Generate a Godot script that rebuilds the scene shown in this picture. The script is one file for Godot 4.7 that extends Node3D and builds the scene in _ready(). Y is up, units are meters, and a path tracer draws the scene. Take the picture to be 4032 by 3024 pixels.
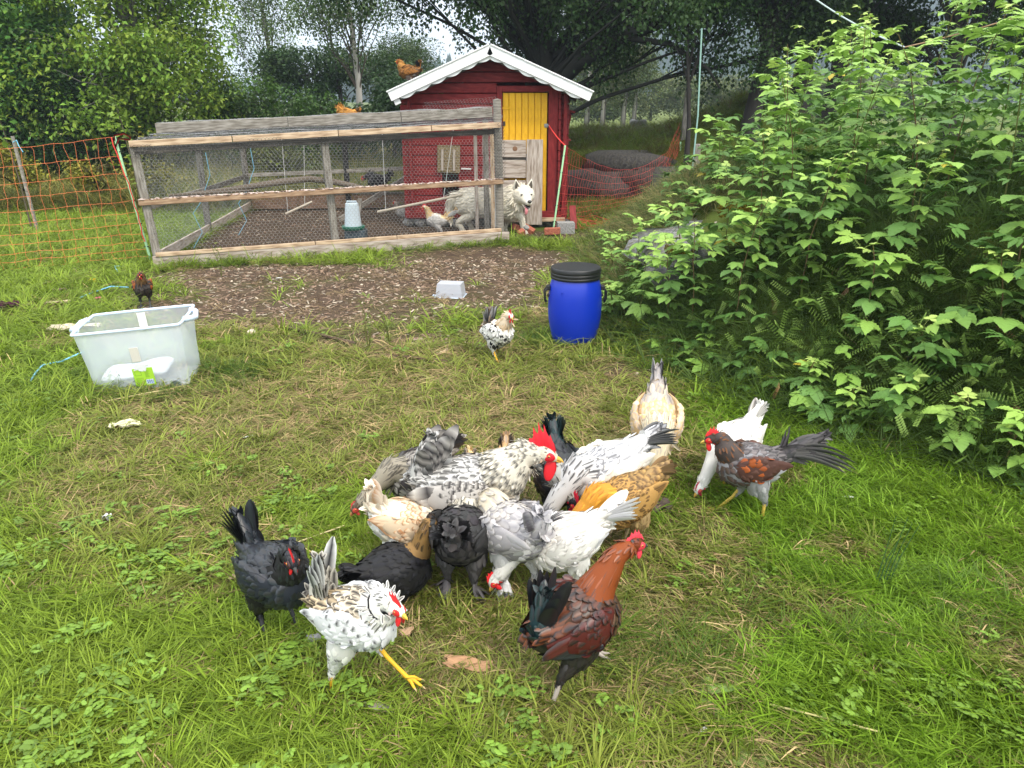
extends Node3D
# A farmyard: hens feeding on rough grass, a red henhouse with a wire run, a raspberry bank. Units are metres, y is up.

class MB:
	var v := PackedVector3Array()
	var n := PackedVector3Array()
	var c := PackedColorArray()
	var ix := PackedInt32Array()
	var col := Color.WHITE

	func push(p: Vector3, nn: Vector3, cc: Color) -> void:
		v.append(p)
		n.append(nn)
		c.append(cc)

	func tri(a: int, b: int, d: int) -> void:      # ordered so that it faces along its normals
		if (v[b] - v[a]).cross(v[d] - v[a]).dot(n[a] + n[b] + n[d]) > 0.0:
			ix.append(a); ix.append(d); ix.append(b)
		else:
			ix.append(a); ix.append(b); ix.append(d)

	func face(p: Array, cc: Color) -> void:        # a flat polygon (convex), its own normal
		var nn: Vector3 = (p[1] - p[0]).cross(p[2] - p[0]).normalized()
		var b := v.size()
		for q in p:
			push(q, nn, cc)
		for k in range(1, p.size() - 1):
			ix.append(b); ix.append(b + k + 1); ix.append(b + k)

	func grid(base: int, rows: int, cols: int) -> void:
		var flip := false
		for t in range(rows * cols):
			var r := (t / cols + rows / 2) % (rows - 1)
			var k := (t % cols + cols / 2) % (cols - 1)
			var a := base + r * cols + k
			var cr := (v[a + 1] - v[a]).cross(v[a + cols] - v[a])
			var dd := cr.dot(n[a] + n[a + 1] + n[a + cols])
			if absf(dd) > 1e-12:
				flip = dd > 0.0
				break
		for r in range(rows - 1):
			for k in range(cols - 1):
				var a := base + r * cols + k
				var b := a + 1
				var d := a + cols
				var e := d + 1
				if flip:
					ix.append(a); ix.append(d); ix.append(b)
					ix.append(b); ix.append(d); ix.append(e)
				else:
					ix.append(a); ix.append(b); ix.append(d)
					ix.append(b); ix.append(e); ix.append(d)

	func tube(pts: PackedVector3Array, rad: PackedFloat32Array, seg := 6, ripple := 0.0) -> void:
		var m := pts.size()
		var base := v.size()
		var t := (pts[1] - pts[0]).normalized()
		var s := t.cross(Vector3(0.31, 0.2, 0.93)).normalized()
		if s.length() < 0.1:
			s = t.cross(Vector3.RIGHT).normalized()
		for i in m:
			t = (pts[mini(i + 1, m - 1)] - pts[maxi(i - 1, 0)]).normalized()
			s = (s - t * s.dot(t)).normalized()
			var u := t.cross(s)
			for k in seg + 1:
				var a := TAU * (k % seg) / seg
				var d := s * cos(a) + u * sin(a)
				var r: float = rad[i] * (1.0 + ripple * sin(i * 2.7 + (k % seg) * 4.1))
				push(pts[i] + d * r, d, col)
		grid(base, m, seg + 1)
		for e in [0, m - 1]:
			if rad[e] > 0.0008:
				var tt: Vector3 = (pts[0] - pts[1]).normalized() if e == 0 else (pts[m - 1] - pts[m - 2]).normalized()
				var b := v.size()
				push(pts[e] + tt * rad[e] * 0.25, tt, col)
				for k in seg + 1:
					push(v[base + e * (seg + 1) + k], tt, col)
				for k in seg:
					tri(b, b + 1 + k, b + 2 + k)

	func ell(xf: Transform3D, r: Vector3, seg := 10, rings := 7) -> void:
		var base := v.size()
		for i in rings + 1:
			var p := PI * i / rings
			for k in seg + 1:
				var a := TAU * k / seg
				var d := Vector3(sin(p) * cos(a), cos(p), sin(p) * sin(a))
				push(xf * (d * r), (xf.basis * (d / r)).normalized(), col)
		grid(base, rings + 1, seg + 1)

	func box(xf: Transform3D, size: Vector3, bev := 0.004) -> void:
		var h := size * 0.5
		bev = minf(bev, minf(h.x, minf(h.y, h.z)) * 0.6)
		var base := v.size()
		var id := {}
		for a in 3:
			for s in 8:
				var sg := Vector3(1 if s & 1 else -1, 1 if s & 2 else -1, 1 if s & 4 else -1)
				var p := Vector3.ZERO
				for q in 3:
					p[q] = sg[q] * (h[q] if q == a else h[q] - bev)
				var nn := Vector3.ZERO
				nn[a] = sg[a]
				id[a * 8 + s] = v.size()
				push(xf * p, (xf.basis * nn).normalized(), col)
		for a in 3:
			var b := 1 << ((a + 1) % 3)
			var d := 1 << ((a + 2) % 3)
			for s in [0, 1 << a]:
				quad(id[a * 8 + s], id[a * 8 + s + b], id[a * 8 + s + b + d], id[a * 8 + s + d])
			for sb in [0, b]:
				for sd in [0, d]:
					var lo: int = sb + sd
					var hi: int = lo + (1 << a)
					var fb := ((a + 1) % 3) * 8
					var fd := ((a + 2) % 3) * 8
					quad(id[fb + lo], id[fb + hi], id[fd + hi], id[fd + lo])
		for s in 8:
			tri(id[s], id[8 + s], id[16 + s])

	func quad(a: int, b: int, d: int, e: int) -> void:
		tri(a, b, d)
		tri(a, d, e)

	# A feather, blade or tuft of hair: four rows of three points, domed across and curled along its length.
	func feather(p: Vector3, d: Vector3, nn: Vector3, le: float, wi: float, lift: float, curl: float, ca: Color, cb: Color, pat: int) -> void:
		var s := d.cross(nn).normalized()
		var base := v.size()
		for i in 4:
			var t: float = [0.0, 0.45, 0.8, 1.0][i]
			var w: float = [0.4, 1.0, 0.78, 0.16][i] * wi
			var q := p + d * (le * t) + nn * (lift * le * t - curl * le * t * t)
			var ce := ca
			var cm := ca
			if pat == 1:
				ce = cb if i > 0 else ca
				cm = cb if i == 3 else ca
			elif pat == 2:
				ce = cb if i % 2 == 1 else ca
				cm = ce
			elif pat == 3:
				cm = cb if i < 3 else ca
			elif pat == 4:
				ce = cb if i > 1 else ca
				cm = cb if i > 2 else ca
			elif pat == 6:
				cm = cb if i == 2 else ca
				ce = cb.lerp(ca, 0.5) if i == 2 else ca
			elif pat == 5:
				ce = cb
				cm = ca if i > 1 else cb
			var na := (nn + d * 0.15 * t).normalized()
			push(q - s * w - nn * (w * 0.3), (na - s * 0.55).normalized(), ce)
			push(q, na, cm)
			push(q + s * w - nn * (w * 0.3), (na + s * 0.55).normalized(), ce)
		for r in 3:
			for k in 2:
				var a := base + r * 3 + k
				# s = d x nn, so rows x columns turn clockwise seen from outside in this order
				ix.append(a); ix.append(a + 3); ix.append(a + 1)
				ix.append(a + 1); ix.append(a + 3); ix.append(a + 4)

	func mesh() -> ArrayMesh:
		var m := ArrayMesh.new()
		if v.is_empty():
			return m
		var arr := []
		arr.resize(Mesh.ARRAY_MAX)
		arr[Mesh.ARRAY_VERTEX] = v
		arr[Mesh.ARRAY_NORMAL] = n
		arr[Mesh.ARRAY_COLOR] = c
		arr[Mesh.ARRAY_INDEX] = ix
		m.add_surface_from_arrays(Mesh.PRIMITIVE_TRIANGLES, arr)
		return m


# A tube of changing elliptical section round a smooth spine; can be sampled anywhere on its surface.
class Loft:
	var C := PackedVector3Array()
	var S := PackedVector3Array()
	var U := PackedVector3Array()
	var W := PackedFloat32Array()
	var H := PackedFloat32Array()
	var n := 0
	var P := Vector3.ZERO
	var N := Vector3.ZERO
	var D := Vector3.ZERO
	var length := 0.0

	func _init(st: Array, sub := 4, side := Vector3(0, 0, 1)) -> void:      # st: [[centre, half width, half height], ...]
		var m := st.size()
		for i in range(m - 1):
			var a: Array = st[maxi(i - 1, 0)]
			var b: Array = st[i]
			var d: Array = st[i + 1]
			var e: Array = st[mini(i + 2, m - 1)]
			for k in sub + (1 if i == m - 2 else 0):
				var t := float(k) / sub
				C.append((b[0] as Vector3).cubic_interpolate(d[0], a[0], e[0], t))
				W.append(maxf(cubic_interpolate(b[1], d[1], a[1], e[1], t), 0.001))
				H.append(maxf(cubic_interpolate(b[2], d[2], a[2], e[2], t), 0.001))
		n = C.size()
		for i in n:
			var t := (C[mini(i + 1, n - 1)] - C[maxi(i - 1, 0)]).normalized()
			var s := (side - t * side.dot(t)).normalized()
			S.append(s)
			U.append(s.cross(t))
			if i:
				length += C[i].distance_to(C[i - 1])

	func spot(u: float, a: float) -> Vector3:
		var f := clampf(u, 0.0, 1.0) * (n - 1)
		var i := mini(int(f), n - 2)
		var t := f - i
		return C[i].lerp(C[i + 1], t) + S[i].lerp(S[i + 1], t) * (cos(a) * lerpf(W[i], W[i + 1], t)) + U[i].lerp(U[i + 1], t) * (sin(a) * lerpf(H[i], H[i + 1], t))

	func look(u: float, a: float) -> void:            # P a point of the surface, D along the spine, N outwards
		P = spot(u, a)
		D = (spot(u + 0.02, a) - spot(u - 0.02, a)).normalized()
		var x := spot(u, a + 0.05) - spot(u, a - 0.05)
		N = D.cross(x).normalized()
		var f := clampf(u, 0.0, 1.0) * (n - 1)
		var i := mini(int(f), n - 2)
		if N.dot(P - C[i].lerp(C[i + 1], f - i)) < 0.0:
			N = -N

	func skin(mb: MB, seg: int, shade: Color) -> void:
		var base := mb.v.size()
		for i in n:
			for k in seg + 1:
				var a := TAU * (k % seg) / seg
				look(float(i) / (n - 1), a)
				mb.push(P, N, shade)
		mb.grid(base, n, seg + 1)

	func girth(u: float) -> float:
		var i := int(clampf(u, 0.0, 1.0) * (n - 1))
		return PI * (W[i] + H[i])


var rng := RandomNumberGenerator.new()
var names := {}
var M := {}
var ns := FastNoiseLite.new()
var fine := FastNoiseLite.new()
var bank_foot := PackedVector2Array()

const EYE := Vector3(0, 1.6, 0)


func R(a: float, b: float) -> float:
	return rng.randf_range(a, b)


func V(x: float, y: float, z: float) -> Vector3:
	return Vector3(x, y, z)


func numbered(called: String) -> String:
	var k: int = names.get(called, 0)
	names[called] = k + 1
	return called if k == 0 else "%s_%03d" % [called, k]


func thing(called: String, label: String, category: String, at := Vector3.ZERO, turn := 0.0, group := "") -> Node3D:
	var o := Node3D.new()
	o.name = numbered(called)
	o.position = at
	o.rotation.y = turn
	add_child(o, true)
	tag(o, label, category, group)
	return o


func tag(o: Node3D, label: String, category: String, group := "") -> void:
	o.set_meta("label", label)
	o.set_meta("category", category)
	if group:
		o.set_meta("group", group)


func part(called: String, m: Mesh, mt: Material, parent: Node3D, xf := Transform3D.IDENTITY, stuff := false) -> MeshInstance3D:
	var o := MeshInstance3D.new()
	o.name = called if parent != self else numbered(called)
	o.mesh = m
	o.material_override = mt
	o.transform = xf
	parent.add_child(o, true)
	if stuff:
		o.set_meta("kind", "stuff")
	return o


func many(called: String, m: Mesh, mt: Material, parent: Node3D, where: Array[Transform3D], tint: PackedColorArray) -> MultiMeshInstance3D:
	var mm := MultiMesh.new()
	mm.transform_format = MultiMesh.TRANSFORM_3D
	mm.use_colors = true
	mm.mesh = m
	mm.instance_count = where.size()
	for i in where.size():
		mm.set_instance_transform(i, where[i])
		mm.set_instance_color(i, tint[i])
	var o := MultiMeshInstance3D.new()
	o.name = called if parent != self else numbered(called)
	o.multimesh = mm
	o.material_override = mt
	o.set_meta("kind", "stuff")
	parent.add_child(o, true)
	return o


func lin(r: float, g: float, b: float) -> Color:          # a base colour given as linear values, for a material
	return Color(r, g, b).linear_to_srgb()


func paint(r: float, g: float, b: float, rough := 0.7, spec := 0.5) -> StandardMaterial3D:
	var m := StandardMaterial3D.new()
	m.albedo_color = lin(r, g, b)
	m.roughness = rough
	m.metallic_specular = spec
	return m


func tinted(rough: float, spec := 0.5, through := Color.BLACK) -> StandardMaterial3D:   # takes its colour from the vertices or the copies
	var m := StandardMaterial3D.new()
	m.vertex_color_use_as_albedo = true
	m.roughness = rough
	m.metallic_specular = spec
	if through != Color.BLACK:
		m.backlight_enabled = true
		m.backlight = through.linear_to_srgb()
	return m


func noise_map(freq: float, stops: Array, size := 256, oct := 4, seed_ := 1) -> NoiseTexture2D:
	var t := NoiseTexture2D.new()
	t.width = size
	t.height = size
	t.seamless = true
	var f := FastNoiseLite.new()
	f.frequency = freq
	f.fractal_octaves = oct
	f.seed = seed_
	t.noise = f
	var g := Gradient.new()
	g.offsets = PackedFloat32Array(stops.map(func(s): return s[0]))
	g.colors = PackedColorArray(stops.map(func(s): return lin(s[1], s[2], s[3])))
	t.color_ramp = g
	return t


# Wood whose grain runs along the local x axis.
func wood(stops: Array, rough := 0.75, seed_ := 3, along := 0.9, across := 7.0) -> StandardMaterial3D:
	var m := StandardMaterial3D.new()
	m.albedo_texture = noise_map(0.02, stops, 256, 5, seed_)
	m.uv1_triplanar = true
	m.uv1_scale = Vector3(along, across, across)
	m.roughness = rough
	m.metallic_specular = 0.3
	m.heightmap_enabled = false
	return m


func plank_mesh(size: Vector3, bev := 0.004) -> ArrayMesh:
	var mb := MB.new()
	mb.box(Transform3D.IDENTITY, size, bev)
	return mb.mesh()


# A board from a to b: its length lies along local x, its width along `up`.
func board(called: String, a: Vector3, b: Vector3, wi: float, th: float, up: Vector3, mt: Material, parent: Node3D, bev := 0.004) -> MeshInstance3D:
	var x := (b - a).normalized()
	var z := x.cross(up).normalized()
	var y := z.cross(x)
	return part(called, plank_mesh(V(a.distance_to(b), wi, th), bev), mt, parent, Transform3D(Basis(x, y, z), (a + b) * 0.5))


func rod(called: String, pts: Array, r: float, mt: Material, parent: Node3D, seg := 6, r2 := -1.0) -> MeshInstance3D:
	var mb := MB.new()
	rope_in(mb, pts, r, seg, r2)
	return part(called, mb.mesh(), mt, parent)


func rope_in(mb: MB, pts: Array, r: float, seg := 6, r2 := -1.0) -> void:
	var rad := PackedFloat32Array()
	for i in pts.size():
		rad.append(lerpf(r, r if r2 < 0.0 else r2, float(i) / (pts.size() - 1)))
	mb.tube(PackedVector3Array(pts), rad, seg)


func hang(a: Vector3, b: Vector3, sag: float, k := 10) -> Array:
	var out := []
	for i in k + 1:
		var t := float(i) / k
		out.append(a.lerp(b, t) - V(0, sag * 4.0 * t * (1.0 - t), 0))
	return out


func from_eye(x: float, z: float, more := 0.6) -> bool:    # whether the photo could see that spot of the ground, with room to step aside
	return z < -0.9 and absf(x) < 0.70 * (-z) + 0.75 + more


func away(x: float, z: float) -> float:                    # distance inside the bank's outline (negative outside)
	var best := 1e9
	var inside := false
	var p := Vector2(x, z)
	var m := bank_foot.size()
	for i in m:
		var a := bank_foot[i]
		var b := bank_foot[(i + 1) % m]
		var e := b - a
		var w := p - a
		best = minf(best, (w - e * clampf(w.dot(e) / e.length_squared(), 0.0, 1.0)).length_squared())
		if (a.y > z) != (b.y > z) and x < (b.x - a.x) * (z - a.y) / (b.y - a.y) + a.x:
			inside = not inside
	return sqrt(best) if inside else -sqrt(best)


func bump(x: float, z: float, cx: float, cz: float, rx: float, rz: float) -> float:
	var d := Vector2((x - cx) / rx, (z - cz) / rz).length()
	return 1.0 - smoothstep(0.5, 1.15, d)


func high(x: float, z: float) -> float:                    # height of the ground
	var y := ns.get_noise_2d(x * 14.0, z * 14.0) * 0.035
	if x > 0.3 and z > -11.0:
		var d := away(x, z)
		if d > -0.25:
			y += 0.95 * smoothstep(-0.2, 1.15, d) + 0.22 * smoothstep(0.8, 4.0, d) + ns.get_noise_2d(x * 45.0, z * 45.0) * 0.14 * smoothstep(0.0, 0.5, d)
	# the grassy outcrop behind the netting
	y += 1.0 * bump(x, z, 3.0, -16.2, 3.4, 2.3) + 0.75 * bump(x, z, 7.2, -15.6, 4.2, 3.2)
	y += smoothstep(-12.0, -22.0, z) * 0.25 + smoothstep(-40.0, -300.0, z) * 3.0
	return y


func dirt(x: float, z: float) -> float:                    # bare ground strewn with bark
	var w := ns.get_noise_2d(x * 60.0, z * 60.0) * 0.35 + fine.get_noise_2d(x * 40.0, z * 40.0) * 0.25
	var d := maxf(bump(x, z, -1.5, -7.05, 2.2, 1.25), maxf(bump(x, z, 0.75, -10.2, 0.8, 0.6), bump(x, z, -0.5, -7.2, 1.1, 1.5) * 0.9))
	d = maxf(d, maxf(bump(x, z, -0.4, -8.5, 1.5, 1.15), maxf(bump(x, z, -2.6, -7.6, 1.2, 0.8), bump(x, z, -1.5, -7.0, 2.3, 1.7))))
	d = maxf(d, bump(x, z, -0.9, -5.6, 1.2, 0.6) * 0.62)
	d = maxf(d, maxf(bump(x, z, 0.72, -4.6, 0.3, 0.25) * 0.8, bump(x, z, 1.45, -1.28, 0.25, 0.1)))
	if x > run_left(z) and z < run_front(x) and z > -13.2 and x < -0.1:
		return 1.0
	return clampf(d + w * smoothstep(0.0, 0.3, d), 0.0, 1.0)


func dry(x: float, z: float) -> float:                     # dead, trampled grass
	var w := ns.get_noise_2d(x * 70.0 + 300.0, z * 70.0) * 0.55 + fine.get_noise_2d(x * 55.0, z * 55.0) * 0.35
	var d := bump(x, z, -0.75, -4.3, 1.9, 1.5) * 0.85
	for b in [[-1.5, -3.2, 0.9, 0.7, 0.6], [0.1, -3.5, 1.0, 0.8, 0.85], [0.78, -2.45, 0.22, 0.55, 0.95], [0.65, -1.45, 0.42, 0.22, 0.9], [0.05, -2.3, 0.8, 0.75, 0.75], [-1.0, -2.55, 0.3, 0.2, 0.8], [-1.15, -2.25, 0.2, 0.12, 0.7],
			[0.95, -2.2, 0.3, 0.14, 0.8], [1.55, -1.95, 0.15, 0.2, 0.8], [0.2, -1.9, 0.6, 0.35, 0.5], [0.55, -6.2, 0.6, 1.4, 0.55], [1.3, -2.55, 0.2, 0.12, 0.7], [-2.6, -5.7, 1.2, 0.7, 0.5], [0.9, -3.3, 0.5, 0.4, 0.45], [1.3, -1.35, 0.4, 0.2, 0.6]]:
		d = maxf(d, bump(x, z, b[0], b[1], b[2], b[3]) * b[4])
	return clampf(d + w, 0.0, 1.0)


func run_left(z: float) -> float:
	return lerpf(-3.78, -4.3, clampf((-z - 8.16) / 4.7, 0.0, 1.0))


func run_front(x: float) -> float:
	return lerpf(-8.16, -9.82, clampf((x + 3.8) / 3.65, 0.0, 1.0))


func _ready() -> void:
	rng.seed = 77
	ns.seed = 5
	ns.frequency = 0.012
	fine.seed = 9
	fine.frequency = 0.05
	# --- camera
	var cam := Camera3D.new()
	cam.name = "camera"
	cam.position = EYE
	cam.rotation_degrees = V(-19.8, 0, 0)
	cam.fov = 53.0
	cam.near = 0.05
	cam.far = 3000.0
	add_child(cam)
	cam.current = true
	# --- bright overcast sky
	var env := Environment.new()
	var sky := Sky.new()
	var sm := ProceduralSkyMaterial.new()
	sm.sky_top_color = lin(1.0, 1.02, 1.05)
	sm.sky_horizon_color = lin(0.30, 0.355, 0.43)
	sm.sky_curve = 0.2
	sm.sky_energy_multiplier = 1.0
	sm.ground_bottom_color = lin(0.12, 0.16, 0.07)
	sm.ground_horizon_color = lin(0.3, 0.36, 0.3)
	sm.sky_cover = cloud_map()
	sm.sky_cover_modulate = Color(1, 1, 1, 1)
	sky.sky_material = sm
	env.background_mode = Environment.BG_SKY
	env.sky = sky
	env.background_energy_multiplier = SKY_ENERGY
	env.tonemap_mode = Environment.TONE_MAPPER_LINEAR
	env.tonemap_exposure = EXPOSURE
	env.sdfgi_enabled = true
	env.ssao_enabled = true
	env.ssil_enabled = true
	env.fog_enabled = true
	env.fog_density = 0.0011
	env.fog_light_color = lin(0.62, 0.74, 0.88)
	var we := WorldEnvironment.new()
	we.name = "environment"
	we.environment = env
	add_child(we)
	var sun := DirectionalLight3D.new()
	sun.name = "sun"
	sun.light_energy = SUN_ENERGY
	sun.light_color = Color(1.0, 0.96, 0.9)
	sun.light_angular_distance = 14.0
	sun.shadow_enabled = true
	sun.rotation_degrees = V(-52, 35, 0)
	add_child(sun)

	bank_foot = PackedVector2Array([Vector2(1.0, -9.5), Vector2(0.9, -7.6), Vector2(0.82, -6.0), Vector2(1.0, -4.9), Vector2(1.5, -4.0), Vector2(1.9, -3.45), Vector2(2.5, -3.1), Vector2(4, -2.6), Vector2(9, -1.5), Vector2(9, -9.7), Vector2(1.4, -9.8)])
	materials()
	ground()
	hill()
	trees()
	shed()
	run()
	fences()
	bank()
	yard_things()
	dog()
	flock()
	grass()


const SKY_ENERGY := 1.4
const EXPOSURE := 2.05
const SUN_ENERGY := 0.5


func cloud_map() -> ImageTexture:
	var im := Image.create(512, 256, false, Image.FORMAT_RGBAF)
	var f := FastNoiseLite.new()
	f.seed = 21
	f.frequency = 0.9
	f.fractal_octaves = 5
	for y in 256:
		var el := PI * (0.5 - (y + 0.5) / 256.0)
		for x in 512:
			var az := TAU * (x + 0.5) / 512.0
			var d := V(cos(el) * cos(az), sin(el) * 1.8, cos(el) * sin(az))
			var k := smoothstep(-0.25, 0.35, f.get_noise_3dv(d * 1.6))
			im.set_pixel(x, y, Color(0.07, 0.065, 0.05, k))
	return ImageTexture.create_from_image(im)


func materials() -> void:
	M.eye = tinted(0.12, 0.7)
	M.vc = tinted(0.8, 0.3)
	M.feather = tinted(0.62, 0.35)
	M.gloss = tinted(0.42, 0.5)
	M.comb = tinted(0.5, 0.4)
	M.grass = tinted(0.5, 0.35, Color(0.6, 0.6, 0.6))
	M.hay = tinted(0.75, 0.2)
	M.leaf = tinted(0.5, 0.4, Color(0.35, 0.35, 0.35))
	M.crown = tinted(0.5, 0.35, Color(0.5, 0.5, 0.5))
	M.bark = tinted(0.9, 0.2)
	M.grey_wood = wood([[0.0, 0.10, 0.09, 0.075], [0.4, 0.21, 0.19, 0.16], [0.6, 0.27, 0.25, 0.22], [1.0, 0.40, 0.37, 0.33]])
	M.dark_wood = wood([[0.0, 0.05, 0.045, 0.04], [0.5, 0.12, 0.11, 0.095], [1.0, 0.22, 0.20, 0.18]], 0.85, 4)
	M.pale_wood = wood([[0.0, 0.26, 0.17, 0.10], [0.45, 0.47, 0.34, 0.23], [0.7, 0.58, 0.44, 0.30], [1.0, 0.66, 0.53, 0.38]], 0.7, 5, 0.8, 6.0)
	M.bleached_wood = wood([[0.0, 0.17, 0.13, 0.10], [0.4, 0.36, 0.30, 0.25], [0.65, 0.45, 0.39, 0.34], [1.0, 0.55, 0.49, 0.44]], 0.8, 6, 0.7, 5.0)
	M.red = wood([[0.0, 0.13, 0.013, 0.014], [0.45, 0.20, 0.019, 0.020], [0.8, 0.235, 0.026, 0.026], [1.0, 0.27, 0.042, 0.040]], 0.55, 7, 1.2, 5.0)
	M.yellow = wood([[0.0, 0.66, 0.34, 0.015], [0.5, 0.80, 0.44, 0.020], [1.0, 0.86, 0.50, 0.035]], 0.5, 8, 1.0, 4.0)
	M.white = wood([[0.0, 0.62, 0.63, 0.62], [0.4, 0.80, 0.81, 0.81], [1.0, 0.86, 0.87, 0.87]], 0.5, 9, 1.4, 5.0)
	M.felt = paint(0.03, 0.03, 0.032, 0.9)
	M.black = paint(0.012, 0.012, 0.013, 0.5)
	M.steel = paint(0.32, 0.32, 0.33, 0.4)
	M.steel.metallic = 0.8
	M.wire = paint(0.36, 0.37, 0.37, 0.5)
	M.net = paint(0.05, 0.05, 0.053, 0.6)
	M.twine = paint(0.78, 0.20, 0.07, 0.7)
	M.red_twine = paint(0.62, 0.07, 0.05, 0.7)
	M.red_rope = paint(0.75, 0.05, 0.04, 0.7)
	M.cord = paint(0.62, 0.62, 0.60, 0.8)
	M.blue_cord = paint(0.18, 0.50, 0.70, 0.7)
	M.green_rod = paint(0.42, 0.74, 0.42, 0.5)
	M.rock = StandardMaterial3D.new()
	M.rock.albedo_texture = noise_map(0.02, [[0.0, 0.05, 0.048, 0.05], [0.35, 0.13, 0.125, 0.125], [0.52, 0.20, 0.195, 0.195], [0.6, 0.36, 0.36, 0.35], [0.75, 0.15, 0.13, 0.07], [1.0, 0.24, 0.23, 0.22]], 512, 5, 12)
	M.rock.uv1_triplanar = true
	M.rock.uv1_world_triplanar = true
	M.rock.uv1_scale = V(1.4, 1.4, 1.4)
	M.rock.roughness = 0.95
	M.shaded_rock = M.rock.duplicate()
	M.shaded_rock.albedo_color = lin(0.26, 0.25, 0.24)  # same rock, with the shadow on the outcrop faces put into its colour
	M.brick = StandardMaterial3D.new()
	M.brick.albedo_texture = noise_map(0.03, [[0.0, 0.20, 0.06, 0.035], [0.55, 0.34, 0.10, 0.055], [0.8, 0.42, 0.16, 0.10], [1.0, 0.5, 0.36, 0.30]], 256, 4, 13)
	M.brick.uv1_triplanar = true
	M.brick.uv1_scale = V(4, 4, 4)
	M.brick.roughness = 0.9
	M.concrete = StandardMaterial3D.new()
	M.concrete.albedo_texture = noise_map(0.05, [[0.0, 0.16, 0.16, 0.15], [0.5, 0.27, 0.27, 0.26], [1.0, 0.40, 0.40, 0.38]], 256, 5, 14)
	M.concrete.uv1_triplanar = true
	M.concrete.uv1_scale = V(3, 3, 3)
	M.concrete.roughness = 0.95


func ground() -> void:
	var xs := PackedFloat32Array()
	var zs := PackedFloat32Array()
	var x := 0.0
	var step := 0.1
	while x < 700.0:
		xs.append(x)
		if x > 7.5:
			step *= 1.22
		x += step
	var left := PackedFloat32Array()
	for i in range(xs.size() - 1, 0, -1):
		left.append(-xs[i])
	left.append_array(xs)
	xs = left
	for w in [40.0, 20.0, 10.0, 5.0, 2.5, 1.2, 0.6, 0.2]:
		zs.append(w)
	x = 0.0
	step = 0.1
	while x < 900.0:
		zs.append(-x)
		if x > 14.0:
			step *= 1.18
		x += step
	var mb := MB.new()
	for z in zs:
		for q in xs:
			var y := high(q, z)
			var near := absf(q) < 9.0 and z > -16.0 and z < 0.5
			var e := 0.06 if near else 0.5
			var nn := V(-(high(q + e, z) - y) / e, 1.0, -(high(q, z + e) - y) / e).normalized() if near else Vector3.UP
			var k := fine.get_noise_2d(q * 60.0, z * 60.0) * 0.5 + 0.5
			var cc := Color(0.075, 0.115, 0.020).lerp(Color(0.12, 0.165, 0.030), k)
			if near:
				cc = cc.lerp(Color(0.16, 0.115, 0.058).lerp(Color(0.10, 0.07, 0.035), k), dry(q, z) * 0.9)
				cc = cc.lerp(Color(0.115, 0.082, 0.058).lerp(Color(0.062, 0.043, 0.030), k), dirt(q, z))
			elif z < -16.0:
				cc = cc.lerp(Color(0.16, 0.19, 0.05), 0.5)
			mb.push(V(q, y, z), nn, cc)
	mb.grid(0, zs.size(), xs.size())
	var mt := tinted(0.95, 0.2)
	mt.albedo_texture = noise_map(0.09, [[0.0, 0.35, 0.33, 0.30], [0.45, 0.75, 0.74, 0.72], [0.6, 0.95, 0.94, 0.92], [1.0, 1, 1, 1]], 512, 5, 31)
	mt.uv1_triplanar = true
	mt.uv1_world_triplanar = true
	mt.uv1_scale = V(1.7, 1.7, 1.7)
	var g := part("ground", mb.mesh(), mt, self)
	g.set_meta("kind", "structure")


func hill() -> void:
	# a wooded slope across the valley
	var mb := MB.new()
	var cols := 61
	for i in 25:
		for k in cols:
			var x := -420.0 + k * 18.0
			var z := -230.0 - i * 16.0
			mb.push(V(x, hill_top(x, z), z), Vector3.UP, Color(0.018, 0.045, 0.016))
	mb.grid(0, 25, cols)
	var h := part("hill", mb.mesh(), M.vc, self)
	h.set_meta("kind", "structure")
	var cone := MB.new()
	cone.col = Color.WHITE
	for t in 3:
		var b := cone.v.size()
		for k in 7:
			var a := TAU * k / 6
			var d := V(cos(a), 0.4, sin(a))
			cone.push(V(cos(a) * (0.2 - t * 0.045), 0.12 + t * 0.27, sin(a) * (0.2 - t * 0.045)), d.normalized(), Color(0.8, 0.8, 0.8))
			cone.push(V(0, 0.5 + t * 0.25, 0), d.normalized(), Color.WHITE)
		for k in 6:
			cone.tri(b + k * 2, b + k * 2 + 1, b + k * 2 + 2)
	var where: Array[Transform3D] = []
	var tint := PackedColorArray()
	for i in 9000:
		var z := R(-600, -232)
		var x := R(-0.2, 0.75) * -z
		var s := R(7, 14)
		where.append(Transform3D(Basis.IDENTITY.rotated(Vector3.UP, R(0, 6)).scaled(V(s * 0.75, s, s * 0.75)), V(x, hill_top(x, z) - 1.0, z)))
		var q := R(0.6, 1.3)
		tint.append(Color(0.022 * q, 0.055 * q, 0.022 * q))
	many("conifer_forest", cone.mesh(), M.vc, self, where, tint)


func hill_top(x: float, z: float) -> float:
	var up := smoothstep(20.0, 330.0, x + 30.0 + (-z - 230.0) * 0.1)
	return 3.0 + smoothstep(-225.0, -520.0, z) * (10.0 + 100.0 * up) + ns.get_noise_2d(x * 0.9, z * 0.9) * 9.0


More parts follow.
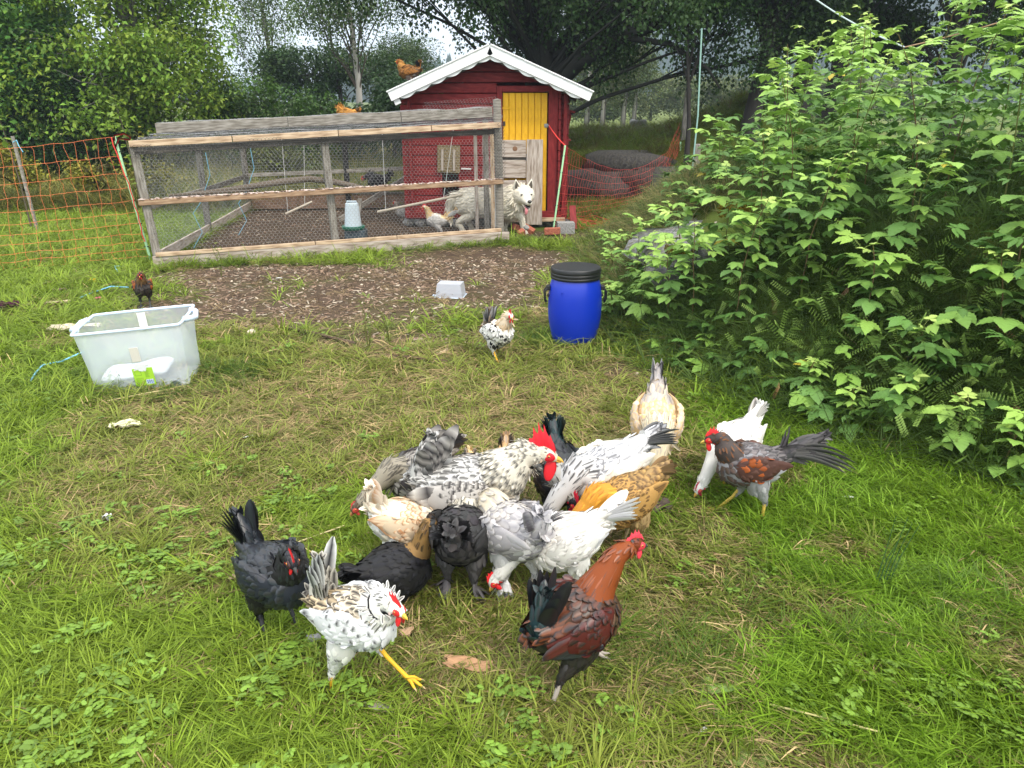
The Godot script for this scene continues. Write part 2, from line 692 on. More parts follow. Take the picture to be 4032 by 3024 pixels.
# Small clumps of leaves that a crown is made of. kind 0 broad and hanging, 1 small birch leaves on drooping twigs, 2 upright twiggy
func leaf_clump(kind: int, seed_: int) -> ArrayMesh:
	rng.seed = seed_
	var mb := MB.new()
	var count: int = [16, 18, 16][kind]
	for i in count:
		var at: Vector3
		var d: Vector3
		var le: float
		if kind == 1:
			var k := i / 6
			at = V(sin(k * 2.1) * 0.10 + R(-0.05, 0.05), 0.2 - (i % 6) * 0.085 + R(-0.03, 0.03), cos(k * 2.1) * 0.10 + R(-0.05, 0.05))
			d = V(R(-1, 1), R(-1.4, -0.1), R(-1, 1)).normalized()
			le = R(0.045, 0.065)
		else:
			at = V(R(-1, 1), R(-0.8, 0.8), R(-1, 1)) * 0.2
			d = V(R(-1, 1), R(-1.2, 0.25) if kind == 0 else R(-0.6, 0.9), R(-1, 1)).normalized()
			le = R(0.075, 0.12) if kind == 0 else R(0.06, 0.09)
		var nn := V(R(-0.8, 0.8), 1.0, R(-0.8, 0.8)).normalized()
		var s := d.cross(nn).normalized()
		nn = s.cross(d)
		var w := le * (0.30 if kind != 1 else 0.38)
		var q := R(0.72, 1.25)
		var cc := Color(q, q, q * R(0.8, 1.1))
		var b := mb.v.size()
		mb.push(at, nn, cc)
		mb.push(at + d * le * 0.45 - s * w + nn * le * 0.08, (nn - s * 0.3).normalized(), cc)
		mb.push(at + d * le * 0.5 - nn * le * 0.02, nn, cc)
		mb.push(at + d * le * 0.45 + s * w + nn * le * 0.08, (nn + s * 0.3).normalized(), cc)
		mb.push(at + d * le - nn * le * 0.12, nn, cc)
		for f in [[0, 1, 2], [0, 2, 3], [1, 4, 2], [2, 4, 3]]:
			mb.tri(b + f[0], b + f[1], b + f[2])
	return mb.mesh()


var clumps := []


# A tree: a tapered trunk, limbs that reach into the masses of the crown, and the crown itself as thousands of leaf clumps.
# masses: [[centre, radii, clumps], ...] relative to the foot.
func tree(called: String, label: String, at: Vector3, trunk: Array, r0: float, bark: Color, masses: Array, kind: int, leaf: Color, spread: float, size := 1.0, group := "trees round the farmyard", limbs := true) -> void:
	var t := thing(called, label, "tree", at, 0.0, group)
	var mb := MB.new()
	mb.col = bark
	var pts := PackedVector3Array()
	var rad := PackedFloat32Array()
	for i in trunk.size():
		var p: Vector3 = trunk[i]
		pts.append(p)
		rad.append(r0 * (1.0 - 0.75 * i / maxf(trunk.size() - 1, 1)) * (1.25 if i == 0 else 1.0))
	mb.tube(pts, rad, 9, 0.05)
	if bark.r > 0.3:                                  # birch bark: dark scars round a white stem
		for i in mb.c.size():
			var y := mb.v[i].y
			if sin(y * 9.0 + sin(mb.v[i].x * 60.0) * 2.0) > 0.72 or y < 0.35:
				mb.c[i] = Color(0.06, 0.055, 0.05)
	part("trunk", mb.mesh(), M.bark, t)
	if limbs:
		var lb := MB.new()
		lb.col = bark if bark.r < 0.3 else Color(0.10, 0.085, 0.07)
		for m in masses:
			var c: Vector3 = m[0]
			var k := clampf(c.y / maxf(pts[pts.size() - 1].y, 0.1) * 0.62, 0.12, 0.85) * (pts.size() - 1)
			var o := pts[int(k)].lerp(pts[mini(int(k) + 1, pts.size() - 1)], k - int(k))
			var mid := o.lerp(c, 0.5) + V(R(-0.3, 0.3), R(-0.1, 0.4), R(-0.3, 0.3))
			var r1 := clampf(r0 * 0.2, 0.014, 0.045)
			lb.tube(PackedVector3Array([o, o.lerp(mid, 0.5) + V(0, 0.1, 0), mid, mid.lerp(c, 0.5), c]), PackedFloat32Array([r1, r1 * 0.8, r1 * 0.6, r1 * 0.42, r1 * 0.2]), 5, 0.08)
			for j in 5:
				var d := V(R(-1, 1), R(-0.8, 0.8), R(-1, 1)).normalized() * (m[1] as Vector3)
				lb.tube(PackedVector3Array([mid.lerp(c, R(0.2, 1.0)), c + d * 0.45 + V(0, R(-0.1, 0.1), 0), c + d * 0.9]), PackedFloat32Array([r1 * 0.35, r1 * 0.22, r1 * 0.08]), 4)
		part("limbs", lb.mesh(), M.bark, t, Transform3D.IDENTITY, true)
	var where := [[], [], []]
	var tints := [PackedColorArray(), PackedColorArray(), PackedColorArray()]
	for m in masses:
		var rr: Vector3 = m[1]
		for i in int(m[2]):
			var d := V(R(-1, 1), R(-1, 1), R(-1, 1))
			if d.length() > 1.0:
				d = d.normalized() * R(0.75, 1.05)
			var p: Vector3 = m[0] + d * rr
			# twiggy gaps: leave out what falls in the hollows of a noise field
			if ns.get_noise_3d((p.x + at.x) * 70.0, p.y * 70.0, (p.z + at.z) * 70.0) < -0.22 + spread:
				continue
			var w := rng.randi() % 3
			var s := R(0.75, 1.25) * size
			where[w].append(Transform3D(Basis(Vector3.UP, R(0, TAU)).rotated(V(R(-1, 1), 0, R(-1, 1)).normalized(), R(0, 0.5)).scaled(Vector3.ONE * s), p))
			var q := R(0.75, 1.3)
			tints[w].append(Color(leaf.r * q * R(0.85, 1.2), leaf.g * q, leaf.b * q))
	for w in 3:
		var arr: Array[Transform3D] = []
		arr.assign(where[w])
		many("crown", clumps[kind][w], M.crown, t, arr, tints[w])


func ball(c: Vector3, r: Vector3, k: int, per: int) -> Array:      # k leafy masses spread through an ellipsoid
	var out := []
	for i in k:
		var d := V(R(-1, 1), R(-1, 1), R(-1, 1))
		if d.length() > 1.0:
			d = d.normalized() * 0.85
		var s := R(0.28, 0.45)
		out.append([c + d * r * 0.8, V(r.x * s, r.y * s * 0.75, r.z * s), per])
	return out


func trees() -> void:
	for kind in 3:
		clumps.append([])
		for k in 3:
			clumps[kind].append(leaf_clump(kind, 100 + kind * 10 + k))
	rng.seed = 4
	var ash := Color(0.19, 0.31, 0.04)
	var maple := Color(0.10, 0.23, 0.045)
	var dark := Color(0.022, 0.050, 0.014)
	var grey := Color(0.09, 0.08, 0.065)
	# the left-hand wood
	tree("maple_tree", "dense broad-leaved tree with deep green crown at far left edge", V(-11.2, 0.2, -17.5), [V(0, 0, 0), V(0.1, 2, 0), V(0.0, 4, 0.2), V(0.2, 7, 0)], 0.24, grey,
		ball(V(0.2, 3.4, 0.4), V(3.0, 3.6, 2.2), 34, 130), 0, maple, 0.0, 1.15)
	tree("ash_tree", "big light green leafy tree above the left netting", V(-7.7, 0.2, -17.0), [V(0, 0, 0), V(0.2, 2, 0), V(-0.2, 4, 0.2), V(0.2, 8, 0)], 0.20, Color(0.16, 0.15, 0.13),
		ball(V(0.0, 3.2, 0.5), V(2.25, 3.2, 1.8), 32, 105) + ball(V(0.2, 7.0, 0.3), V(2.2, 2.5, 1.8), 10, 90), 0, ash, 0.03, 1.0)
	tree("dark_shrub", "dark shrub filling the foot of the left trees", V(-9.0, 0.1, -16.2), [V(0, 0, 0), V(0.1, 0.8, 0), V(0, 1.6, 0)], 0.05, grey,  # leaf colour deeper green than the trees behind it
		ball(V(0, 1.1, 0), V(2.4, 1.2, 0.9), 16, 75), 2, Color(0.040, 0.095, 0.022), 0.0, 1.1)
	tree("hedge_bush", "low green bush under the light green tree", V(-5.3, 0.1, -18.0), [V(0, 0, 0), V(0.1, 0.8, 0), V(0, 1.5, 0)], 0.05, grey,
		ball(V(0, 1.0, 0), V(2.2, 1.15, 1.0), 14, 85), 0, Color(0.080, 0.165, 0.026), 0.0, 0.9)
	tree("back_thicket", "dark green thicket behind the roof of the wire run", V(-5.2, 0.2, -24.0), [V(0, 0, 0), V(0.2, 1.6, 0), V(0, 3.6, 0)], 0.1, grey,
		ball(V(0.6, 1.6, 0), V(3.4, 1.9, 1.5), 24, 95), 0, Color(0.050, 0.105, 0.026), 0.0, 1.1)
	tree("thin_birch_tree", "thin airy birch against the sky left of the henhouse roof", V(-7.6, 0.3, -26.0), [V(0, 0, 0), V(0.1, 2.5, 0), V(-0.1, 5, 0), V(0.2, 9, 0)], 0.09, Color(0.42, 0.40, 0.37),
		ball(V(0, 3.6, 0), V(1.3, 2.6, 1.2), 20, 34), 1, Color(0.11, 0.18, 0.05), 0.02, 1.25)
	tree("white_birch_tree", "white-stemmed birch standing left of the roof hen", V(-4.2, 0.3, -22.5), [V(0, 0, 0), V(0.02, 2, 0), V(-0.12, 4, 0), V(-0.05, 8, 0)], 0.10, Color(0.50, 0.48, 0.45),
		ball(V(0, 4.6, 0), V(2.1, 2.2, 1.5), 22, 44), 1, Color(0.085, 0.145, 0.045), 0.02, 1.2)
	tree("round_tree", "rounded dark green tree just behind the roof hen", V(-4.3, 0.3, -30.0), [V(0, 0, 0), V(0, 2, 0), V(0, 3.4, 0)], 0.12, grey,
		ball(V(0.4, 2.3, 0), V(1.9, 1.6, 1.5), 22, 85), 2, Color(0.06, 0.105, 0.03), 0.0, 1.0)
	tree("shed_side_bush", "dark bush beside the left wall of the henhouse", V(-2.7, 0.1, -18.5), [V(0, 0, 0), V(0, 0.8, 0), V(0, 1.6, 0)], 0.05, grey,
		ball(V(0, 1.0, 0), V(1.6, 1.25, 0.9), 14, 90), 0, Color(0.045, 0.098, 0.026), 0.0, 1.0)
	# the old birch over the henhouse: drooping, seen from beneath
	var hang_ := []
	for i in 66:
		var a := R(0, TAU)
		var rr := sqrt(R(0.02, 1.0))
		var c := V(cos(a) * rr * 4.9 + 0.3, R(3.5, 6.6) - rr * rr * 0.9, sin(a) * rr * 3.4 + 0.6)
		if c.x < -1.2:
			c.y += 0.5 + (-1.2 - c.x) * 0.35
		if c.x < -3.9:
			continue
		hang_.append([c, V(R(0.6, 0.95), R(0.55, 0.8), R(0.6, 0.9)), 150])
	for q in [[-2.9, 3.6], [-0.6, 3.2], [0.5, 3.1], [1.3, 2.9], [1.7, 2.4], [2.0, 2.8], [2.9, 2.7], [3.3, 2.2], [3.7, 2.7], [4.2, 2.3], [-1.6, 3.3], [-0.1, 3.4], [2.5, 3.3], [3.2, 3.4], [0.8, 3.4]]:
		hang_.append([V(q[0] - 0.5, q[1], R(0.0, 1.2)), V(0.42, 0.5, 0.42), 62])
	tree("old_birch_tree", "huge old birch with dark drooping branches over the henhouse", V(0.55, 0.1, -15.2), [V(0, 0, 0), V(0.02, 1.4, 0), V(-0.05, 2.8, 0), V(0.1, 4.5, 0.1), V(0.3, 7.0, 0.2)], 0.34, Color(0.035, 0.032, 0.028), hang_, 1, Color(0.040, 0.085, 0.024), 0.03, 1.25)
	var low := MB.new()
	low.col = Color(0.035, 0.032, 0.028)
	low.tube(PackedVector3Array([V(0.65, 1.9, -15.2), V(1.15, 2.35, -14.9), V(1.9, 2.75, -14.7), V(2.6, 3.0, -14.5), V(3.1, 3.5, -14.4), V(3.2, 4.2, -14.4)]), PackedFloat32Array([0.2, 0.17, 0.14, 0.12, 0.10, 0.08]), 8, 0.06)
	low.tube(PackedVector3Array([V(1.9, 2.75, -14.7), V(2.7, 2.6, -14.3), V(3.3, 2.2, -14.0), V(3.5, 1.9, -13.9)]), PackedFloat32Array([0.06, 0.05, 0.03, 0.015]), 6, 0.06)
	low.tube(PackedVector3Array([V(0.5, 3.0, -15.1), V(-0.8, 3.5, -14.6), V(-2.2, 3.75, -14.2), V(-3.2, 4.3, -14.0)]), PackedFloat32Array([0.14, 0.12, 0.09, 0.06]), 7, 0.06)
	part("bough", low.mesh(), M.bark, get_node("old_birch_tree"), Transform3D(Basis.IDENTITY, V(-0.55, -0.1, 15.2)))
	# the dark wood on the right
	var trunks := [[4.25, -14.6, 0.15, 0.25], [4.75, -15.2, 0.16, -0.1], [5.5, -15.8, 0.19, 0.1], [6.35, -16.6, 0.16, 0.2], [8.4, -15.5, 0.2, -0.2], [10.5, -16.5, 0.2, 0.1]]
	var words := ["dark leaning tree nearest the old birch, behind the raspberries", "dark-trunked tree beside the leaning one behind the raspberries", "thickest dark trunk in the wood behind the raspberries", "slim dark tree to the right of the thickest trunk", "dark broad tree behind the top of the raspberry thicket", "rightmost dark tree behind the raspberry thicket"]
	for i in trunks.size():
		var q: Array = trunks[i]
		tree("wood_tree", words[i], V(q[0], high(q[0], q[1]) - 0.1, q[1]), [V(0, 0, 0), V(q[3] * 0.6, 1.3, 0), V(q[3] * 1.4, 2.6, 0), V(q[3] * 2.2, 5.5, 0.1)], q[2], Color(0.05, 0.045, 0.04),
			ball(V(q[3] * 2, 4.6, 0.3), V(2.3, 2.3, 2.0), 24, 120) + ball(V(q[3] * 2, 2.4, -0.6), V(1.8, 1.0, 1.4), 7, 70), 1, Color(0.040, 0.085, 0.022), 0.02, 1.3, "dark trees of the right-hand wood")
	tree("slender_tree", "bare slender stem behind the green netting rod", V(3.05, high(3.05, -14.0) - 0.1, -14.0), [V(0, 0, 0), V(0.0, 1.2, 0), V(-0.12, 2.4, 0), V(-0.2, 4, 0)], 0.05, Color(0.05, 0.045, 0.04),
		ball(V(0.2, 3.6, 0), V(0.9, 0.9, 0.9), 8, 50), 1, Color(0.045, 0.098, 0.026), 0.0, 1.2)
	# light beyond: young birches and willow scrub, then field
	var far_words := ["white birch stem seen past the henhouse's right eave", "slim pale birch beside the henhouse nest box", "twin-stemmed white birch beyond the grassy outcrop", "tallest white birch in the clearing beyond the outcrop"]
	for i in 4:
		var x: float = [3.0, 3.75, 4.75, 5.35][i]
		tree("young_birch_tree", far_words[i], V(x, 0.5, -33.0 - i), [V(0, 0, 0), V(0.1, 2, 0), V(0.05 + 0.15 * (i % 2), 4, 0), V(0.3, 8, 0)], 0.10, Color(0.55, 0.53, 0.50),
			ball(V(0, 3.4, 0), V(1.3, 2.6, 1.2), 18, 36), 1, Color(0.085, 0.12, 0.04), 0.0, 1.5, "young birches beyond the outcrop")
	var scrub_words := ["pale green willow scrub behind the old birch bough", "yellow-green willow scrub left of the slender stem", "willow scrub under the wooded hillside", "willow scrub behind the dark trunks", "willow scrub at the far right of the field", "low scrub near the young birches"]
	for i in 6:
		var x: float = [4.5, 8.5, 13.0, 18.0, 23.0, 1.0][i]
		tree("willow_scrub", scrub_words[i], V(x, 0.8, -48.0 - 2.0 * (i % 3)), [V(0, 0, 0), V(0, 1.2, 0), V(0, 2.4, 0)], 0.08, grey,
			ball(V(0, 1.3, 0), V(3.3, 1.5, 1.6), 16, 60), 2, Color(0.13, 0.17, 0.06), 0.0, 2.0, "willow scrub across the field")
	# small planted things on the left
	sapling("planted_sapling", "thin sapling with few pale leaves tied to a stake by the netting", V(-6.55, 0.0, -10.6), 1.75, true, 15)
	sapling("leafy_sapling", "bright yellow-green sapling showing above the left end of the run", V(-5.95, 0.0, -12.6), 1.78, false, 46)
	tree("currant_bush", "yellow-green bush seen through the middle of the wire run", V(-4.6, 0.0, -15.6), [V(0, 0, 0), V(0, 0.4, 0), V(0.1, 0.8, 0)], 0.03, grey,
		ball(V(0, 0.55, 0), V(0.9, 0.55, 0.6), 10, 40), 2, Color(0.13, 0.16, 0.025), 0.0, 1.0)
	for i in 5:
		var q: Array = [[-7.9, -12.8], [-6.9, -13.2], [-5.9, -13.0], [-9.2, -13.4], [-8.5, -12.2]][i]
		tree("yellowing_weed_clump", ["tall yellowing weeds behind the sapling stake", "yellow flowering weeds left of the green fence pole", "yellow-leaved weeds beside the green fence pole", "yellowing weeds at the left edge behind the netting", "short yellow weeds in front of the dark shrub"][i], V(q[0], 0, q[1]), [V(0, 0, 0), V(0, 0.4, 0), V(0.05, 0.9, 0)], 0.012, Color(0.16, 0.14, 0.06),
			ball(V(0, 0.7, 0), V(0.45, 0.45, 0.35), 7, 18), 2, Color(0.24, 0.24, 0.03), 0.0, 0.8, "yellow weeds in the meadow")


func sapling(called: String, label: String, at: Vector3, tall: float, stake: bool, leaves: int) -> void:
	var t := thing(called, label, "sapling", at)
	var mb := MB.new()
	mb.col = Color(0.12, 0.10, 0.07)
	rope_in(mb, [V(0, 0, 0), V(-0.03, tall * 0.4, 0), V(-0.1, tall * 0.75, 0), V(-0.16, tall, 0)], 0.012, 6, 0.004)
	part("stem", mb.mesh(), M.bark, t)
	if stake:
		var s := MB.new()
		s.box(Transform3D(Basis(V(0, 0, 1), 0.06), V(0.05, 0.62, 0.02)), V(0.035, 1.24, 0.035))
		part("stake", s.mesh(), M.grey_wood, t)
		rod("tie", [V(0.02, 1.16, 0.05), V(0.08, 1.19, 0.06), V(0.1, 1.12, 0.07), V(0.14, 1.04, 0.07)], 0.006, M.blue_cord, t)
	for i in leaves:
		var k := R(0.62 if stake else 0.3, 1.0)
		var p := V(-0.16 * k, tall * k, 0) + (Vector3.ZERO if stake else V(R(-0.16, 0.16), R(-0.1, 0.1), R(-0.12, 0.12)) * (1.4 - k))
		var d := V(R(-1, 1), R(0.0, 1.0), R(-1, 1)).normalized()
		var l := MB.new()
		var q := R(0.85, 1.2)
		l.feather(Vector3.ZERO, Vector3.RIGHT, Vector3.UP, R(0.09, 0.15), R(0.028, 0.042), 0.1, 0.4, Color(0.16 * q, 0.26 * q, 0.035), Color(0.19 * q, 0.28 * q, 0.045), 3)
		var z := d.cross(V(R(-0.3, 0.3), 1, R(-0.3, 0.3))).normalized()
		part("leaf", l.mesh(), M.leaf, t, Transform3D(Basis(d, z.cross(d), z), p))


func prism(poly: PackedVector2Array, th: float, cc := Color.WHITE) -> ArrayMesh:     # an outline in x-y, extruded along z, centred
	var mb := MB.new()
	var t := Geometry2D.triangulate_polygon(poly)
	for s in [-1.0, 1.0]:
		var b := mb.v.size()
		for p in poly:
			mb.push(V(p.x, p.y, s * th * 0.5), V(0, 0, s), cc)
		for i in range(0, t.size(), 3):
			mb.tri(b + t[i], b + t[i + 1], b + t[i + 2])
	var m := poly.size()
	var cw := Geometry2D.is_polygon_clockwise(poly)
	for i in m:
		var p := poly[i]
		var q := poly[(i + 1) % m]
		var nn := V(q.y - p.y, p.x - q.x, 0).normalized() * (-1.0 if cw else 1.0)
		var b := mb.v.size()
		for w in [[p, -1.0], [q, -1.0], [q, 1.0], [p, 1.0]]:
			mb.push(V(w[0].x, w[0].y, w[1] * th * 0.5), nn, cc)
		mb.quad(b, b + 1, b + 2, b + 3)
	return mb.mesh()


func shed() -> void:
	var zf := -11.0
	var zb := -13.0
	var t := thing("henhouse", "small red timber henhouse with white bargeboards and a yellow door", "henhouse", V(-0.35, 0, zf))
	var o := V(-0.35, 0, zf)                       # everything below is laid out in world terms and set back by o
	var x0 := -1.38                                  # side walls
	var x1 := 0.64
	var apex := V(-0.28, 2.24, 0)
	var slope := tan(deg_to_rad(23.0))
	var dy := 0.1335
	var k := 0
	var y := 0.165
	while y < 2.2:
		var yc := y + dy * 0.5
		var top := y + dy
		var half := (apex.y + 0.02 - y) / slope
		var xl := maxf(x0 - 0.12, apex.x - half)
		var xr := minf(x1 + 0.13, apex.x + half)
		var cuts := []                                # the openings that cross this course
		if yc > 0.16 and yc < 1.9:
			cuts.append([-0.2, 0.62] if yc < 1.84 else [])
		if yc > 0.44 and yc < 0.78:
			cuts.append([-0.97, -0.73])
		cuts = cuts.filter(func(q): return q.size() == 2)
		cuts.sort_custom(func(a, b): return a[0] < b[0])
		var at := xl
		for q in cuts + [[xr, xr]]:
			if q[0] - at > 0.03:
				board("plank", V(at, yc, zf) - o, V(q[0], yc, zf) - o, dy - 0.006, 0.034 + R(0, 0.006), Vector3.UP, M.red, t, 0.011)
			at = q[1]
		if top < apex.y - (apex.x - x0) * slope + 0.06:
			for x in [x0, x1]:
				board("plank", V(x, yc + dy * 0.5, zf + 0.11) - o, V(x, yc + dy * 0.5, zb - 0.11) - o, dy - 0.006, 0.034, Vector3.UP, M.red, t, 0.011)
		var half_b := minf((apex.y - top) / slope, 1.1)
		board("plank", V(maxf(x0 - 0.1, apex.x - half_b), yc, zb) - o, V(minf(x1 + 0.1, apex.x + half_b), yc, zb) - o, dy - 0.006, 0.036, Vector3.UP, M.red, t, 0.008)
		y += dy
		k += 1
	# corner battens, door frame and sill
	board("corner_batten", V(-1.375, 0.17, zf + 0.035) - o, V(-1.375, 1.80, zf + 0.035) - o, 0.035, 0.03, Vector3.RIGHT, M.red, t)
	board("corner_batten", V(0.715, 0.17, zf + 0.055) - o, V(0.715, 1.82, zf + 0.055) - o, 0.05, 0.045, Vector3.RIGHT, M.red, t)
	board("door_frame", V(-0.165, 0.2, zf + 0.03) - o, V(-0.165, 1.86, zf + 0.03) - o, 0.07, 0.045, Vector3.RIGHT, M.red, t)
	board("door_frame", V(0.555, 0.17, zf + 0.03) - o, V(0.555, 1.86, zf + 0.03) - o, 0.13, 0.045, Vector3.RIGHT, M.red, t)
	board("door_frame", V(-0.13, 1.825, zf + 0.03) - o, V(0.49, 1.825, zf + 0.03) - o, 0.075, 0.045, Vector3.UP, M.red, t)
	board("base_log", V(-1.50, 0.175, zf + 0.02) - o, V(0.77, 0.175, zf + 0.02) - o, 0.11, 0.09, Vector3.UP, M.red, t, 0.02)
	board("door_sill", V(0.30, 0.115, zf + 0.06) - o, V(0.74, 0.115, zf + 0.06) - o, 0.055, 0.08, Vector3.UP, M.pale_wood, t)
	# the yellow door: seven boards
	var door := part("door", plank_mesh(V(0.605, 1.58, 0.018)), M.yellow, t, Transform3D(Basis.IDENTITY, V(0.175, 0.985, zf - 0.012) - o))
	for i in 7:
		var x := -0.302 + 0.0863 * (i + 0.5)
		board("door_board", V(x, -0.79, 0.02), V(x, 0.79, 0.02), 0.081, 0.024, Vector3.RIGHT, M.yellow, door, 0.006)
	board("hinge", V(-0.33, 0.595, 0.037), V(-0.19, 0.60, 0.037), 0.032, 0.008, Vector3.UP, M.yellow, door)
	board("hinge", V(-0.31, 0.40, 0.037), V(-0.265, 0.40, 0.037), 0.06, 0.008, Vector3.UP, paint(0.05, 0.03, 0.02), door)
	var latch := board("latch", V(0.26, 0.375, 0.04), V(0.345, 0.375, 0.04), 0.05, 0.014, Vector3.UP, M.steel, door)
	rod("latch_pin", [V(-0.02, 0.0, 0.016), V(0.03, 0.0, 0.02)], 0.008, M.steel, latch)
	# hatch over the pop-hole, with two battens and a handle
	var ply := paint(0.19, 0.15, 0.085, 0.8)
	var hatch := part("hatch", plank_mesh(V(0.31, 0.36, 0.022)), wood([[0.0, 0.12, 0.09, 0.05], [0.5, 0.22, 0.17, 0.095], [1.0, 0.31, 0.25, 0.15]], 0.85, 15), t, Transform3D(Basis(V(0, 0, 1), -0.03), V(-0.865, 0.925, zf + 0.055) - o))
	for x in [-0.085, 0.075]:
		board("batten", V(x, -0.15, 0.022), V(x, 0.13, 0.022), 0.032, 0.022, Vector3.RIGHT, M.bleached_wood, hatch)
	board("hatch_peg", V(-0.70, 0.80, zf + 0.05) - o, V(-0.56, 0.795, zf + 0.05) - o, 0.022, 0.02, Vector3.UP, M.cord, t)
	for x in [-0.975, -0.725]:
		board("hatch_rail", V(x, 0.44, zf + 0.03) - o, V(x, 0.78, zf + 0.03) - o, 0.022, 0.03, Vector3.RIGHT, M.red, t)
	# roof: two boarded slabs under felt, white bargeboards with a scalloped lower edge
	for s in [-1.0, 1.0]:
		var run_ := 1.32
		var d := V(s * cos(deg_to_rad(23.0)), -sin(deg_to_rad(23.0)), 0)
		var nn := V(s * sin(deg_to_rad(23.0)), cos(deg_to_rad(23.0)), 0)
		var a := V(-0.28, 2.325, 0)
		var le := run_ / cos(deg_to_rad(23.0))
		var c := a + d * le * 0.5 - nn * 0.035
		var roof := part("roof", plank_mesh(V(le, 0.05, 2.75)), M.felt, t, Transform3D(Basis(d * s, nn, V(0, 0, 1)), c + V(0, 0, (zf + 0.36 + zb - 0.35) * 0.5) - o))
		board("bargeboard", a + d * 0.0 - nn * 0.045 + V(0, 0, zf + 0.385) - o, a + d * le - nn * 0.045 + V(0, 0, zf + 0.385) - o, 0.125, 0.024, nn, M.white, t)
		board("verge_strip", a + nn * 0.02 + V(0, 0, zf + 0.37) - o, a + d * (le + 0.01) + nn * 0.02 + V(0, 0, zf + 0.37) - o, 0.018, 0.085, nn, M.white, t)
		var poly := PackedVector2Array()
		poly.append(Vector2(-0.02, -0.04))
		poly.append(Vector2(le - 0.12, -0.06))
		var m := 54
		for i in m + 1:
			var f := float(i) / m
			poly.append(Vector2(lerpf(le - 0.12, 0.0, f), -0.118 - 0.030 * absf(sin(f * PI * 6.0))))
		var xf := Transform3D(Basis(d, nn, d.cross(nn)), a + V(0, 0, zf + 0.36 + s * 0.0015) - o)
		part("scalloped_board", prism(poly, 0.02), M.white, t, xf)
		if s < 0:
			board("rafter_end", a + d * (le - 0.1) - nn * 0.13 + V(0, 0, zf + 0.33) - o, a + d * (le - 0.02) - nn * 0.13 + V(0, 0, zf + 0.33) - o, 0.085, 0.05, nn, M.white, t)
		for q in 3:
			board("rafter", a + d * 0.05 - nn * 0.10 + V(0, 0, lerpf(zf + 0.2, zb - 0.2, q / 2.0)) - o, a + d * (le - 0.06) - nn * 0.10 + V(0, 0, lerpf(zf + 0.2, zb - 0.2, q / 2.0)) - o, 0.07, 0.045, nn, M.dark_wood, t)
	# nest box hung on the right wall
	var nb := part("nest_box", prism(PackedVector2Array([Vector2(0, 0), Vector2(0.10, 0.0), Vector2(0.17, 0.30), Vector2(0.16, 0.36), Vector2(0, 0.40)]), 0.75), M.red, t, Transform3D(Basis.IDENTITY, V(0.66, 1.17, zf - 0.75) - o))
	board("lid", V(-0.01, 0.415, 0), V(0.22, 0.355, 0), 0.8, 0.025, V(0, 0, 1), M.red, nb)
	board("bottom_board", V(-0.01, -0.015, 0), V(0.17, -0.015, 0), 0.76, 0.022, V(0, 0, 1), M.red, nb)
	# floor, and the rubble it stands on
	part("floor", plank_mesh(V(2.0, 0.05, 1.95)), M.dark_wood, t, Transform3D(Basis.IDENTITY, V(-0.37, 0.2, -12.0) - o))
	rng.seed = 15
	for i in 26:
		var front := i < 14
		var x := lerpf(-1.45, 0.7, (i % 14) / 13.0) if front else (0.62 if i % 2 else -1.4)
		var z := zf + R(-0.1, 0.0) if front else lerpf(-11.2, -13.0, (i - 14) / 11.0)
		part("foundation_stone", stone_mesh(i % 4), M.rock, t, Transform3D(Basis(V(R(-1, 1), 1, R(-1, 1)).normalized(), R(0, 6)).scaled(V(0.12, 0.085, 0.1) * R(0.8, 1.15)), V(x, 0.055, z) - o))
	# grey pallet gate leaning in front of the door
	var g := thing("pallet_gate", "weathered grey board gate leaning before the yellow door", "gate", V(0.13, 0, -10.86))
	g.rotation = V(-0.03, 0, 0.0)
	for i in 4:
		var yy: float = [1.065, 0.80, 0.53, 0.235][i]
		board("slat", V(-0.30, yy, 0), V(0.06, yy, 0), [0.225, 0.235, 0.24, 0.30][i], 0.026, Vector3.UP, M.bleached_wood, g, 0.006)
	board("upright", V(0.175, 0.05, 0.004), V(0.178, 1.185, 0.004), 0.222, 0.03, Vector3.RIGHT, M.bleached_wood, g, 0.006)
	for yy in [0.25, 0.95]:
		board("back_rail", V(-0.28, yy, -0.035), V(0.27, yy, -0.035), 0.09, 0.035, Vector3.UP, M.dark_wood, g)
	var knot := MB.new()
	knot.ell(Transform3D.IDENTITY, V(0.034, 0.034, 0.003), 12, 5)
	part("knot", knot.mesh(), paint(0.20, 0.10, 0.05), g, Transform3D(Basis.IDENTITY, V(-0.09, 1.065, 0.013)))
	# the red lashing from the door latch to the green netting rod
	var rope := rod("red_lashing", hang(V(0.50, 1.36, -10.95), V(0.70, 1.12, -10.6), 0.02), 0.008, M.red_rope, self)
	tag(rope, "red rope from the door latch to the netting pole", "rope")


var stones := []


func stone_mesh(k: int) -> ArrayMesh:
	if stones.is_empty():
		for s in 6:
			var mb := MB.new()
			var f := FastNoiseLite.new()
			f.seed = 40 + s
			f.frequency = 0.55
			mb.col = Color.WHITE
			mb.ell(Transform3D.IDENTITY, Vector3.ONE, 14, 9)
			for i in mb.v.size():
				var p := mb.v[i]
				var q := p.clamp(V(-0.78, -0.7, -0.78), V(0.78, 0.7, 0.78))
				mb.v[i] = q * (1.0 + 0.35 * f.get_noise_3dv(p * 1.3) + 0.12 * f.get_noise_3dv(p * 4.0))
				mb.n[i] = (p + V(f.get_noise_3dv(p * 3.0), f.get_noise_3dv(p * 3.0 + V(9, 0, 0)), f.get_noise_3dv(p * 3.0 + V(0, 9, 0))) * 0.5).normalized()
			stones.append(mb.mesh())
	return stones[k % 6]


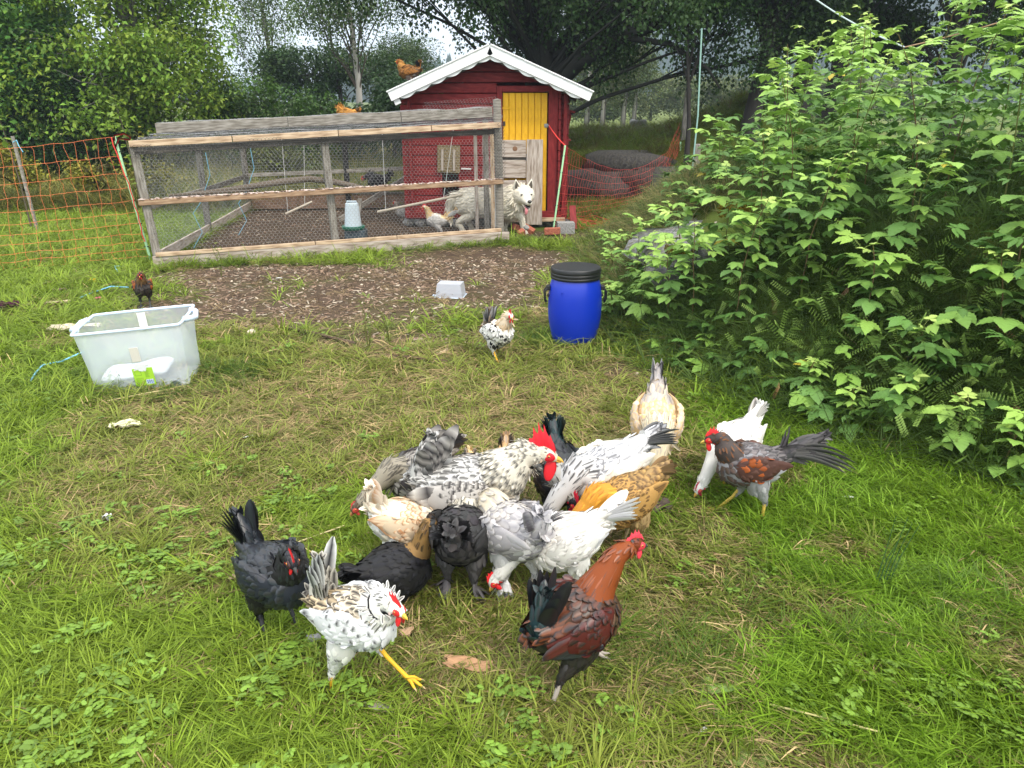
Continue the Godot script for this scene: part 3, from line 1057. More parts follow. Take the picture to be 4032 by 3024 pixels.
# Hexagonal wire netting stretched over a panel: `a` a corner, `e` and `f` its sides.
func hex_net(called: String, a: Vector3, e: Vector3, f: Vector3, cell: float, r: float, mt: Material, parent: Node3D, slack := 0.006) -> void:
	var key := "hex%.3f_%.4f" % [cell, r]
	if not M.has(key):
		var mb := MB.new()
		var h := cell * 0.5
		var c := V(0, 0, 0)
		for q in [[V(0, -h * 0.4, 0), V(0, h * 0.4, 0), 1.5], [V(0, h * 0.4, 0), V(h, h * 0.86, 0), 1.0], [V(0, h * 0.4, 0), V(-h, h * 0.86, 0), 1.0]]:
			mb.tube(PackedVector3Array([q[0], q[1]]), PackedFloat32Array([r * q[2], r * q[2]]), 3)
		M[key] = mb.mesh()
	var x := e.normalized()
	var y := (f - x * f.dot(x)).normalized()
	var z := x.cross(y)
	var where: Array[Transform3D] = []
	var tint := PackedColorArray()
	var rows := int(f.length() / (cell * 0.63))
	var cols := int(e.length() / cell)
	for i in rows:
		for k in cols:
			var u := (k + 0.5 * (i % 2) + 0.5) / cols
			var w := (i + 0.5) / rows
			var p := a + e * u + f * w + z * ns.get_noise_2d(u * 400.0, w * 300.0) * slack * 4.0
			where.append(Transform3D(Basis(x, f.normalized(), z), p))
			tint.append(Color.WHITE)
	many(called, M[key], mt, parent, where, tint)


func run() -> void:
	var o := V(-2.1, 0, -10.4)
	var t := thing("chicken_run", "timber-framed wire netting run built against the red henhouse", "chicken run", o)
	var FL := V(-3.80, 0, -8.16)
	var FR := V(-0.16, 0, -9.82)
	var ML := V(-4.10, 0, -10.5)
	var BL := V(-4.30, 0, -12.84)
	var BR := V(-1.45, 0, -13.1)
	var MF := V(-2.05, 0, -8.96)
	var dirf := (FR - FL).normalized()
	# posts
	board("post", FL - V(0, 0.1, 0) - o + V(0.02, 0, -0.05), FL + V(-0.06, 1.25, -0.05) - o, 0.085, 0.085, dirf, M.grey_wood, t, 0.01)
	rod("post", [FR - V(-0.01, 0.1, 0) - o, FR + V(0.0, 0.8, 0) - o, FR + V(-0.02, 1.68, 0) - o], 0.052, M.grey_wood, t, 10)
	board("post", MF - V(0, 0.1, 0.05) - o, MF + V(-0.05, 1.30, -0.05) - o, 0.08, 0.075, dirf, M.grey_wood, t, 0.01)
	board("post", ML - V(0, 0.1, 0) - o, ML + V(0, 1.20, 0) - o, 0.08, 0.08, dirf, M.dark_wood, t, 0.01)
	board("post", BL - V(0, 0.1, 0) - o, BL + V(0, 1.08, 0) - o, 0.09, 0.09, dirf, M.dark_wood, t, 0.01)
	board("post", V(-2.7, -0.1, -12.98) - o, V(-2.7, 1.15, -12.98) - o, 0.08, 0.08, dirf, M.black, t, 0.01)
	board("post", V(-0.33, 0.0, -10.35) - o, V(-0.34, 1.45, -10.35) - o, 0.07, 0.06, Vector3.RIGHT, M.grey_wood, t, 0.01)
	board("door_stile", V(-0.46, 0.05, -10.30) - o, V(-0.47, 1.42, -10.30) - o, 0.045, 0.03, Vector3.RIGHT, M.bleached_wood, t)
	board("door_stile", V(-0.245, 0.1, -10.15) - o, V(-0.25, 1.38, -10.15) - o, 0.05, 0.03, Vector3.RIGHT, M.pale_wood, t)
	board("door_panel", V(-0.20, 0.12, -10.2) - o, V(-0.2, 0.72, -10.2) - o, 0.08, 0.012, Vector3.RIGHT, paint(0.40, 0.42, 0.44, 0.5), t)
	# top rail: four new boards butted end to end
	var a := FL + V(-0.07, 1.245, 0.02)
	var b := FR + V(0.03, 1.395, 0.06)
	for i in 4:
		var u: float = [0.0, 0.245, 0.52, 0.785][i]
		var w: float = [0.245, 0.52, 0.785, 1.0][i]
		board("top_rail", a.lerp(b, u) - o + V(0, R(-0.003, 0.003), 0), a.lerp(b, w - 0.002) - o + V(0, R(-0.003, 0.003), 0), 0.062, 0.03 + 0.002 * (i % 2), Vector3.UP, M.pale_wood, t, 0.003)
	board("top_beam", FL + V(-0.05, 1.17, -0.03) - o, FR + V(0.0, 1.32, -0.03) - o, 0.06, 0.05, Vector3.UP, M.dark_wood, t)
	# mid rail: a slab with flaking bark along its upper edge
	var ra := FL + V(-0.06, 0.665, 0.04)
	var rb := FR + V(0.05, 0.735, 0.07)
	board("mid_rail", ra - o, rb - o, 0.058, 0.04, Vector3.UP, wood([[0.0, 0.17, 0.10, 0.06], [0.5, 0.33, 0.22, 0.14], [1.0, 0.48, 0.35, 0.24]], 0.8, 17), t, 0.006)
	var bk := MB.new()
	rng.seed = 8
	for i in 400:
		var u := R(0, 1)
		var p := ra.lerp(rb, u) + V(0, 0.031, 0) - o
		var q := R(0.6, 1.1)
		bk.col = Color(0.62 * q, 0.50 * q, 0.45 * q) if R(0, 1) < 0.72 else Color(0.20, 0.14, 0.10)
		bk.ell(Transform3D(Basis(V(R(-1, 1), R(-1, 1), R(-1, 1)).normalized(), R(-0.4, 0.4)), p + V(0, R(-0.004, 0.006), R(-0.018, 0.022))), V(R(0.008, 0.03), R(0.004, 0.010), R(0.006, 0.014)), 6, 4)
	part("flaking_bark", bk.mesh(), M.vc, t, Transform3D.IDENTITY, true)
	# bottom boards
	board("bottom_board", FL + V(0.0, 0.035, 0.05) - o, FR + V(0.12, 0.05, 0.08) - o, 0.15, 0.04, Vector3.UP, M.bleached_wood, t)
	for i in 3:
		var u: float = [0.0, 0.42, 0.66][i]
		var w: float = [0.42, 0.66, 1.0][i]
		board("bottom_rail", (FL + V(0.04, 0.13, 0.055)).lerp(FR + V(0.03, 0.15, 0.085), u) - o, (FL + V(0.04, 0.13, 0.055)).lerp(FR + V(0.03, 0.15, 0.085), w - 0.002) - o, 0.042, 0.036 + 0.002 * (i % 2), Vector3.UP, M.pale_wood, t)
	board("side_board", FL + V(0.03, 0.10, -0.1) - o, ML + V(0.03, 0.06, 0.05) - o, 0.11, 0.03, Vector3.UP, M.bleached_wood, t)
	board("side_board", ML + V(0.03, 0.06, -0.05) - o, BL + V(0.03, 0.09, 0) - o, 0.11, 0.03, Vector3.UP, M.bleached_wood, t)
	board("back_board", BL + V(0.05, 0.13, 0) - o, BR + V(0, 0.13, 0) - o, 0.22, 0.03, Vector3.UP, wood([[0.0, 0.10, 0.06, 0.04], [0.5, 0.20, 0.13, 0.09], [1.0, 0.30, 0.2, 0.15]], 0.85, 18), t)
	board("back_cap", BL + V(0.05, 0.255, 0) - o, BR + V(0, 0.255, 0) - o, 0.035, 0.05, Vector3.UP, M.dark_wood, t)
	board("side_rail", FL + V(0.0, 0.62, -0.1) - o, ML + V(0.03, 0.56, 0) - o, 0.07, 0.03, Vector3.UP, M.grey_wood, t)
	board("side_rail", ML + V(0.03, 0.56, 0) - o, BL + V(0.03, 0.55, 0) - o, 0.07, 0.03, Vector3.UP, M.dark_wood, t)
	board("back_rail", BL + V(0, 0.56, 0.03) - o, BR + V(0, 0.66, 0.03) - o, 0.06, 0.03, Vector3.UP, M.grey_wood, t)
	board("side_beam", FL + V(-0.05, 1.18, -0.02) - o, BL + V(0, 1.04, 0) - o, 0.06, 0.05, Vector3.UP, M.dark_wood, t)
	board("back_beam", BL + V(0, 1.06, 0) - o, BR + V(0, 1.2, 0) - o, 0.05, 0.05, Vector3.UP, M.dark_wood, t)
	# grey boards that carry the roof netting
	var ba := V(-3.83, 1.375, -8.72)
	var bb := V(-0.24, 1.535, -10.08)
	for i in 3:
		var u: float = [0.0, 0.36, 0.70][i]
		var w: float = [0.36, 0.70, 1.0][i]
		board("ridge_board", ba.lerp(bb, u) - o, ba.lerp(bb, w - 0.001) - o, 0.115, 0.026, Vector3.UP, M.grey_wood, t)
	board("roof_spar", V(-3.85, 1.37, -10.0) - o, V(-1.5, 1.46, -10.95) - o, 0.05, 0.05, Vector3.UP, M.grey_wood, t)
	# netting
	hex_net("wire_netting", FL + V(0, 0.15, 0.0) - o, FR - FL, V(-0.03, 1.08, 0), 0.044, 0.0010, M.wire, t)
	hex_net("wire_netting", FL + V(0, 0.12, 0.0) - o, BL - FL, V(0, 1.0, 0), 0.05, 0.0008, M.wire, t)
	hex_net("wire_netting", BL + V(0, 0.2, 0.0) - o, BR - BL, V(0, 0.9, 0), 0.06, 0.0012, M.wire, t)
	hex_net("wire_netting", FR + V(0, 0.1, 0.0) - o, V(-0.25, 0, -1.1), V(0, 1.3, 0), 0.05, 0.0012, M.wire, t)
	var up := ba + V(0, -0.05, 0) - (FL + V(-0.06, 1.27, 0))
	hex_net("roof_netting", FL + V(-0.06, 1.275, 0.0) - o, FR + V(0, 1.42, 0) - (FL + V(-0.06, 1.27, 0)), up, 0.034, 0.0013, M.wire, t)
	hex_net("roof_netting", FL + V(-0.06, 1.28, 0.0) - o, FR + V(0, 1.43, 0) - (FL + V(-0.06, 1.27, 0)), up, 0.040, 0.0013, M.net, t)
	hex_net("roof_netting", ba + V(0, 0.065, 0) - o, bb - ba, V(-0.45, -0.10, -3.9), 0.055, 0.0012, M.wire, t)
	# the ragged skirt of black net below the top rail
	hex_net("net_skirt", FL + V(-0.05, 1.10, 0.035) - o, FR - FL + V(0, 0.16, 0), V(-0.02, 0.115, 0), 0.032, 0.0017, M.net, t, 0.012)
	hex_net("net_skirt", FL + V(-0.05, 1.12, 0.045) - o, FR - FL + V(0, 0.16, 0), V(-0.02, 0.11, 0), 0.039, 0.0016, M.net, t, 0.014)
	hex_net("net_skirt", FR + V(-0.06, 0.75, 0.075) - o, V(0.14, 0, 0.02), V(-0.02, 0.66, 0), 0.03, 0.002, M.net, t, 0.02)
	# the fold of grey mesh gathered up against the tall post
	hex_net("mesh_fold", V(-1.1, 1.50, -9.55) - o, V(0.86, 0.06, -0.35), V(0.06, 0.15, -0.1), 0.04, 0.0007, M.wire, t, 0.004)
	var tatter := MB.new()
	for i in 26:
		var u := R(0.02, 0.24) if i < 16 else R(0.35, 0.5)
		var p := FL.lerp(FR, u) + V(0, 1.12 + 0.1 * u, -0.05)
		var q := [p]
		for j in 6:
			q.append(q[j] + V(R(-0.03, 0.035), R(-0.05, 0.015), R(-0.02, 0.02)))
		rope_in(tatter, q.map(func(w): return w - o), 0.0028, 3)
	part("torn_net", tatter.mesh(), M.net, t, Transform3D.IDENTITY, true)
	for i in 2:
		var x: float = [-3.55, -3.35][i]
		rod("cord", [V(x, 1.1, -9.3 - i) - o, V(x + 0.02, 0.85, -9.3 - i) - o, V(x - 0.09, 0.55, -9.2 - i) - o, V(x - 0.2, 0.42, -9.2 - i) - o, V(x - 0.12, 0.2, -9.2 - i) - o, V(x - 0.23, 0.02, -9.15 - i) - o], 0.0035, M.blue_cord, t)
	# perches, swings, ramp
	var lg := MB.new()
	lg.col = Color(0.15, 0.125, 0.10)
	lg.tube(PackedVector3Array([V(-3.55, 0.69, -8.6) - o, V(-3.1, 0.74, -8.8) - o, V(-2.6, 0.80, -8.95) - o, V(-2.3, 0.83, -9.05) - o, V(-2.0, 0.78, -9.1) - o, V(-1.75, 0.72, -9.2) - o]), PackedFloat32Array([0.022, 0.03, 0.038, 0.034, 0.036, 0.022]), 9, 0.12)
	lg.tube(PackedVector3Array([V(-3.7, 0.70, -8.5) - o, V(-3.3, 0.71, -8.7) - o, V(-2.9, 0.72, -8.85) - o]), PackedFloat32Array([0.014, 0.018, 0.012]), 7, 0.1)
	var perch := part("perch_log", lg.mesh(), M.bark, self, Transform3D(Basis.IDENTITY, o))
	tag(perch, "crooked barky branch lying as a perch behind the run's mid rail", "perch")
	for i in 2:
		var p: Array = [[V(-1.72, 0.335, -10.0), V(-0.58, 0.52, -10.45), V(-1.62, 1.3, -10.1), V(-0.75, 1.36, -10.45)], [V(-3.3, 0.13, -11.4), V(-2.95, 0.28, -11.6), V(-3.25, 1.25, -11.4), V(-2.98, 1.28, -11.6)]][i]
		var s := thing("swing_perch", ["long pale swing stick hanging on cords by the pop-hole", "short stick hanging on cords at the back of the run"][i], "swing", p[0], 0.0, "swings in the run")
		rod("stick", [Vector3.ZERO, p[1] - p[0]], 0.017, paint(0.48, 0.42, 0.33, 0.8), s, 8)
		rod("cord", [(p[1] - p[0]) * 0.09, p[2] - p[0]], 0.004, M.cord, s, 5)
		rod("cord", [(p[1] - p[0]) * 0.72, p[3] - p[0]], 0.004, M.cord, s, 5)
	var rp := thing("hen_ramp", "two-railed wooden ramp slanting up to the back of the henhouse", "ramp", V(-2.3, 0, -11.4))
	for i in 2:
		board("rail", V(-0.2, 0.06, 0.1 - 0.3 * i), V(0.95, 0.74, -0.75 - 0.3 * i), 0.07, 0.03, Vector3.UP, M.grey_wood, rp)
	for i in 6:
		var f := i / 5.0
		board("tread", V(-0.1, 0.14, 0.0).lerp(V(0.85, 0.72, -0.7), f) + V(0, 0, 0.06), V(-0.1, 0.14, 0.0).lerp(V(0.85, 0.72, -0.7), f) + V(0, 0, -0.32), 0.03, 0.02, Vector3.UP, M.grey_wood, rp)
	board("prop", V(0.06, -0.02, 0.14), V(0.12, 0.36, 0.1), 0.06, 0.03, Vector3.RIGHT, M.grey_wood, rp)
	# drinker on a block
	var w := thing("drinker", "pale plastic poultry drinker with green tray standing in the run", "drinker", V(-2.03, 0.0, -9.95))
	var plastic := paint(0.62, 0.72, 0.78, 0.35)
	var mb := MB.new()
	Loft.new([[V(0, 0.165, 0), 0.108, 0.108], [V(0, 0.2, 0), 0.106, 0.106], [V(0, 0.32, 0), 0.094, 0.094], [V(0, 0.435, 0), 0.083, 0.083], [V(0, 0.452, 0), 0.070, 0.070], [V(0, 0.455, 0), 0.004, 0.004]], 3, V(0, 0, 1)).skin(mb, 20, Color.WHITE)
	var tank := part("tank", mb.mesh(), plastic, w)
	rod("carry_loop", [V(-0.06, 0.445, 0), V(-0.06, 0.475, 0), V(0.06, 0.475, 0), V(0.06, 0.445, 0)], 0.008, plastic, tank)
	var tr := MB.new()
	Loft.new([[V(0, 0.12, 0), 0.10, 0.10], [V(0, 0.125, 0), 0.14, 0.14], [V(0, 0.165, 0), 0.148, 0.148], [V(0, 0.166, 0), 0.138, 0.138], [V(0, 0.14, 0), 0.11, 0.11]], 2, V(0, 0, 1)).skin(tr, 20, Color.WHITE)
	part("tray", tr.mesh(), paint(0.01, 0.14, 0.085, 0.45), w)
	part("stand", plank_mesh(V(0.26, 0.12, 0.2), 0.01), paint(0.05, 0.075, 0.09, 0.7), w, Transform3D(Basis.IDENTITY, V(0.03, 0.06, 0)))
	var lf := MB.new()
	lf.feather(V(-0.09, 0.0, 0), V(1, 0.15, 0).normalized(), V(0, 1, 0.3).normalized(), 0.19, 0.045, 0.25, 0.9, Color(0.60, 0.72, 0.03), Color(0.60, 0.72, 0.03), 0)
	tag(part("cabbage_leaf", lf.mesh(), M.leaf, self, Transform3D(Basis.IDENTITY, V(-1.49, 0.02, -9.72))), "bright yellow-green scrap of leaf on the run's earth floor", "leaf")


func netting(called: String, label: String, top: Array, foot: Array, heights: Array, gap: float, mt: Material, r: float, sway: float) -> Node3D:
	# top and foot: matching lists of points along the fence; heights: where the level strands run (0..1)
	var t := thing(called, label, "fence", foot[0])
	var o: Vector3 = foot[0]
	var steps := 0
	var total := 0.0
	for i in range(foot.size() - 1):
		total += (foot[i + 1] as Vector3).distance_to(foot[i])
	steps = int(total / gap)
	var at := func(u: float, h: float) -> Vector3:
		var f := u * (foot.size() - 1)
		var i := mini(int(f), foot.size() - 2)
		var a: Vector3 = (foot[i] as Vector3).lerp(foot[i + 1], f - i)
		var b: Vector3 = (top[i] as Vector3).lerp(top[i + 1], f - i)
		return a.lerp(b, h) + V(ns.get_noise_2d(u * 900.0, h * 300.0), ns.get_noise_2d(u * 900.0, h * 300.0 + 99.0) * 0.5, ns.get_noise_2d(u * 700.0 + 50.0, h * 300.0)) * sway - o
	var mb := MB.new()
	for h in heights:
		var pts := []
		for i in steps * 2 + 1:
			pts.append(at.call(float(i) / (steps * 2), h))
		rope_in(mb, pts, r, 4)
	part("level_strand", mb.mesh(), mt, t, Transform3D.IDENTITY, true)
	var vb := MB.new()
	for i in range(1, steps):
		var pts := []
		for h in heights:
			if pts.size():
				var p: Vector3 = at.call((i + R(-0.13, 0.13)) / steps, h - R(0.02, 0.05))
				pts.append(p)
			pts.append(at.call((i + R(-0.16, 0.16)) / float(steps), h))
		rope_in(vb, pts, r * 0.8, 4)
	part("upright_strand", vb.mesh(), mt, t, Transform3D.IDENTITY, true)
	return t


func pole(parent: Node3D, a: Vector3, b: Vector3, r: float, mt: Material) -> void:
	rod("pole", [a - parent.position, a.lerp(b, 0.5) - parent.position, b - parent.position], r, mt, parent, 8)
	for i in 5:
		var p := a.lerp(b, 0.12 + 0.19 * i) - parent.position
		rod("clip", [p + V(-0.03, 0, 0), p + V(0.025, 0.004, 0.01)], 0.006, M.black, parent, 5)


func fences() -> void:
	rng.seed = 31
	var hs := [0.0, 0.06, 0.125, 0.2, 0.285, 0.375, 0.475, 0.59, 0.71, 0.85, 1.0]
	var a := netting("orange_netting_fence", "orange poultry netting with green pole at the left of the run", [V(-4.13, 1.30, -8.42), V(-5.2, 1.19, -8.1), V(-6.6, 1.12, -7.7), V(-8.2, 1.12, -7.2)], [V(-3.98, 0.06, -8.45), V(-5.15, 0.03, -7.85), V(-6.6, 0.0, -7.4), V(-8.2, 0.0, -6.9)], hs, 0.13, M.twine, 0.0018, 0.028)
	pole(a, V(-3.98, 0.0, -8.45), V(-4.14, 1.31, -8.42), 0.013, M.green_rod)
	var cord := []
	for i in 15:
		cord.append(V(-4.15, 1.30, -8.38).lerp(V(-4.0, 0.22, -8.42), i / 14.0) + V(R(-0.012, 0.012) + 0.03 * sin(i * 0.22), 0, 0.02) - a.position)
	rod("hanging_cord", cord, 0.006, M.red_rope, a)
	var tie := rod("red_tie", [V(-4.14, 1.27, -8.4), V(-4.12, 1.32, -8.38), V(-4.0, 1.34, -8.35), V(-3.87, 1.31, -8.2), V(-3.93, 1.28, -8.3), V(-4.08, 1.29, -8.38), V(-4.13, 1.2, -8.38)], 0.009, M.red_rope, self)
	tag(tie, "red rope tying the green pole to the run's corner", "rope")
	var hs2 := [0.0, 0.05, 0.11, 0.18, 0.26, 0.35, 0.45, 0.56, 0.69, 0.83, 1.0]
	var top := []
	var foot := []
	for i in 9:
		var u := i / 8.0
		foot.append(V(lerpf(0.56, 3.05, u), 0, lerpf(-10.6, -14.6, u)))
		top.append(V(lerpf(0.70, 3.02, u), lerpf(1.10, 0.98, u) - 0.38 * sin(PI * u) , lerpf(-10.6, -14.6, u)))
		foot[i].y = high(foot[i].x, foot[i].z) + 0.02
		top[i].y = maxf(top[i].y, foot[i].y + 0.45)
	var b := netting("red_netting_fence", "sagging red poultry netting running from the henhouse corner toward the trees", top, foot, hs2, 0.085, M.red_twine, 0.0019, 0.03)
	pole(b, V(0.56, 0.0, -10.58), V(0.70, 1.12, -10.6), 0.013, M.green_rod)
	pole(b, V(3.07, 0.1, -14.55), V(3.05, 1.0, -14.6), 0.016, M.green_rod)
	# loose red net heaped on the ground
	var heap := MB.new()
	for i in 90:
		var p := V(R(0.85, 1.75), R(0.01, 0.07), R(-11.5, -10.6))
		var q := [p]
		for j in 5:
			q.append(q[j] + V(R(-0.12, 0.12), R(-0.03, 0.03), R(-0.08, 0.08)))
			q[j + 1].y = clampf(q[j + 1].y, 0.0, 0.12)
		rope_in(heap, q, 0.0028, 3)
	tag(part("netting_heap", heap.mesh(), M.red_twine, self), "loose red netting bunched on the earth by the concrete block", "netting")
	var words := ["short grey fence post at the far end of the red netting", "taller grey post carrying the thin green rod"]
	for i in 2:
		var p: Vector3 = [V(3.15, 0.1, -14.8), V(2.52, 0.3, -11.05)][i]
		p.y = high(p.x, p.z) - 0.1
		var q := thing("fence_post", words[i], "post", p, 0.0, "grey wooden fence posts")
		board("post", Vector3.ZERO, V([0.02, 0.03][i], [0.95, 1.12 - p.y][i], 0), [0.11, 0.085][i], 0.07, Vector3.RIGHT, M.grey_wood, q, 0.012)
	var g := rod("green_rod", [V(2.47, 0.55, -10.95), V(2.50, 1.5, -10.97), V(2.47, 2.56, -11.0)], 0.012, paint(0.25, 0.42, 0.36, 0.5), self)
	tag(g, "tall thin grey-green rod standing against the grey post", "rod")
	# ropes strung over the raspberries
	var ropes := [[V(2.45, 2.62, -7.5), V(2.95, 2.02, -6.3), 0.006, "pale blue-grey rope sloping down into the raspberry tops"], [V(2.95, 2.02, -6.3), V(4.6, 2.55, -6.0), 0.005, "brownish cord rising right from the rope knot"]]
	for r in ropes:
		var m := paint(0.42, 0.50, 0.50, 0.8) if r[3].begins_with("pale") else paint(0.33, 0.21, 0.12, 0.8)
		tag(rod("strung_rope", hang(r[0], r[1], 0.04), r[2], m, self), r[3], "rope", "ropes strung over the raspberries")


# One raspberry leaflet: pleated between its veins, toothed along its edge, drooping at the tip.
func leaflet(mb: MB, o: Vector3, d: Vector3, up: Vector3, le: float, q: float) -> void:
	var s := d.cross(up).normalized()
	var rows := 11
	var base := mb.v.size()
	for i in rows:
		var t := float(i) / (rows - 1)
		var w := le * 0.36 * pow(sin(PI * pow(t, 0.72)), 0.8) * (1.0 - 0.25 * t) + 0.0005
		var tooth := 1.0 + (0.10 if i % 2 else -0.05)
		var c := o + d * (le * t) - up * (le * (0.42 * t * t - 0.06 * t))
		var ridge := (0.035 if i % 2 else -0.03) * le
		for k in 5:
			var x := (k - 2) * 0.5
			var ax := absf(x)
			var p := c + s * (w * x * (tooth if ax > 0.9 else 1.0)) + up * (0.10 * w * ax * 2.0 + ridge * ax * (1.0 - 0.3 * ax) - ax * ax * w * 0.28) + d * (ax * w * 0.28)
			var nn := (up + d * (0.5 * t + (0.75 if i % 2 else -0.75) * ax * 0.6) - s * x * 0.2).normalized()
			var g := q * (1.12 if k == 2 else (0.95 if i % 2 else 1.06))
			mb.push(p, nn, Color(g, g, g * (1.15 if k == 2 else 1.0)))
	mb.grid(base, rows, 5)


func leaf_mesh(n: int, le: float, q: float) -> ArrayMesh:     # petiole along +x with three or five leaflets
	var mb := MB.new()
	mb.col = Color(0.9 * q, 0.75 * q, 0.9 * q)
	var pet := le * 0.9
	mb.tube(PackedVector3Array([V(0, 0, 0), V(pet * 0.5, pet * 0.12, 0), V(pet, pet * 0.06, 0)]), PackedFloat32Array([0.0018, 0.0014, 0.001]), 4)
	leaflet(mb, V(pet, pet * 0.06, 0), V(1, R(-0.2, 0.05), 0).normalized(), V(0.1, 1, R(-0.1, 0.1)).normalized(), le, q)
	for s in [-1.0, 1.0]:
		leaflet(mb, V(pet * 0.86, pet * 0.07, 0), V(0.45, R(-0.25, 0.1), s).normalized(), V(0.1, 1, -s * 0.15).normalized(), le * R(0.74, 0.86), q * R(0.93, 1.05))
		if n == 5:
			leaflet(mb, V(pet * 0.62, pet * 0.09, 0), V(0.1, R(-0.3, 0.1), s).normalized(), V(0.1, 1, -s * 0.15).normalized(), le * R(0.6, 0.7), q * R(0.93, 1.05))
	return mb.mesh()


func bank() -> void:
	# the mossy boulder in the bank
	rng.seed = 12
	var st := MB.new()
	var f := FastNoiseLite.new()
	f.seed = 3
	f.frequency = 1.1
	st.ell(Transform3D.IDENTITY, Vector3.ONE, 40, 26)
	for i in st.v.size():
		var p := st.v[i]
		var q := p.clamp(V(-0.8, -0.7, -0.75), V(0.8, 0.62, 0.75))
		st.v[i] = q * (1.0 + 0.3 * f.get_noise_3dv(p) + 0.12 * f.get_noise_3dv(p * 3.3) + 0.05 * f.get_noise_3dv(p * 9.0))
	for i in st.n.size():
		st.n[i] = (st.n[i] + V(f.get_noise_3dv(st.v[i] * 3.0), 0.0, f.get_noise_3dv(st.v[i] * 3.0 + V(7, 7, 7))) * 0.9).normalized()
	var b := thing("boulder", "grey lichened boulder showing among the raspberries on the bank", "boulder", V(1.72, 0.42, -6.1))
	part("stone", st.mesh(), M.rock, b, Transform3D(Basis(V(0.2, 0.3, 1).normalized(), 0.5).scaled(V(0.78, 0.42, 0.6)), V(0, 0.02, 0)))
	var moss := []
	var mt := PackedColorArray()
	var tuft := MB.new()
	for i in 14:
		var d := V(R(-1, 1), R(0.4, 1.4), R(-1, 1)).normalized()
		tuft.feather(Vector3.ZERO, d, V(R(-1, 1), R(-1, 1), 0.4).normalized(), R(0.02, 0.04), 0.005, 0, 0, Color.WHITE, Color.WHITE, 0)
	for i in 460:
		var c: Vector3 = [V(0.05, 0.40, 0.15), V(-0.42, 0.12, 0.35), V(0.45, 0.32, 0.15), V(-0.25, -0.05, 0.5)][i % 4]
		var d := V(R(-1, 1), R(-0.3, 1), R(-1, 1)).normalized() * pow(R(0, 1), 0.6)
		moss.append(Transform3D(Basis(Vector3.UP, R(0, 6)).scaled(Vector3.ONE * R(0.7, 1.3)), c + d * V(0.24, 0.08, 0.2)))
		var q := R(0.7, 1.25)
		mt.append(Color(0.20 * q, 0.16 * q, 0.02))
	var wm: Array[Transform3D] = []
	wm.assign(moss)
	many("moss", tuft.mesh(), M.hay, b, wm, mt)
	# grey rock faces under the outcrop beyond the netting, shade painted into their colour
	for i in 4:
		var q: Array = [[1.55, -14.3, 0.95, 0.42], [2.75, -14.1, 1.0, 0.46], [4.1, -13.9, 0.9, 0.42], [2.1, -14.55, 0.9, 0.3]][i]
		var r := part("rock_outcrop", stone_mesh(i), M.shaded_rock, self, Transform3D(Basis(Vector3.UP, i * 1.3).scaled(V(q[2], q[3], 0.8)), V(q[0], high(q[0], q[1]) - 0.04, q[1])))
		tag(r, ["shade-darkened rock face behind the left part of the red netting", "shade-darkened rock face behind the middle of the red netting", "shade-darkened rock behind the far end of the red netting", "shade-darkened grey rock showing under the grassy outcrop's brow"][i], "rock", "shade-darkened rocks under the grassy outcrop")
	var cap := part("cap_stone", stone_mesh(4), M.concrete, self, Transform3D(Basis.IDENTITY.scaled(V(0.22, 0.16, 0.2)), V(2.7, high(2.7, -17.3) + 0.1, -17.3)))
	tag(cap, "small pale stone on top of the grassy outcrop", "stone")
	# raspberry canes
	var bright := []
	var sets := []
	for k in 6:
		sets.append(leaf_mesh(3 if k < 3 else 5, [0.072, 0.09, 0.105, 0.095, 0.11, 0.12][k], 1.0))
	var tones := []
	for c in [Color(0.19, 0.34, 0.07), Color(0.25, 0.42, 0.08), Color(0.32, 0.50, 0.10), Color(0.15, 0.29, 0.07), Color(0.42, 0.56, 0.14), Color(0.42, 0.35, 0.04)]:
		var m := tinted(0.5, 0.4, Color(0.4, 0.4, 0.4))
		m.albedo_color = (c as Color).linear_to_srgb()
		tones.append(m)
	var spots := []
	# front row by the barrel, the middle of the bank, the thick right-hand mass, and the low ones at its foot
	for q in [[0.95, -5.55, 0.62], [1.08, -5.2, 0.78], [1.2, -5.0, 0.85], [1.0, -6.1, 0.6], [1.25, -5.6, 0.8], [0.9, -6.9, 0.42], [1.05, -7.6, 0.38], [0.78, -5.75, 0.4], [1.15, -6.6, 0.5], [1.0, -8.3, 0.35],
			[1.42, -4.75, 0.95], [1.6, -5.0, 1.05], [1.5, -5.4, 0.8], [1.75, -4.6, 1.0], [1.85, -5.2, 1.15], [2.0, -4.8, 1.25], [1.95, -5.7, 1.3], [2.2, -5.2, 1.35], [2.15, -6.2, 1.35], [2.5, -5.6, 1.45], [2.4, -4.7, 1.2],
			[2.55, -6.3, 1.5], [2.8, -5.1, 1.45], [2.95, -5.9, 1.6], [3.2, -5.3, 1.6], [3.35, -6.2, 1.7], [3.6, -5.5, 1.7], [2.75, -4.4, 1.3], [3.1, -4.6, 1.5], [3.4, -4.9, 1.55], [3.8, -4.7, 1.6], [4.1, -5.4, 1.7], [2.3, -7.0, 1.15],
			[1.75, -6.75, 0.7], [2.8, -6.9, 1.4], [2.6, -3.95, 1.0], [2.9, -3.9, 1.35], [3.2, -4.1, 1.5], [2.75, -3.5, 0.9], [3.0, -3.4, 1.2], [2.45, -3.75, 0.55], [3.4, -3.7, 1.5], [2.6, -3.3, 0.55],
			[1.72, -3.65, 0.3], [1.9, -3.55, 0.36], [2.1, -3.35, 0.34], [1.62, -3.95, 0.3], [2.25, -3.2, 0.4], [2.05, -3.75, 0.42], [2.3, -2.95, 0.3], [1.95, -4.1, 0.6], [2.2, -4.3, 0.75]]:
		spots.append(q)
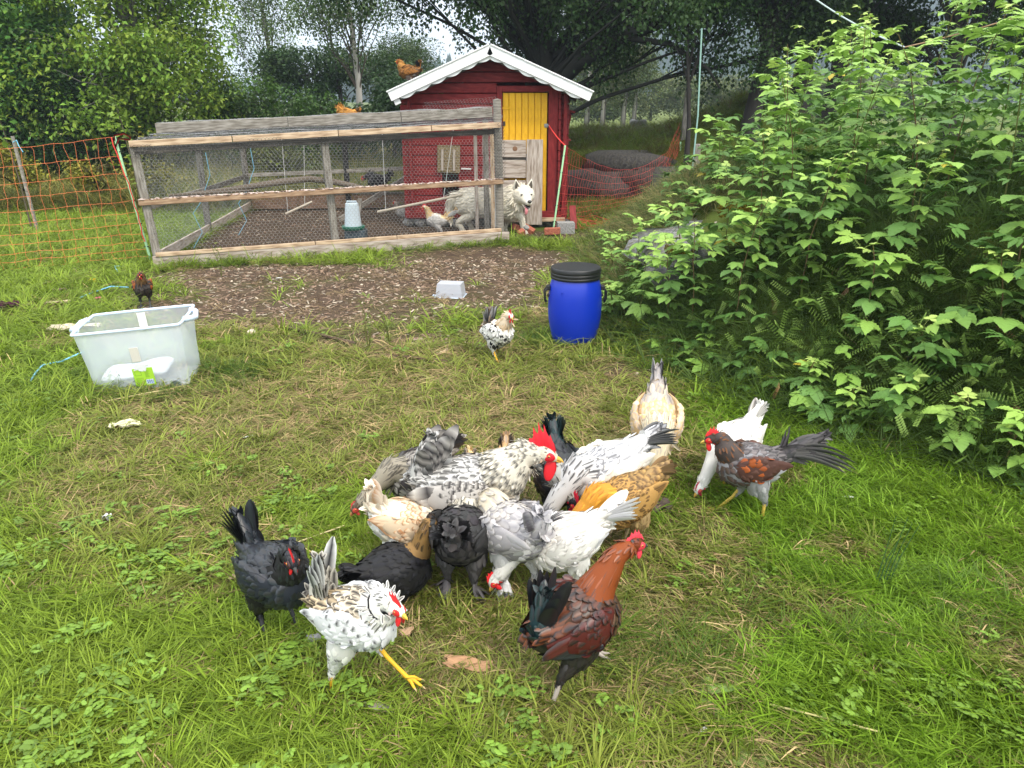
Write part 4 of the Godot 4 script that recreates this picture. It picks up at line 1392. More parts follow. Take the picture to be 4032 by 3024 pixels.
	for i in spots.size():
		var q: Array = spots[i]
		var tall: float = q[2]
		var at := V(q[0], high(q[0], q[1]) - 0.03, q[1])
		var where: String = "by the barrel" if i < 10 else ("around the boulder" if i < 21 else ("in the tall mass" if i < 35 else ("at the right edge" if i < 43 else "at the foot of the bank")))
		var size_word: String = "very tall" if tall > 1.45 else ("tall" if tall > 1.0 else ("middling" if tall > 0.6 else "low"))
		var nth := 1
		for w in spots:
			if w[0] / w[1] > q[0] / q[1]:
				nth += 1
		var t := thing("raspberry_plant", "%s raspberry cane %s, %s cane from the barrel" % [size_word, where, ordinal(nth)], "raspberry plant", at, 0.0, "raspberry canes on the bank")
		var lean := V(R(-0.22, 0.10), 0, R(-0.05, 0.25)) * tall
		var pts := []
		for k in 6:
			var u := k / 5.0
			pts.append(V(lean.x * u * u, tall * u - 0.12 * tall * u * u * u, lean.z * u * u) + V(R(-0.01, 0.01), 0, R(-0.01, 0.01)))
		var mb := MB.new()
		mb.col = Color(0.16, 0.11, 0.055) if i % 3 else Color(0.14, 0.15, 0.05)
		rope_in(mb, pts, 0.0048, 6, 0.002)
		part("stem", mb.mesh(), M.bark, t)
		var count := int(14 + tall * 20)
		var turn := R(0, 6)
		for k in count:
			var u := lerpf(0.12 if tall < 0.7 else 0.22, 1.0, (k + R(0, 0.8)) / count)
			var p := (pts[int(u * 4.99)] as Vector3).lerp(pts[int(u * 4.99) + 1], u * 5.0 - int(u * 4.99))
			turn += 2.4 + R(-0.4, 0.4)
			var rise := lerpf(-0.15, 0.5, u) + R(-0.35, 0.3)
			var top := u > 0.9
			var s := (lerpf(1.05, 0.85, u) if not top else R(0.3, 0.6)) * R(0.6, 1.25) * (0.75 if tall < 0.5 else 1.0)
			var d := V(cos(turn), rise, sin(turn)).normalized()
			# side shoots carry the outer leaves
			if k % 3 == 0 and tall > 0.5:
				p += d * R(0.05, 0.16)
			var z := d.cross(V(R(-0.25, 0.25), 1, R(-0.25, 0.25))).normalized()
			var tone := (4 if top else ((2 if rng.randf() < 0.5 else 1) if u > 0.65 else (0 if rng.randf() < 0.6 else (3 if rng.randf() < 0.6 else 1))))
			if rng.randf() < 0.012:
				tone = 5
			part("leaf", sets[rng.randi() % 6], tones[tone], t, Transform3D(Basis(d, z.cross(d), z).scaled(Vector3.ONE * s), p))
	# the thick undergrowth beneath the canes, nobody could count its leaves
	var under: Array[Transform3D] = []
	var ut := PackedColorArray()
	rng.seed = 55
	for i in 3600:
		var x := R(0.85, 5.5)
		var z := R(-8.2, -2.9)
		var d := away(x, z)
		if d < -0.05 or (d > 0.3 and rng.randf() < 0.12):
			continue
		if Vector2(x - 2.35, z + 4.35).length() < 0.35 and rng.randf() < 0.8:
			continue
		if Vector2(x - 1.6, (z + 5.9) * 0.8).length() < 0.45:
			continue
		var h := high(x, z) + pow(R(0, 1), 1.6) * smoothstep(1.0, 2.6, x) * 0.75 + 0.02
		var turn := R(0, TAU)
		var dd := V(cos(turn), R(-0.2, 0.5), sin(turn)).normalized()
		var zz := dd.cross(V(R(-0.4, 0.4), 1, R(-0.4, 0.4))).normalized()
		under.append(Transform3D(Basis(dd, zz.cross(dd), zz).scaled(Vector3.ONE * R(0.45, 0.95)), V(x, h, z)))
		var q := R(0.7, 1.2)
		ut.append(Color(0.10 * q, 0.21 * q, 0.042 * q) if rng.randf() < 0.75 else Color(0.17 * q, 0.30 * q, 0.05 * q))
	many("undergrowth", sets[4], M.leaf, self, under, ut)
	# vetch and small-leaved weeds along the foot of the bank
	var sprig := MB.new()
	for i in 9:
		for s in [-1.0, 1.0]:
			sprig.feather(V(0, 0.02 + i * 0.024, 0.006 * i), V(s, 0.25, 0.1).normalized(), V(0, 0.5, 1).normalized(), 0.028, 0.0075, 0.1, 0.3, Color.WHITE, Color.WHITE, 0)
	var vt: Array[Transform3D] = []
	var vc := PackedColorArray()
	for i in 900:
		var k := rng.randf()
		var x := lerpf(1.55, 2.75, k) + R(-0.3, 0.3)
		var z := lerpf(-4.6, -3.0, k) + R(-0.45, 0.45)
		var d := away(x, z)
		if d < -0.12 or d > 0.75:
			continue
		vt.append(Transform3D(Basis(Vector3.UP, R(0, TAU)).rotated(V(R(-1, 1), 0, R(-1, 1)).normalized(), R(0.5, 1.4)).scaled(Vector3.ONE * R(0.35, 0.75)), V(x, high(x, z) + R(0, 0.18), z)))
		var q := R(0.7, 1.2)
		vc.append(Color(0.17 * q, 0.27 * q, 0.05 * q) if rng.randf() < 0.97 else Color(0.26 * q, 0.15 * q, 0.07 * q))
	many("vetch_tangle", sprig.mesh(), M.leaf, self, vt, vc)


# --- grass
func tuft(kind: int) -> ArrayMesh:
	var mb := MB.new()
	var count: int = [13, 16, 12, 13, 9][kind]
	for i in count:
		var a := R(0, TAU)
		var q := R(0.55, 1.4)
		match kind:
			0, 4:                                        # short lawn grass
				var d := V(cos(a) * R(0.3, 1.3), 1.0, sin(a) * R(0.3, 1.3)).normalized()
				var le := R(0.04, 0.125)
				mb.feather(V(cos(a), 0, sin(a)) * R(0, 0.02), d, V(-d.x * d.y, 1.0 - d.y * d.y + 0.05, -d.z * d.y).normalized(), le, R(0.0014, 0.0028), 0.0, R(0.4, 1.1) / 0.1 * le, Color(q, q, q), Color(q * 1.15, q * 1.1, q), 3)
			1:                                           # dead, flattened hay
				var d := V(cos(a), R(0.0, 0.35), sin(a)).normalized()
				mb.feather(V(R(-0.03, 0.03), R(0.002, 0.012), R(-0.03, 0.03)), d, V(0, 1, 0.05).normalized(), R(0.05, 0.13), R(0.0011, 0.0023), R(0, 0.25), R(0.1, 0.6), Color(q, q, q), Color(q, q, q), 0)
			2:                                           # clover and buttercup leaves
				var d := V(cos(a), R(0.05, 0.5), sin(a)).normalized()
				var o := V(cos(a), 0, sin(a)) * R(0.0, 0.035) + V(0, R(0.012, 0.035), 0)
				for w in 3:
					var d2 := d.rotated(Vector3.UP, (w - 1) * 0.85)
					mb.feather(o, d2, V(0, 1, 0.1).normalized(), R(0.010, 0.019), R(0.004, 0.0065), 0.15, 0.6, Color(q, q, q * 0.9), Color(q * 1.1, q * 1.1, q), 3)
			3:                                           # long grass, bowed over
				var d := V(cos(a) * R(0.2, 0.8), 1.0, sin(a) * R(0.2, 0.8)).normalized()
				mb.feather(V(cos(a), 0, sin(a)) * R(0, 0.03), d, V(-d.x * d.y, 1.0 - d.y * d.y + 0.05, -d.z * d.y).normalized(), R(0.14, 0.30), R(0.0018, 0.0032), 0.0, R(0.4, 1.1), Color(q, q, q), Color(q * 1.1, q * 1.1, q), 3)
	return mb.mesh()


func sow(called: String, kinds: Array, spots: Array, tint: PackedColorArray, mt: Material) -> void:
	var where := []
	var cols := []
	for k in kinds:
		var a: Array[Transform3D] = []
		where.append(a)
		cols.append(PackedColorArray())
	for i in spots.size():
		var w := i % kinds.size()
		where[w].append(spots[i])
		cols[w].append(tint[i])
	for w in kinds.size():
		many(called, kinds[w], mt, self, where[w], cols[w])


func grass() -> void:
	rng.seed = 90
	var short := [tuft(0), tuft(0), tuft(4), tuft(0)]
	var hay := [tuft(1), tuft(1), tuft(1)]
	var herb := [tuft(2), tuft(2)]
	var long_ := [tuft(3), tuft(3), tuft(3)]
	var gs := []
	var gt := PackedColorArray()
	var hs := []
	var ht := PackedColorArray()
	var cs := []
	var ct := PackedColorArray()
	var ls := []
	var lt := PackedColorArray()
	var z := -0.95
	while z > -13.5:
		var step := lerpf(0.021, 0.075, smoothstep(1.0, 8.0, -z))
		var half := 0.70 * -z + 1.35
		var x := -half
		while x < half:
			var px := x + R(-0.6, 0.6) * step
			var pz := z + R(-0.6, 0.6) * step
			x += step
			var bare := dirt(px, pz)
			var bank_in := away(px, pz) if px > 0.4 else -9.0
			if bank_in > 0.15:
				continue
			var dr := dry(px, pz)
			var lush := fine.get_noise_2d(px * 30.0 + 77.0, pz * 30.0) * 0.5 + 0.5
			var grow := step / 0.03
			grow = pow(grow, 0.6)
			var y := high(px, pz) - 0.004
			if px > -4.4 and px < 0.9 and pz < run_front(px) - 0.1 and pz > -13.2 and px > run_left(pz):
				continue
			if px > -1.5 and px < 0.8 and pz < -10.7 and pz > -13.2:
				continue
			var b := Basis(Vector3.UP, R(0, TAU)).rotated(V(R(-1, 1), 0, R(-1, 1)).normalized(), R(0, 0.35))
			# the mown swathes on the right lie over one way
			if px > 0.5 and pz > -4.0:
				b = b.rotated(V(0.4, 0, 1).normalized(), -0.5 * lush)
			if bare > 0.45 and rng.randf() < bare * 1.15:
				if rng.randf() < 0.10:
					hs.append(Transform3D(b.scaled(Vector3.ONE * grow * R(0.6, 1.0)), V(px, y, pz)))
					var q := R(0.6, 1.1)
					ht.append(Color(0.26 * q, 0.19 * q, 0.10 * q))
				continue
			if rng.randf() < dr * 1.05:
				var q := R(0.55, 1.2)
				hs.append(Transform3D(b.scaled(Vector3.ONE * grow * R(0.7, 1.25)), V(px, y, pz)))
				ht.append(Color(0.42 * q, 0.31 * q, 0.15 * q) if rng.randf() < 0.62 else Color(0.23 * q, 0.235 * q, 0.075 * q))
				if rng.randf() < 0.75:
					continue
			var q := R(0.75, 1.2)
			var cc := Color(0.20, 0.32, 0.028).lerp(Color(0.29, 0.39, 0.040), lush)
			if px > 0.6 and pz > -4.2:
				cc = Color(0.18, 0.35, 0.024).lerp(Color(0.28, 0.43, 0.034), lush)
			if dr > 0.35:
				cc = cc.lerp(Color(0.25, 0.26, 0.06), 0.6)
			var s := grow * R(0.7, 1.2) * lerpf(0.8, 1.25, lush)
			gs.append(Transform3D(b.scaled(V(s, s * R(0.75, 1.1), s)), V(px, y, pz)))
			gt.append(Color(cc.r * q, cc.g * q, cc.b * q))
			if lush > (0.50 if px < -0.4 and pz > -3.2 else 0.62) and rng.randf() < 0.13 and -z < 6.0:
				cs.append(Transform3D(b.scaled(Vector3.ONE * R(0.8, 1.3)), V(px, y + 0.016, pz)))
				ct.append(Color(0.17 * q, 0.29 * q, 0.035 * q))
		z -= step
	sow("grass", short, gs, gt, M.grass)
	sow("dead_grass", hay, hs, ht, M.hay)
	sow("clover", herb, cs, ct, M.leaf)
	# long grass: the bank, its foot, round the barrel and bin, and the meadow behind
	for i in 15000:
		var px := R(0.5, 6.0)
		var pz := R(-10.2, -2.4)
		var d := away(px, pz)
		if d < -0.22 or (d > 0.9 and rng.randf() < 0.6) or Vector2(px - 1.6, (pz + 5.9) * 0.8).length() < 0.4:
			continue
		if d < 0.0 and rng.randf() < 0.5:
			continue
		var q := R(0.7, 1.25)
		var pale := pz < -6.2 and px < 2.2 and rng.randf() < 0.55
		ls.append(Transform3D(Basis(Vector3.UP, R(0, TAU)).rotated(V(0.3, 0, 1).normalized(), R(0.0, 0.9)).scaled(Vector3.ONE * R(0.6, 1.15)), V(px, high(px, pz) - 0.01, pz)))
		lt.append(Color(0.25 * q, 0.23 * q, 0.08 * q) if pale else Color(0.085 * q, 0.15 * q, 0.024 * q))
	for c in [[0.44, -5.3, 0.32, 130], [-2.25, -4.42, 0.5, 150], [-1.75, -4.62, 0.12, 60], [-0.95, -9.3, 0.35, 60], [0.1, -9.75, 0.25, 60], [-3.4, -8.35, 0.4, 60], [1.2, -2.2, 0.35, 50], [0.42, -1.95, 0.18, 40], [-1.25, -5.2, 0.3, 20], [-0.35, -6.0, 0.3, 25]]:
		for i in c[3]:
			var a := R(0, TAU)
			var rr: float = c[2] * R(0.65, 1.15)
			var px: float = c[0] + cos(a) * rr * 1.2
			var pz: float = c[1] + sin(a) * rr * 0.6
			var q := R(0.75, 1.2)
			ls.append(Transform3D(Basis(Vector3.UP, R(0, TAU)).scaled(Vector3.ONE * R(0.35, 0.62)), V(px, high(px, pz) - 0.01, pz)))
			lt.append(Color(0.115 * q, 0.205 * q, 0.024 * q))
	for i in 30000:
		var pz := -R(10.5, 26.0)
		var px := R(-0.85, 0.45) * -pz
		if px > -4.5 and pz > -13.2 and px < 0.9:
			continue
		if px > 0.5 and pz > -11.5:
			continue
		var mead := px < -1.5
		var mown := mead and px < -4.2 and pz > -12.2 and px > -12.0
		var q := R(0.7, 1.25)
		var s := R(0.9, 1.7) * (0.3 if mown else (1.5 if mead and pz < -12.5 else 0.8)) * lerpf(1.0, 1.6, smoothstep(14.0, 24.0, -pz))
		ls.append(Transform3D(Basis(Vector3.UP, R(0, TAU)).scaled(V(s, s * R(0.7, 1.2), s)), V(px, high(px, pz) - 0.01, pz)))
		if mown:
			lt.append(Color(0.26 * q, 0.38 * q, 0.045 * q))
		elif mead:
			lt.append(Color(0.42 * q, 0.38 * q, 0.10 * q) if rng.randf() < 0.5 else Color(0.15 * q, 0.20 * q, 0.035 * q))
		else:
			lt.append(Color(0.19 * q, 0.27 * q, 0.035 * q) if rng.randf() < 0.7 else Color(0.20 * q, 0.16 * q, 0.05 * q))
	sow("long_grass", long_, ls, lt, M.grass)
	# bark chips and straw on the bare ground
	var chip := []
	for k in 3:
		var mb := MB.new()
		mb.box(Transform3D.IDENTITY, [V(0.034, 0.005, 0.011), V(0.022, 0.006, 0.014), V(0.05, 0.004, 0.008)][k], 0.002)
		chip.append(mb.mesh())
	var ps := []
	var pt := PackedColorArray()
	for i in 16000:
		var px := R(-4.2, 1.6)
		var pz := R(-12.9, -4.0) if rng.randf() < 0.5 else R(-8.6, -5.0)
		if rng.randf() > dirt(px, pz) * 0.95 + 0.02:
			continue
		var inside := pz < run_front(px) and px < -0.1
		if inside and rng.randf() < 0.55:
			continue
		var q := R(0.5, 1.25)
		ps.append(Transform3D(Basis(Vector3.UP, R(0, TAU)).rotated(V(R(-1, 1), 0, R(-1, 1)).normalized(), R(0, 0.5)).scaled(Vector3.ONE * R(0.6, 1.5)), V(px, high(px, pz) + 0.003, pz)))
		pt.append(Color(0.24 * q, 0.165 * q, 0.115 * q) if rng.randf() < 0.8 else Color(0.46 * q, 0.39 * q, 0.30 * q))
	sow("bark_chips", chip, ps, pt, M.vc)


func ordinal(k: int) -> String:
	var ones := ["", "first", "second", "third", "fourth", "fifth", "sixth", "seventh", "eighth", "ninth", "tenth", "eleventh", "twelfth", "thirteenth", "fourteenth", "fifteenth", "sixteenth", "seventeenth", "eighteenth", "nineteenth"]
	if k < 20:
		return ones[k]
	var tens := ["", "", "twenty", "thirty", "forty", "fifty", "sixty"]
	if k % 10 == 0:
		return ["", "", "twentieth", "thirtieth", "fortieth", "fiftieth", "sixtieth"][k / 10]
	return tens[k / 10] + "-" + ones[k % 10]


# Feathers laid like tiles over a lofted surface, from its fore end back. look_of(u, angle) -> [colour, second colour, pattern, share of feathers that swap the two] or [] for a bare spot.
func clothe(mb: MB, l: Loft, u0: float, u1: float, le: float, wi: float, lift: float, curl: float, look_of: Callable, droop := 0.0, ragged := 0.0) -> void:
	var rows := maxi(2, int(l.length * absf(u1 - u0) / (le * 0.40)))
	var sgn := 1.0 if u1 > u0 else -1.0
	for r in rows + 1:
		var u := lerpf(u0, u1, float(r) / rows)
		var k := maxi(5, int(l.girth(u) / (wi * 1.25)))
		for j in k:
			var a := TAU * (j + 0.5 * (r % 2) + R(-0.22, 0.22)) / k
			var uu := clampf(u + R(-0.3, 0.3) * le / l.length, 0.0, 1.0)
			var c: Array = look_of.call(uu, a)
			if c.is_empty():
				continue
			l.look(uu, a)
			var d := l.D * sgn + V(0, -droop, 0) + V(R(-1, 1), R(-1, 1), R(-1, 1)) * (0.10 + ragged)
			d = (d - l.N * d.dot(l.N)).normalized()
			var q := R(0.74, 1.2)
			var swap: bool = rng.randf() < c[3]
			var pat: int = c[2]
			if pat == 6:
				pat = 6 if swap else 0
				swap = false
			var ca: Color = (c[1] if swap else c[0]) * q
			var cb: Color = (c[0] if swap else c[1]) * q
			var f: float = c[4] if c.size() > 4 else 1.0
			mb.feather(l.P - l.N * le * 0.03, d, (l.N + V(R(-1, 1), R(-1, 1), R(-1, 1)) * (0.10 + ragged)).normalized(), le * f * R(0.85, 1.15), wi * 0.62 * (0.6 + 0.4 * f), lift + ragged * R(0, 1), curl, ca, cb, pat)


# A hen or cock. p: s size, tilt body pitch in degrees, bh body height, head (forward, up, side), hp head pitch, hy head turn, tail [elevation, length, count, spread, flatness, curl],
# legs [[forward, lift], [forward, lift]] right then left, comb size, wattle size, shank colour, coarse feather scale, cols the plumage.
func fowl(called: String, label: String, at: Vector3, turn: float, p: Dictionary, cols: Dictionary) -> Node3D:
	var t := thing(called, label, "rooster" if called.begins_with("rooster") or called.begins_with("cockerel") else "hen", at, deg_to_rad(turn))
	var s: float = p.get("s", 1.0) * 0.84
	t.scale = Vector3.ONE * s
	var coarse: float = p.get("coarse", 1.0)
	var plump: float = p.get("plump", 1.0)
	var bh: float = p.get("bh", 0.245)
	var ti := deg_to_rad(p.get("tilt", 8.0))
	var lf: float = p.get("len", 0.88)
	var ax := V(cos(ti), sin(ti), 0) * lf
	var ay := V(-sin(ti), cos(ti), 0)
	var bc := V(0, bh, 0)
	var pick := func(k: String) -> Array:
		if cols.has(k):
			return cols[k]
		var back_up := {"hackle": "body", "head": "hackle", "back": "body", "saddle": "back", "wing": "body", "prim": "wing", "fluff": "body", "breast": "body", "cover": "saddle", "tail": "cover"}
		var w: String = k
		while not cols.has(w):
			w = back_up[w]
		return cols[w]
	var body := Loft.new([[bc + ax * -0.178 + ay * 0.048, 0.010, 0.012], [bc + ax * -0.15 + ay * 0.036, 0.040 * plump, 0.043], [bc + ax * -0.10 + ay * 0.014, 0.073 * plump, 0.077], [bc + ax * -0.035 - ay * 0.002, 0.092 * plump, 0.098], [bc + ax * 0.04 - ay * 0.006, 0.094 * plump, 0.103],
		[bc + ax * 0.10 + ay * 0.002, 0.081 * plump, 0.090], [bc + ax * 0.143 + ay * 0.014, 0.054 * plump, 0.062], [bc + ax * 0.166 + ay * 0.022, 0.012, 0.014]], 4)
	var hd: Vector3 = p.get("head", V(0.165, 0.43, 0))
	var hp := deg_to_rad(p.get("hp", -5.0))
	var hy := deg_to_rad(p.get("hy", 0.0))
	var hf := V(cos(hp) * cos(hy), sin(hp), cos(hp) * sin(hy))
	var n0 := bc + ax * 0.07 + ay * 0.022
	var n1 := bc + ax * 0.135 + ay * 0.062
	var arrive := (hd - n1).normalized()
	var n3 := hd - hf * 0.012
	var n2 := n1.lerp(n3, 0.55) + V(0, 0.012, 0) + (arrive - hf) * 0.012
	var thick: float = p.get("neck", 1.0)
	var neck := Loft.new([[n0, 0.074 * plump, 0.070], [n1, 0.057 * thick, 0.058 * thick], [n1.lerp(n2, 0.55), 0.044 * thick, 0.045 * thick], [n2, 0.034 * thick, 0.036 * thick], [n2.lerp(n3, 0.6), 0.027, 0.030], [n3, 0.023, 0.025], [n3 + arrive * 0.02, 0.004, 0.004]], 4)
	var hx := hf
	var hz := hx.cross(V(0, 1, 0)).normalized() if absf(hx.y) < 0.98 else V(0, 0, 1)
	var hu := hz.cross(hx)
	var head := Loft.new([[hd - hx * 0.026 + hu * 0.001, 0.004, 0.005], [hd - hx * 0.017 + hu * 0.003, 0.0185, 0.020], [hd + hu * 0.004, 0.0215, 0.0235], [hd + hx * 0.018 + hu * 0.001, 0.0175, 0.019], [hd + hx * 0.032 - hu * 0.004, 0.0105, 0.011], [hd + hx * 0.039 - hu * 0.005, 0.002, 0.002]], 3, hz)
	var bm := MB.new()
	body.skin(bm, 14, pick.call("body")[0] * 0.85)
	neck.skin(bm, 12, pick.call("hackle")[0] * 0.85)
	head.skin(bm, 12, pick.call("head")[0])
	var pm := MB.new()
	var fl := coarse
	# --- plumage
	clothe(pm, body, 0.97, 0.02, 0.040 * fl, 0.026 * fl, 0.16, 0.16, func(u: float, a: float) -> Array:
		var up := sin(a)
		var key := "body"
		if up > 0.30 and u < 0.45:
			key = "saddle"
		elif up > 0.25:
			key = "back"
		elif u < 0.40 and up < 0.05:
			key = "fluff"
		elif u > 0.58:
			key = "breast"
		var c: Array = pick.call(key)
		return [c[0], c[1], c[2], c[3], 1.45 if key == "saddle" else (1.25 if key == "fluff" else 1.0)], 0.0, 0.05)
	clothe(pm, neck, 0.96, 0.12, 0.052 * fl, 0.0115 * fl, 0.07, 0.08, func(u: float, _a: float) -> Array:
		var c: Array = pick.call("hackle")
		return [c[0], c[1], c[2], c[3], lerpf(1.35, 0.5, u) * p.get("hack", 1.0)], 0.06, 0.0)
	clothe(pm, head, 0.9, 0.05, 0.017 * fl, 0.008 * fl, 0.12, 0.2, func(u: float, a: float) -> Array:
		if u > 0.5 and sin(a) < 0.62:
			return []
		return pick.call("head"))
	# --- wings
	for sd in [-1.0, 1.0]:
		var w := Loft.new([[bc + ax * -0.155 + ay * 0.030 + V(0, 0, sd * 0.050 * plump), 0.004, 0.010], [bc + ax * -0.09 + ay * 0.022 + V(0, 0, sd * 0.078 * plump), 0.012, 0.038], [bc + ax * -0.01 + ay * 0.016 + V(0, 0, sd * 0.093 * plump), 0.017, 0.058], [bc + ax * 0.065 + ay * 0.012 + V(0, 0, sd * 0.084 * plump), 0.016, 0.052],
			[bc + ax * 0.115 + ay * 0.014 + V(0, 0, sd * 0.064 * plump), 0.006, 0.018]], 4)
		w.skin(bm, 10, pick.call("wing")[0] * 0.85)
		clothe(pm, w, 0.97, 0.42, 0.036 * fl, 0.024 * fl, 0.15, 0.14, func(_u: float, a: float) -> Array:
			return pick.call("wing") if cos(a) * sd > -0.2 else [])
		# quills of the folded wing, lowest first
		for i in 9:
			var f := i / 8.0
			var c: Array = pick.call("prim") if i < 6 else pick.call("wing")
			var o := bc + ax * lerpf(0.015, -0.055, f) + ay * lerpf(-0.032, 0.05, f) + V(0, 0, sd * lerpf(0.106, 0.094, f) * plump)
			var d := (-ax.normalized() + ay * lerpf(0.22, -0.22, f) + V(0, 0, -sd * 0.22)).normalized()
			var q := R(0.85, 1.1)
			pm.feather(o, d, V(0, 0.18, sd).normalized(), 0.125 * R(0.9, 1.06), 0.017, 0.03, 0.10, c[0] * q, c[1] * q, c[2])
	# --- fluff of the thighs, legs and feet
	var shank: Color = p.get("shank", Color(0.62, 0.36, 0.03))
	var hips := [0.048, -0.048]
	for i in 2:
		var lg: Array = p.get("legs", [[0.0, 0.0], [0.03, 0.0]])[i]
		var foot := V(lg[0], lg[1] + 0.006, hips[i] * 1.05)
		var hip := bc + ax * -0.015 - ay * 0.055 + V(0, 0, hips[i])
		var span := hip.y - foot.y
		var hock := V(lerpf(hip.x, foot.x, 0.45) - 0.030 - 0.05 * clampf(0.2 - span, 0.0, 0.2), foot.y + minf(span * 0.52, 0.095), hips[i] * 1.02)
		if lg[1] > 0.02:
			hock = hip.lerp(foot, 0.48) + V(-0.025, 0.0, 0)
		var th := Loft.new([[hip + V(0.01, 0.04, 0), 0.05, 0.055], [hip.lerp(hock, 0.25), 0.046, 0.052], [hip.lerp(hock, 0.62), 0.030, 0.033], [hip.lerp(hock, 0.93), 0.0155, 0.016], [hock.lerp(foot, 0.08), 0.008, 0.008]], 3, V(0, 0, 1))
		th.skin(bm, 10, pick.call("fluff")[0] * 0.85)
		clothe(pm, th, 0.2, 0.94, 0.032 * fl, 0.019 * fl, 0.16, 0.16, func(_u: float, _a: float) -> Array: return pick.call("fluff"), 0.0, 0.08)
		bm.col = shank
		bm.tube(PackedVector3Array([hock + V(0, 0.012, 0), hock.lerp(foot, 0.3), hock.lerp(foot, 0.6), hock.lerp(foot, 0.9), foot]), PackedFloat32Array([0.0085, 0.0078, 0.0070, 0.0078, 0.0088]), 8, 0.06)
		var dip := -0.35 if lg[1] > 0.02 else 0.0
		for q in [-0.55, 0.0, 0.5, PI - 0.35 * sign(hips[i])]:
			var le := 0.058 if absf(q) < 0.1 else (0.048 if absf(q) < 1.0 else 0.024)
			var d := V(cos(q), dip, sin(q)).normalized()
			var e := foot + d * le
			if lg[1] < 0.02:
				e.y = 0.004
			var kn := foot.lerp(e, 0.5) + V(0, 0.006, 0)
			bm.col = shank
			bm.tube(PackedVector3Array([foot, kn, foot.lerp(e, 0.85), e]), PackedFloat32Array([0.0072, 0.0062, 0.0050, 0.0042]), 7, 0.05)
			bm.col = shank.lerp(Color(0.45, 0.40, 0.33), 0.6)
			bm.tube(PackedVector3Array([e, e + d * 0.008 + V(0, 0.001, 0), e + d * 0.015 - V(0, 0.003, 0)]), PackedFloat32Array([0.0036, 0.0026, 0.0006]), 5)
		if p.get("booted", false):                     # feathered shanks
			for k in 46:
				var f := R(0, 1)
				var c: Array = pick.call("fluff")
				var out := V(R(-0.8, 0.6), R(-1.3, -0.3), sign(hips[i]) * R(-0.2, 1.0)).normalized()
				var q := R(0.8, 1.15)
				pm.feather(hock.lerp(foot, f) + out * 0.005, out, out.cross(V(0.3, 0.9, 0.1)).cross(out).normalized(), R(0.04, 0.075), 0.010, 0.25, 0.3, c[0] * q, c[1] * q, 0)
	# --- tail
	var tl: Array = p.get("tail", [55.0, 0.14, 12, 26.0, 0.15, 0.0])
	var tb := bc + ax * -0.145 + ay * 0.038
	var tc: Array = pick.call("tail")
	var cc: Array = pick.call("cover")
	var e0 := deg_to_rad(tl[0]) + ti * -0.0
	for i in int(tl[2]):
		var f: float = (i + 0.5) / tl[2] * 2.0 - 1.0
		var q := absf(f)
		var sd := signf(f)
		var e := e0 + deg_to_rad(tl[3]) * (0.5 - q * 0.95)
		var d: Vector3 = (V(-cos(e), sin(e), 0) + V(0, 0, sd * (0.10 + 0.30 * q) * (1.0 + tl[4]) * (tl[6] if tl.size() > 6 else 1.0))).normalized()
		var nn: Vector3 = (V(0, 0, sd) * (1.0 - tl[4]) + V(-sin(e), -cos(e), 0) * (0.25 + tl[4])).normalized()
		nn = (nn - d * nn.dot(d)).normalized()
		var long: float = tl[1] * (1.0 - 0.28 * q) * R(0.92, 1.06)
		var curl: float = tl[5]
		var sick := MB.new()
		var base := 0
		var wide := 0.023 if curl < 0.25 else 0.015
		var sv := d.cross(nn).normalized()
		var ra := R(0.8, 1.15)
		for k in 9:
			var u := k / 8.0
			var bend := V(-cos(e) * 0.35, -1.0, sd * 0.22) * (curl * long * u * u * (1.0 - 0.35 * q))
			var wv: float = wide * [0.45, 0.75, 0.95, 1.05, 1.1, 1.05, 0.95, 0.75, 0.2][k]
			var pp := tb + V(0, 0, sd * 0.012) + d * (long * u) + bend
			var dir := (d * long + V(-cos(e) * 0.35, -1.0, sd * 0.22) * (2.0 * curl * long * u)).normalized()
			var s2 := (sv - dir * sv.dot(dir)).normalized()
			var n2_ := s2.cross(dir)
			if n2_.dot(nn) < 0.0:
				n2_ = -n2_
			var ce: Color = tc[0]
			var cm: Color = tc[0]
			match int(tc[2]):
				1: ce = tc[1]
				2: 
					ce = tc[1] if k % 2 else tc[0]
					cm = ce
				3: cm = tc[1]
				4:
					ce = tc[1] if k > 5 else tc[0]
					cm = ce
				5: ce = tc[1] if k > 1 else tc[0]
			if rng.randf() < 0.0:
				cm = ce
			for x in [[-1.0, ce], [0.0, cm], [1.0, ce]]:
				sick.push(pp + s2 * (wv * x[0]) - n2_ * (absf(x[0]) * wv * 0.25), (n2_ + s2 * (x[0] * 0.45)).normalized(), x[1] * ra)
		sick.grid(base, 9, 3)
		part("tail_feather", sick.mesh(), M.gloss if p.get("gloss", false) else M.feather, t)
	# the root of the tail, rising out of the back
	var td := V(-cos(e0 - 0.1), sin(e0 - 0.1), 0)
	var sl: float = 1.0 - 0.65 * clampf(tl[4], 0.0, 1.0)
	var stub := Loft.new([[tb + ax * 0.085 - ay * 0.012, 0.050 * plump, 0.040], [tb + ax * 0.035 + ay * 0.004, 0.046 * plump, 0.040], [tb + td * 0.012, 0.040, 0.037], [tb + td * (0.03 + tl[1] * 0.22 * sl), 0.028, 0.032], [tb + td * (0.03 + tl[1] * 0.42 * sl), 0.014, 0.022], [tb + td * (0.03 + tl[1] * 0.5 * sl), 0.003, 0.006]], 4)
	stub.skin(bm, 10, cc[0] * 0.85)
	clothe(pm, stub, 0.12, 0.9, 0.052 * fl, 0.020 * fl, 0.16, 0.14, func(u: float, a: float) -> Array:
		var c: Array = pick.call("saddle") if u < 0.35 else pick.call("cover")
		return [c[0], c[1], c[2], c[3], 1.15], 0.0, 0.04)
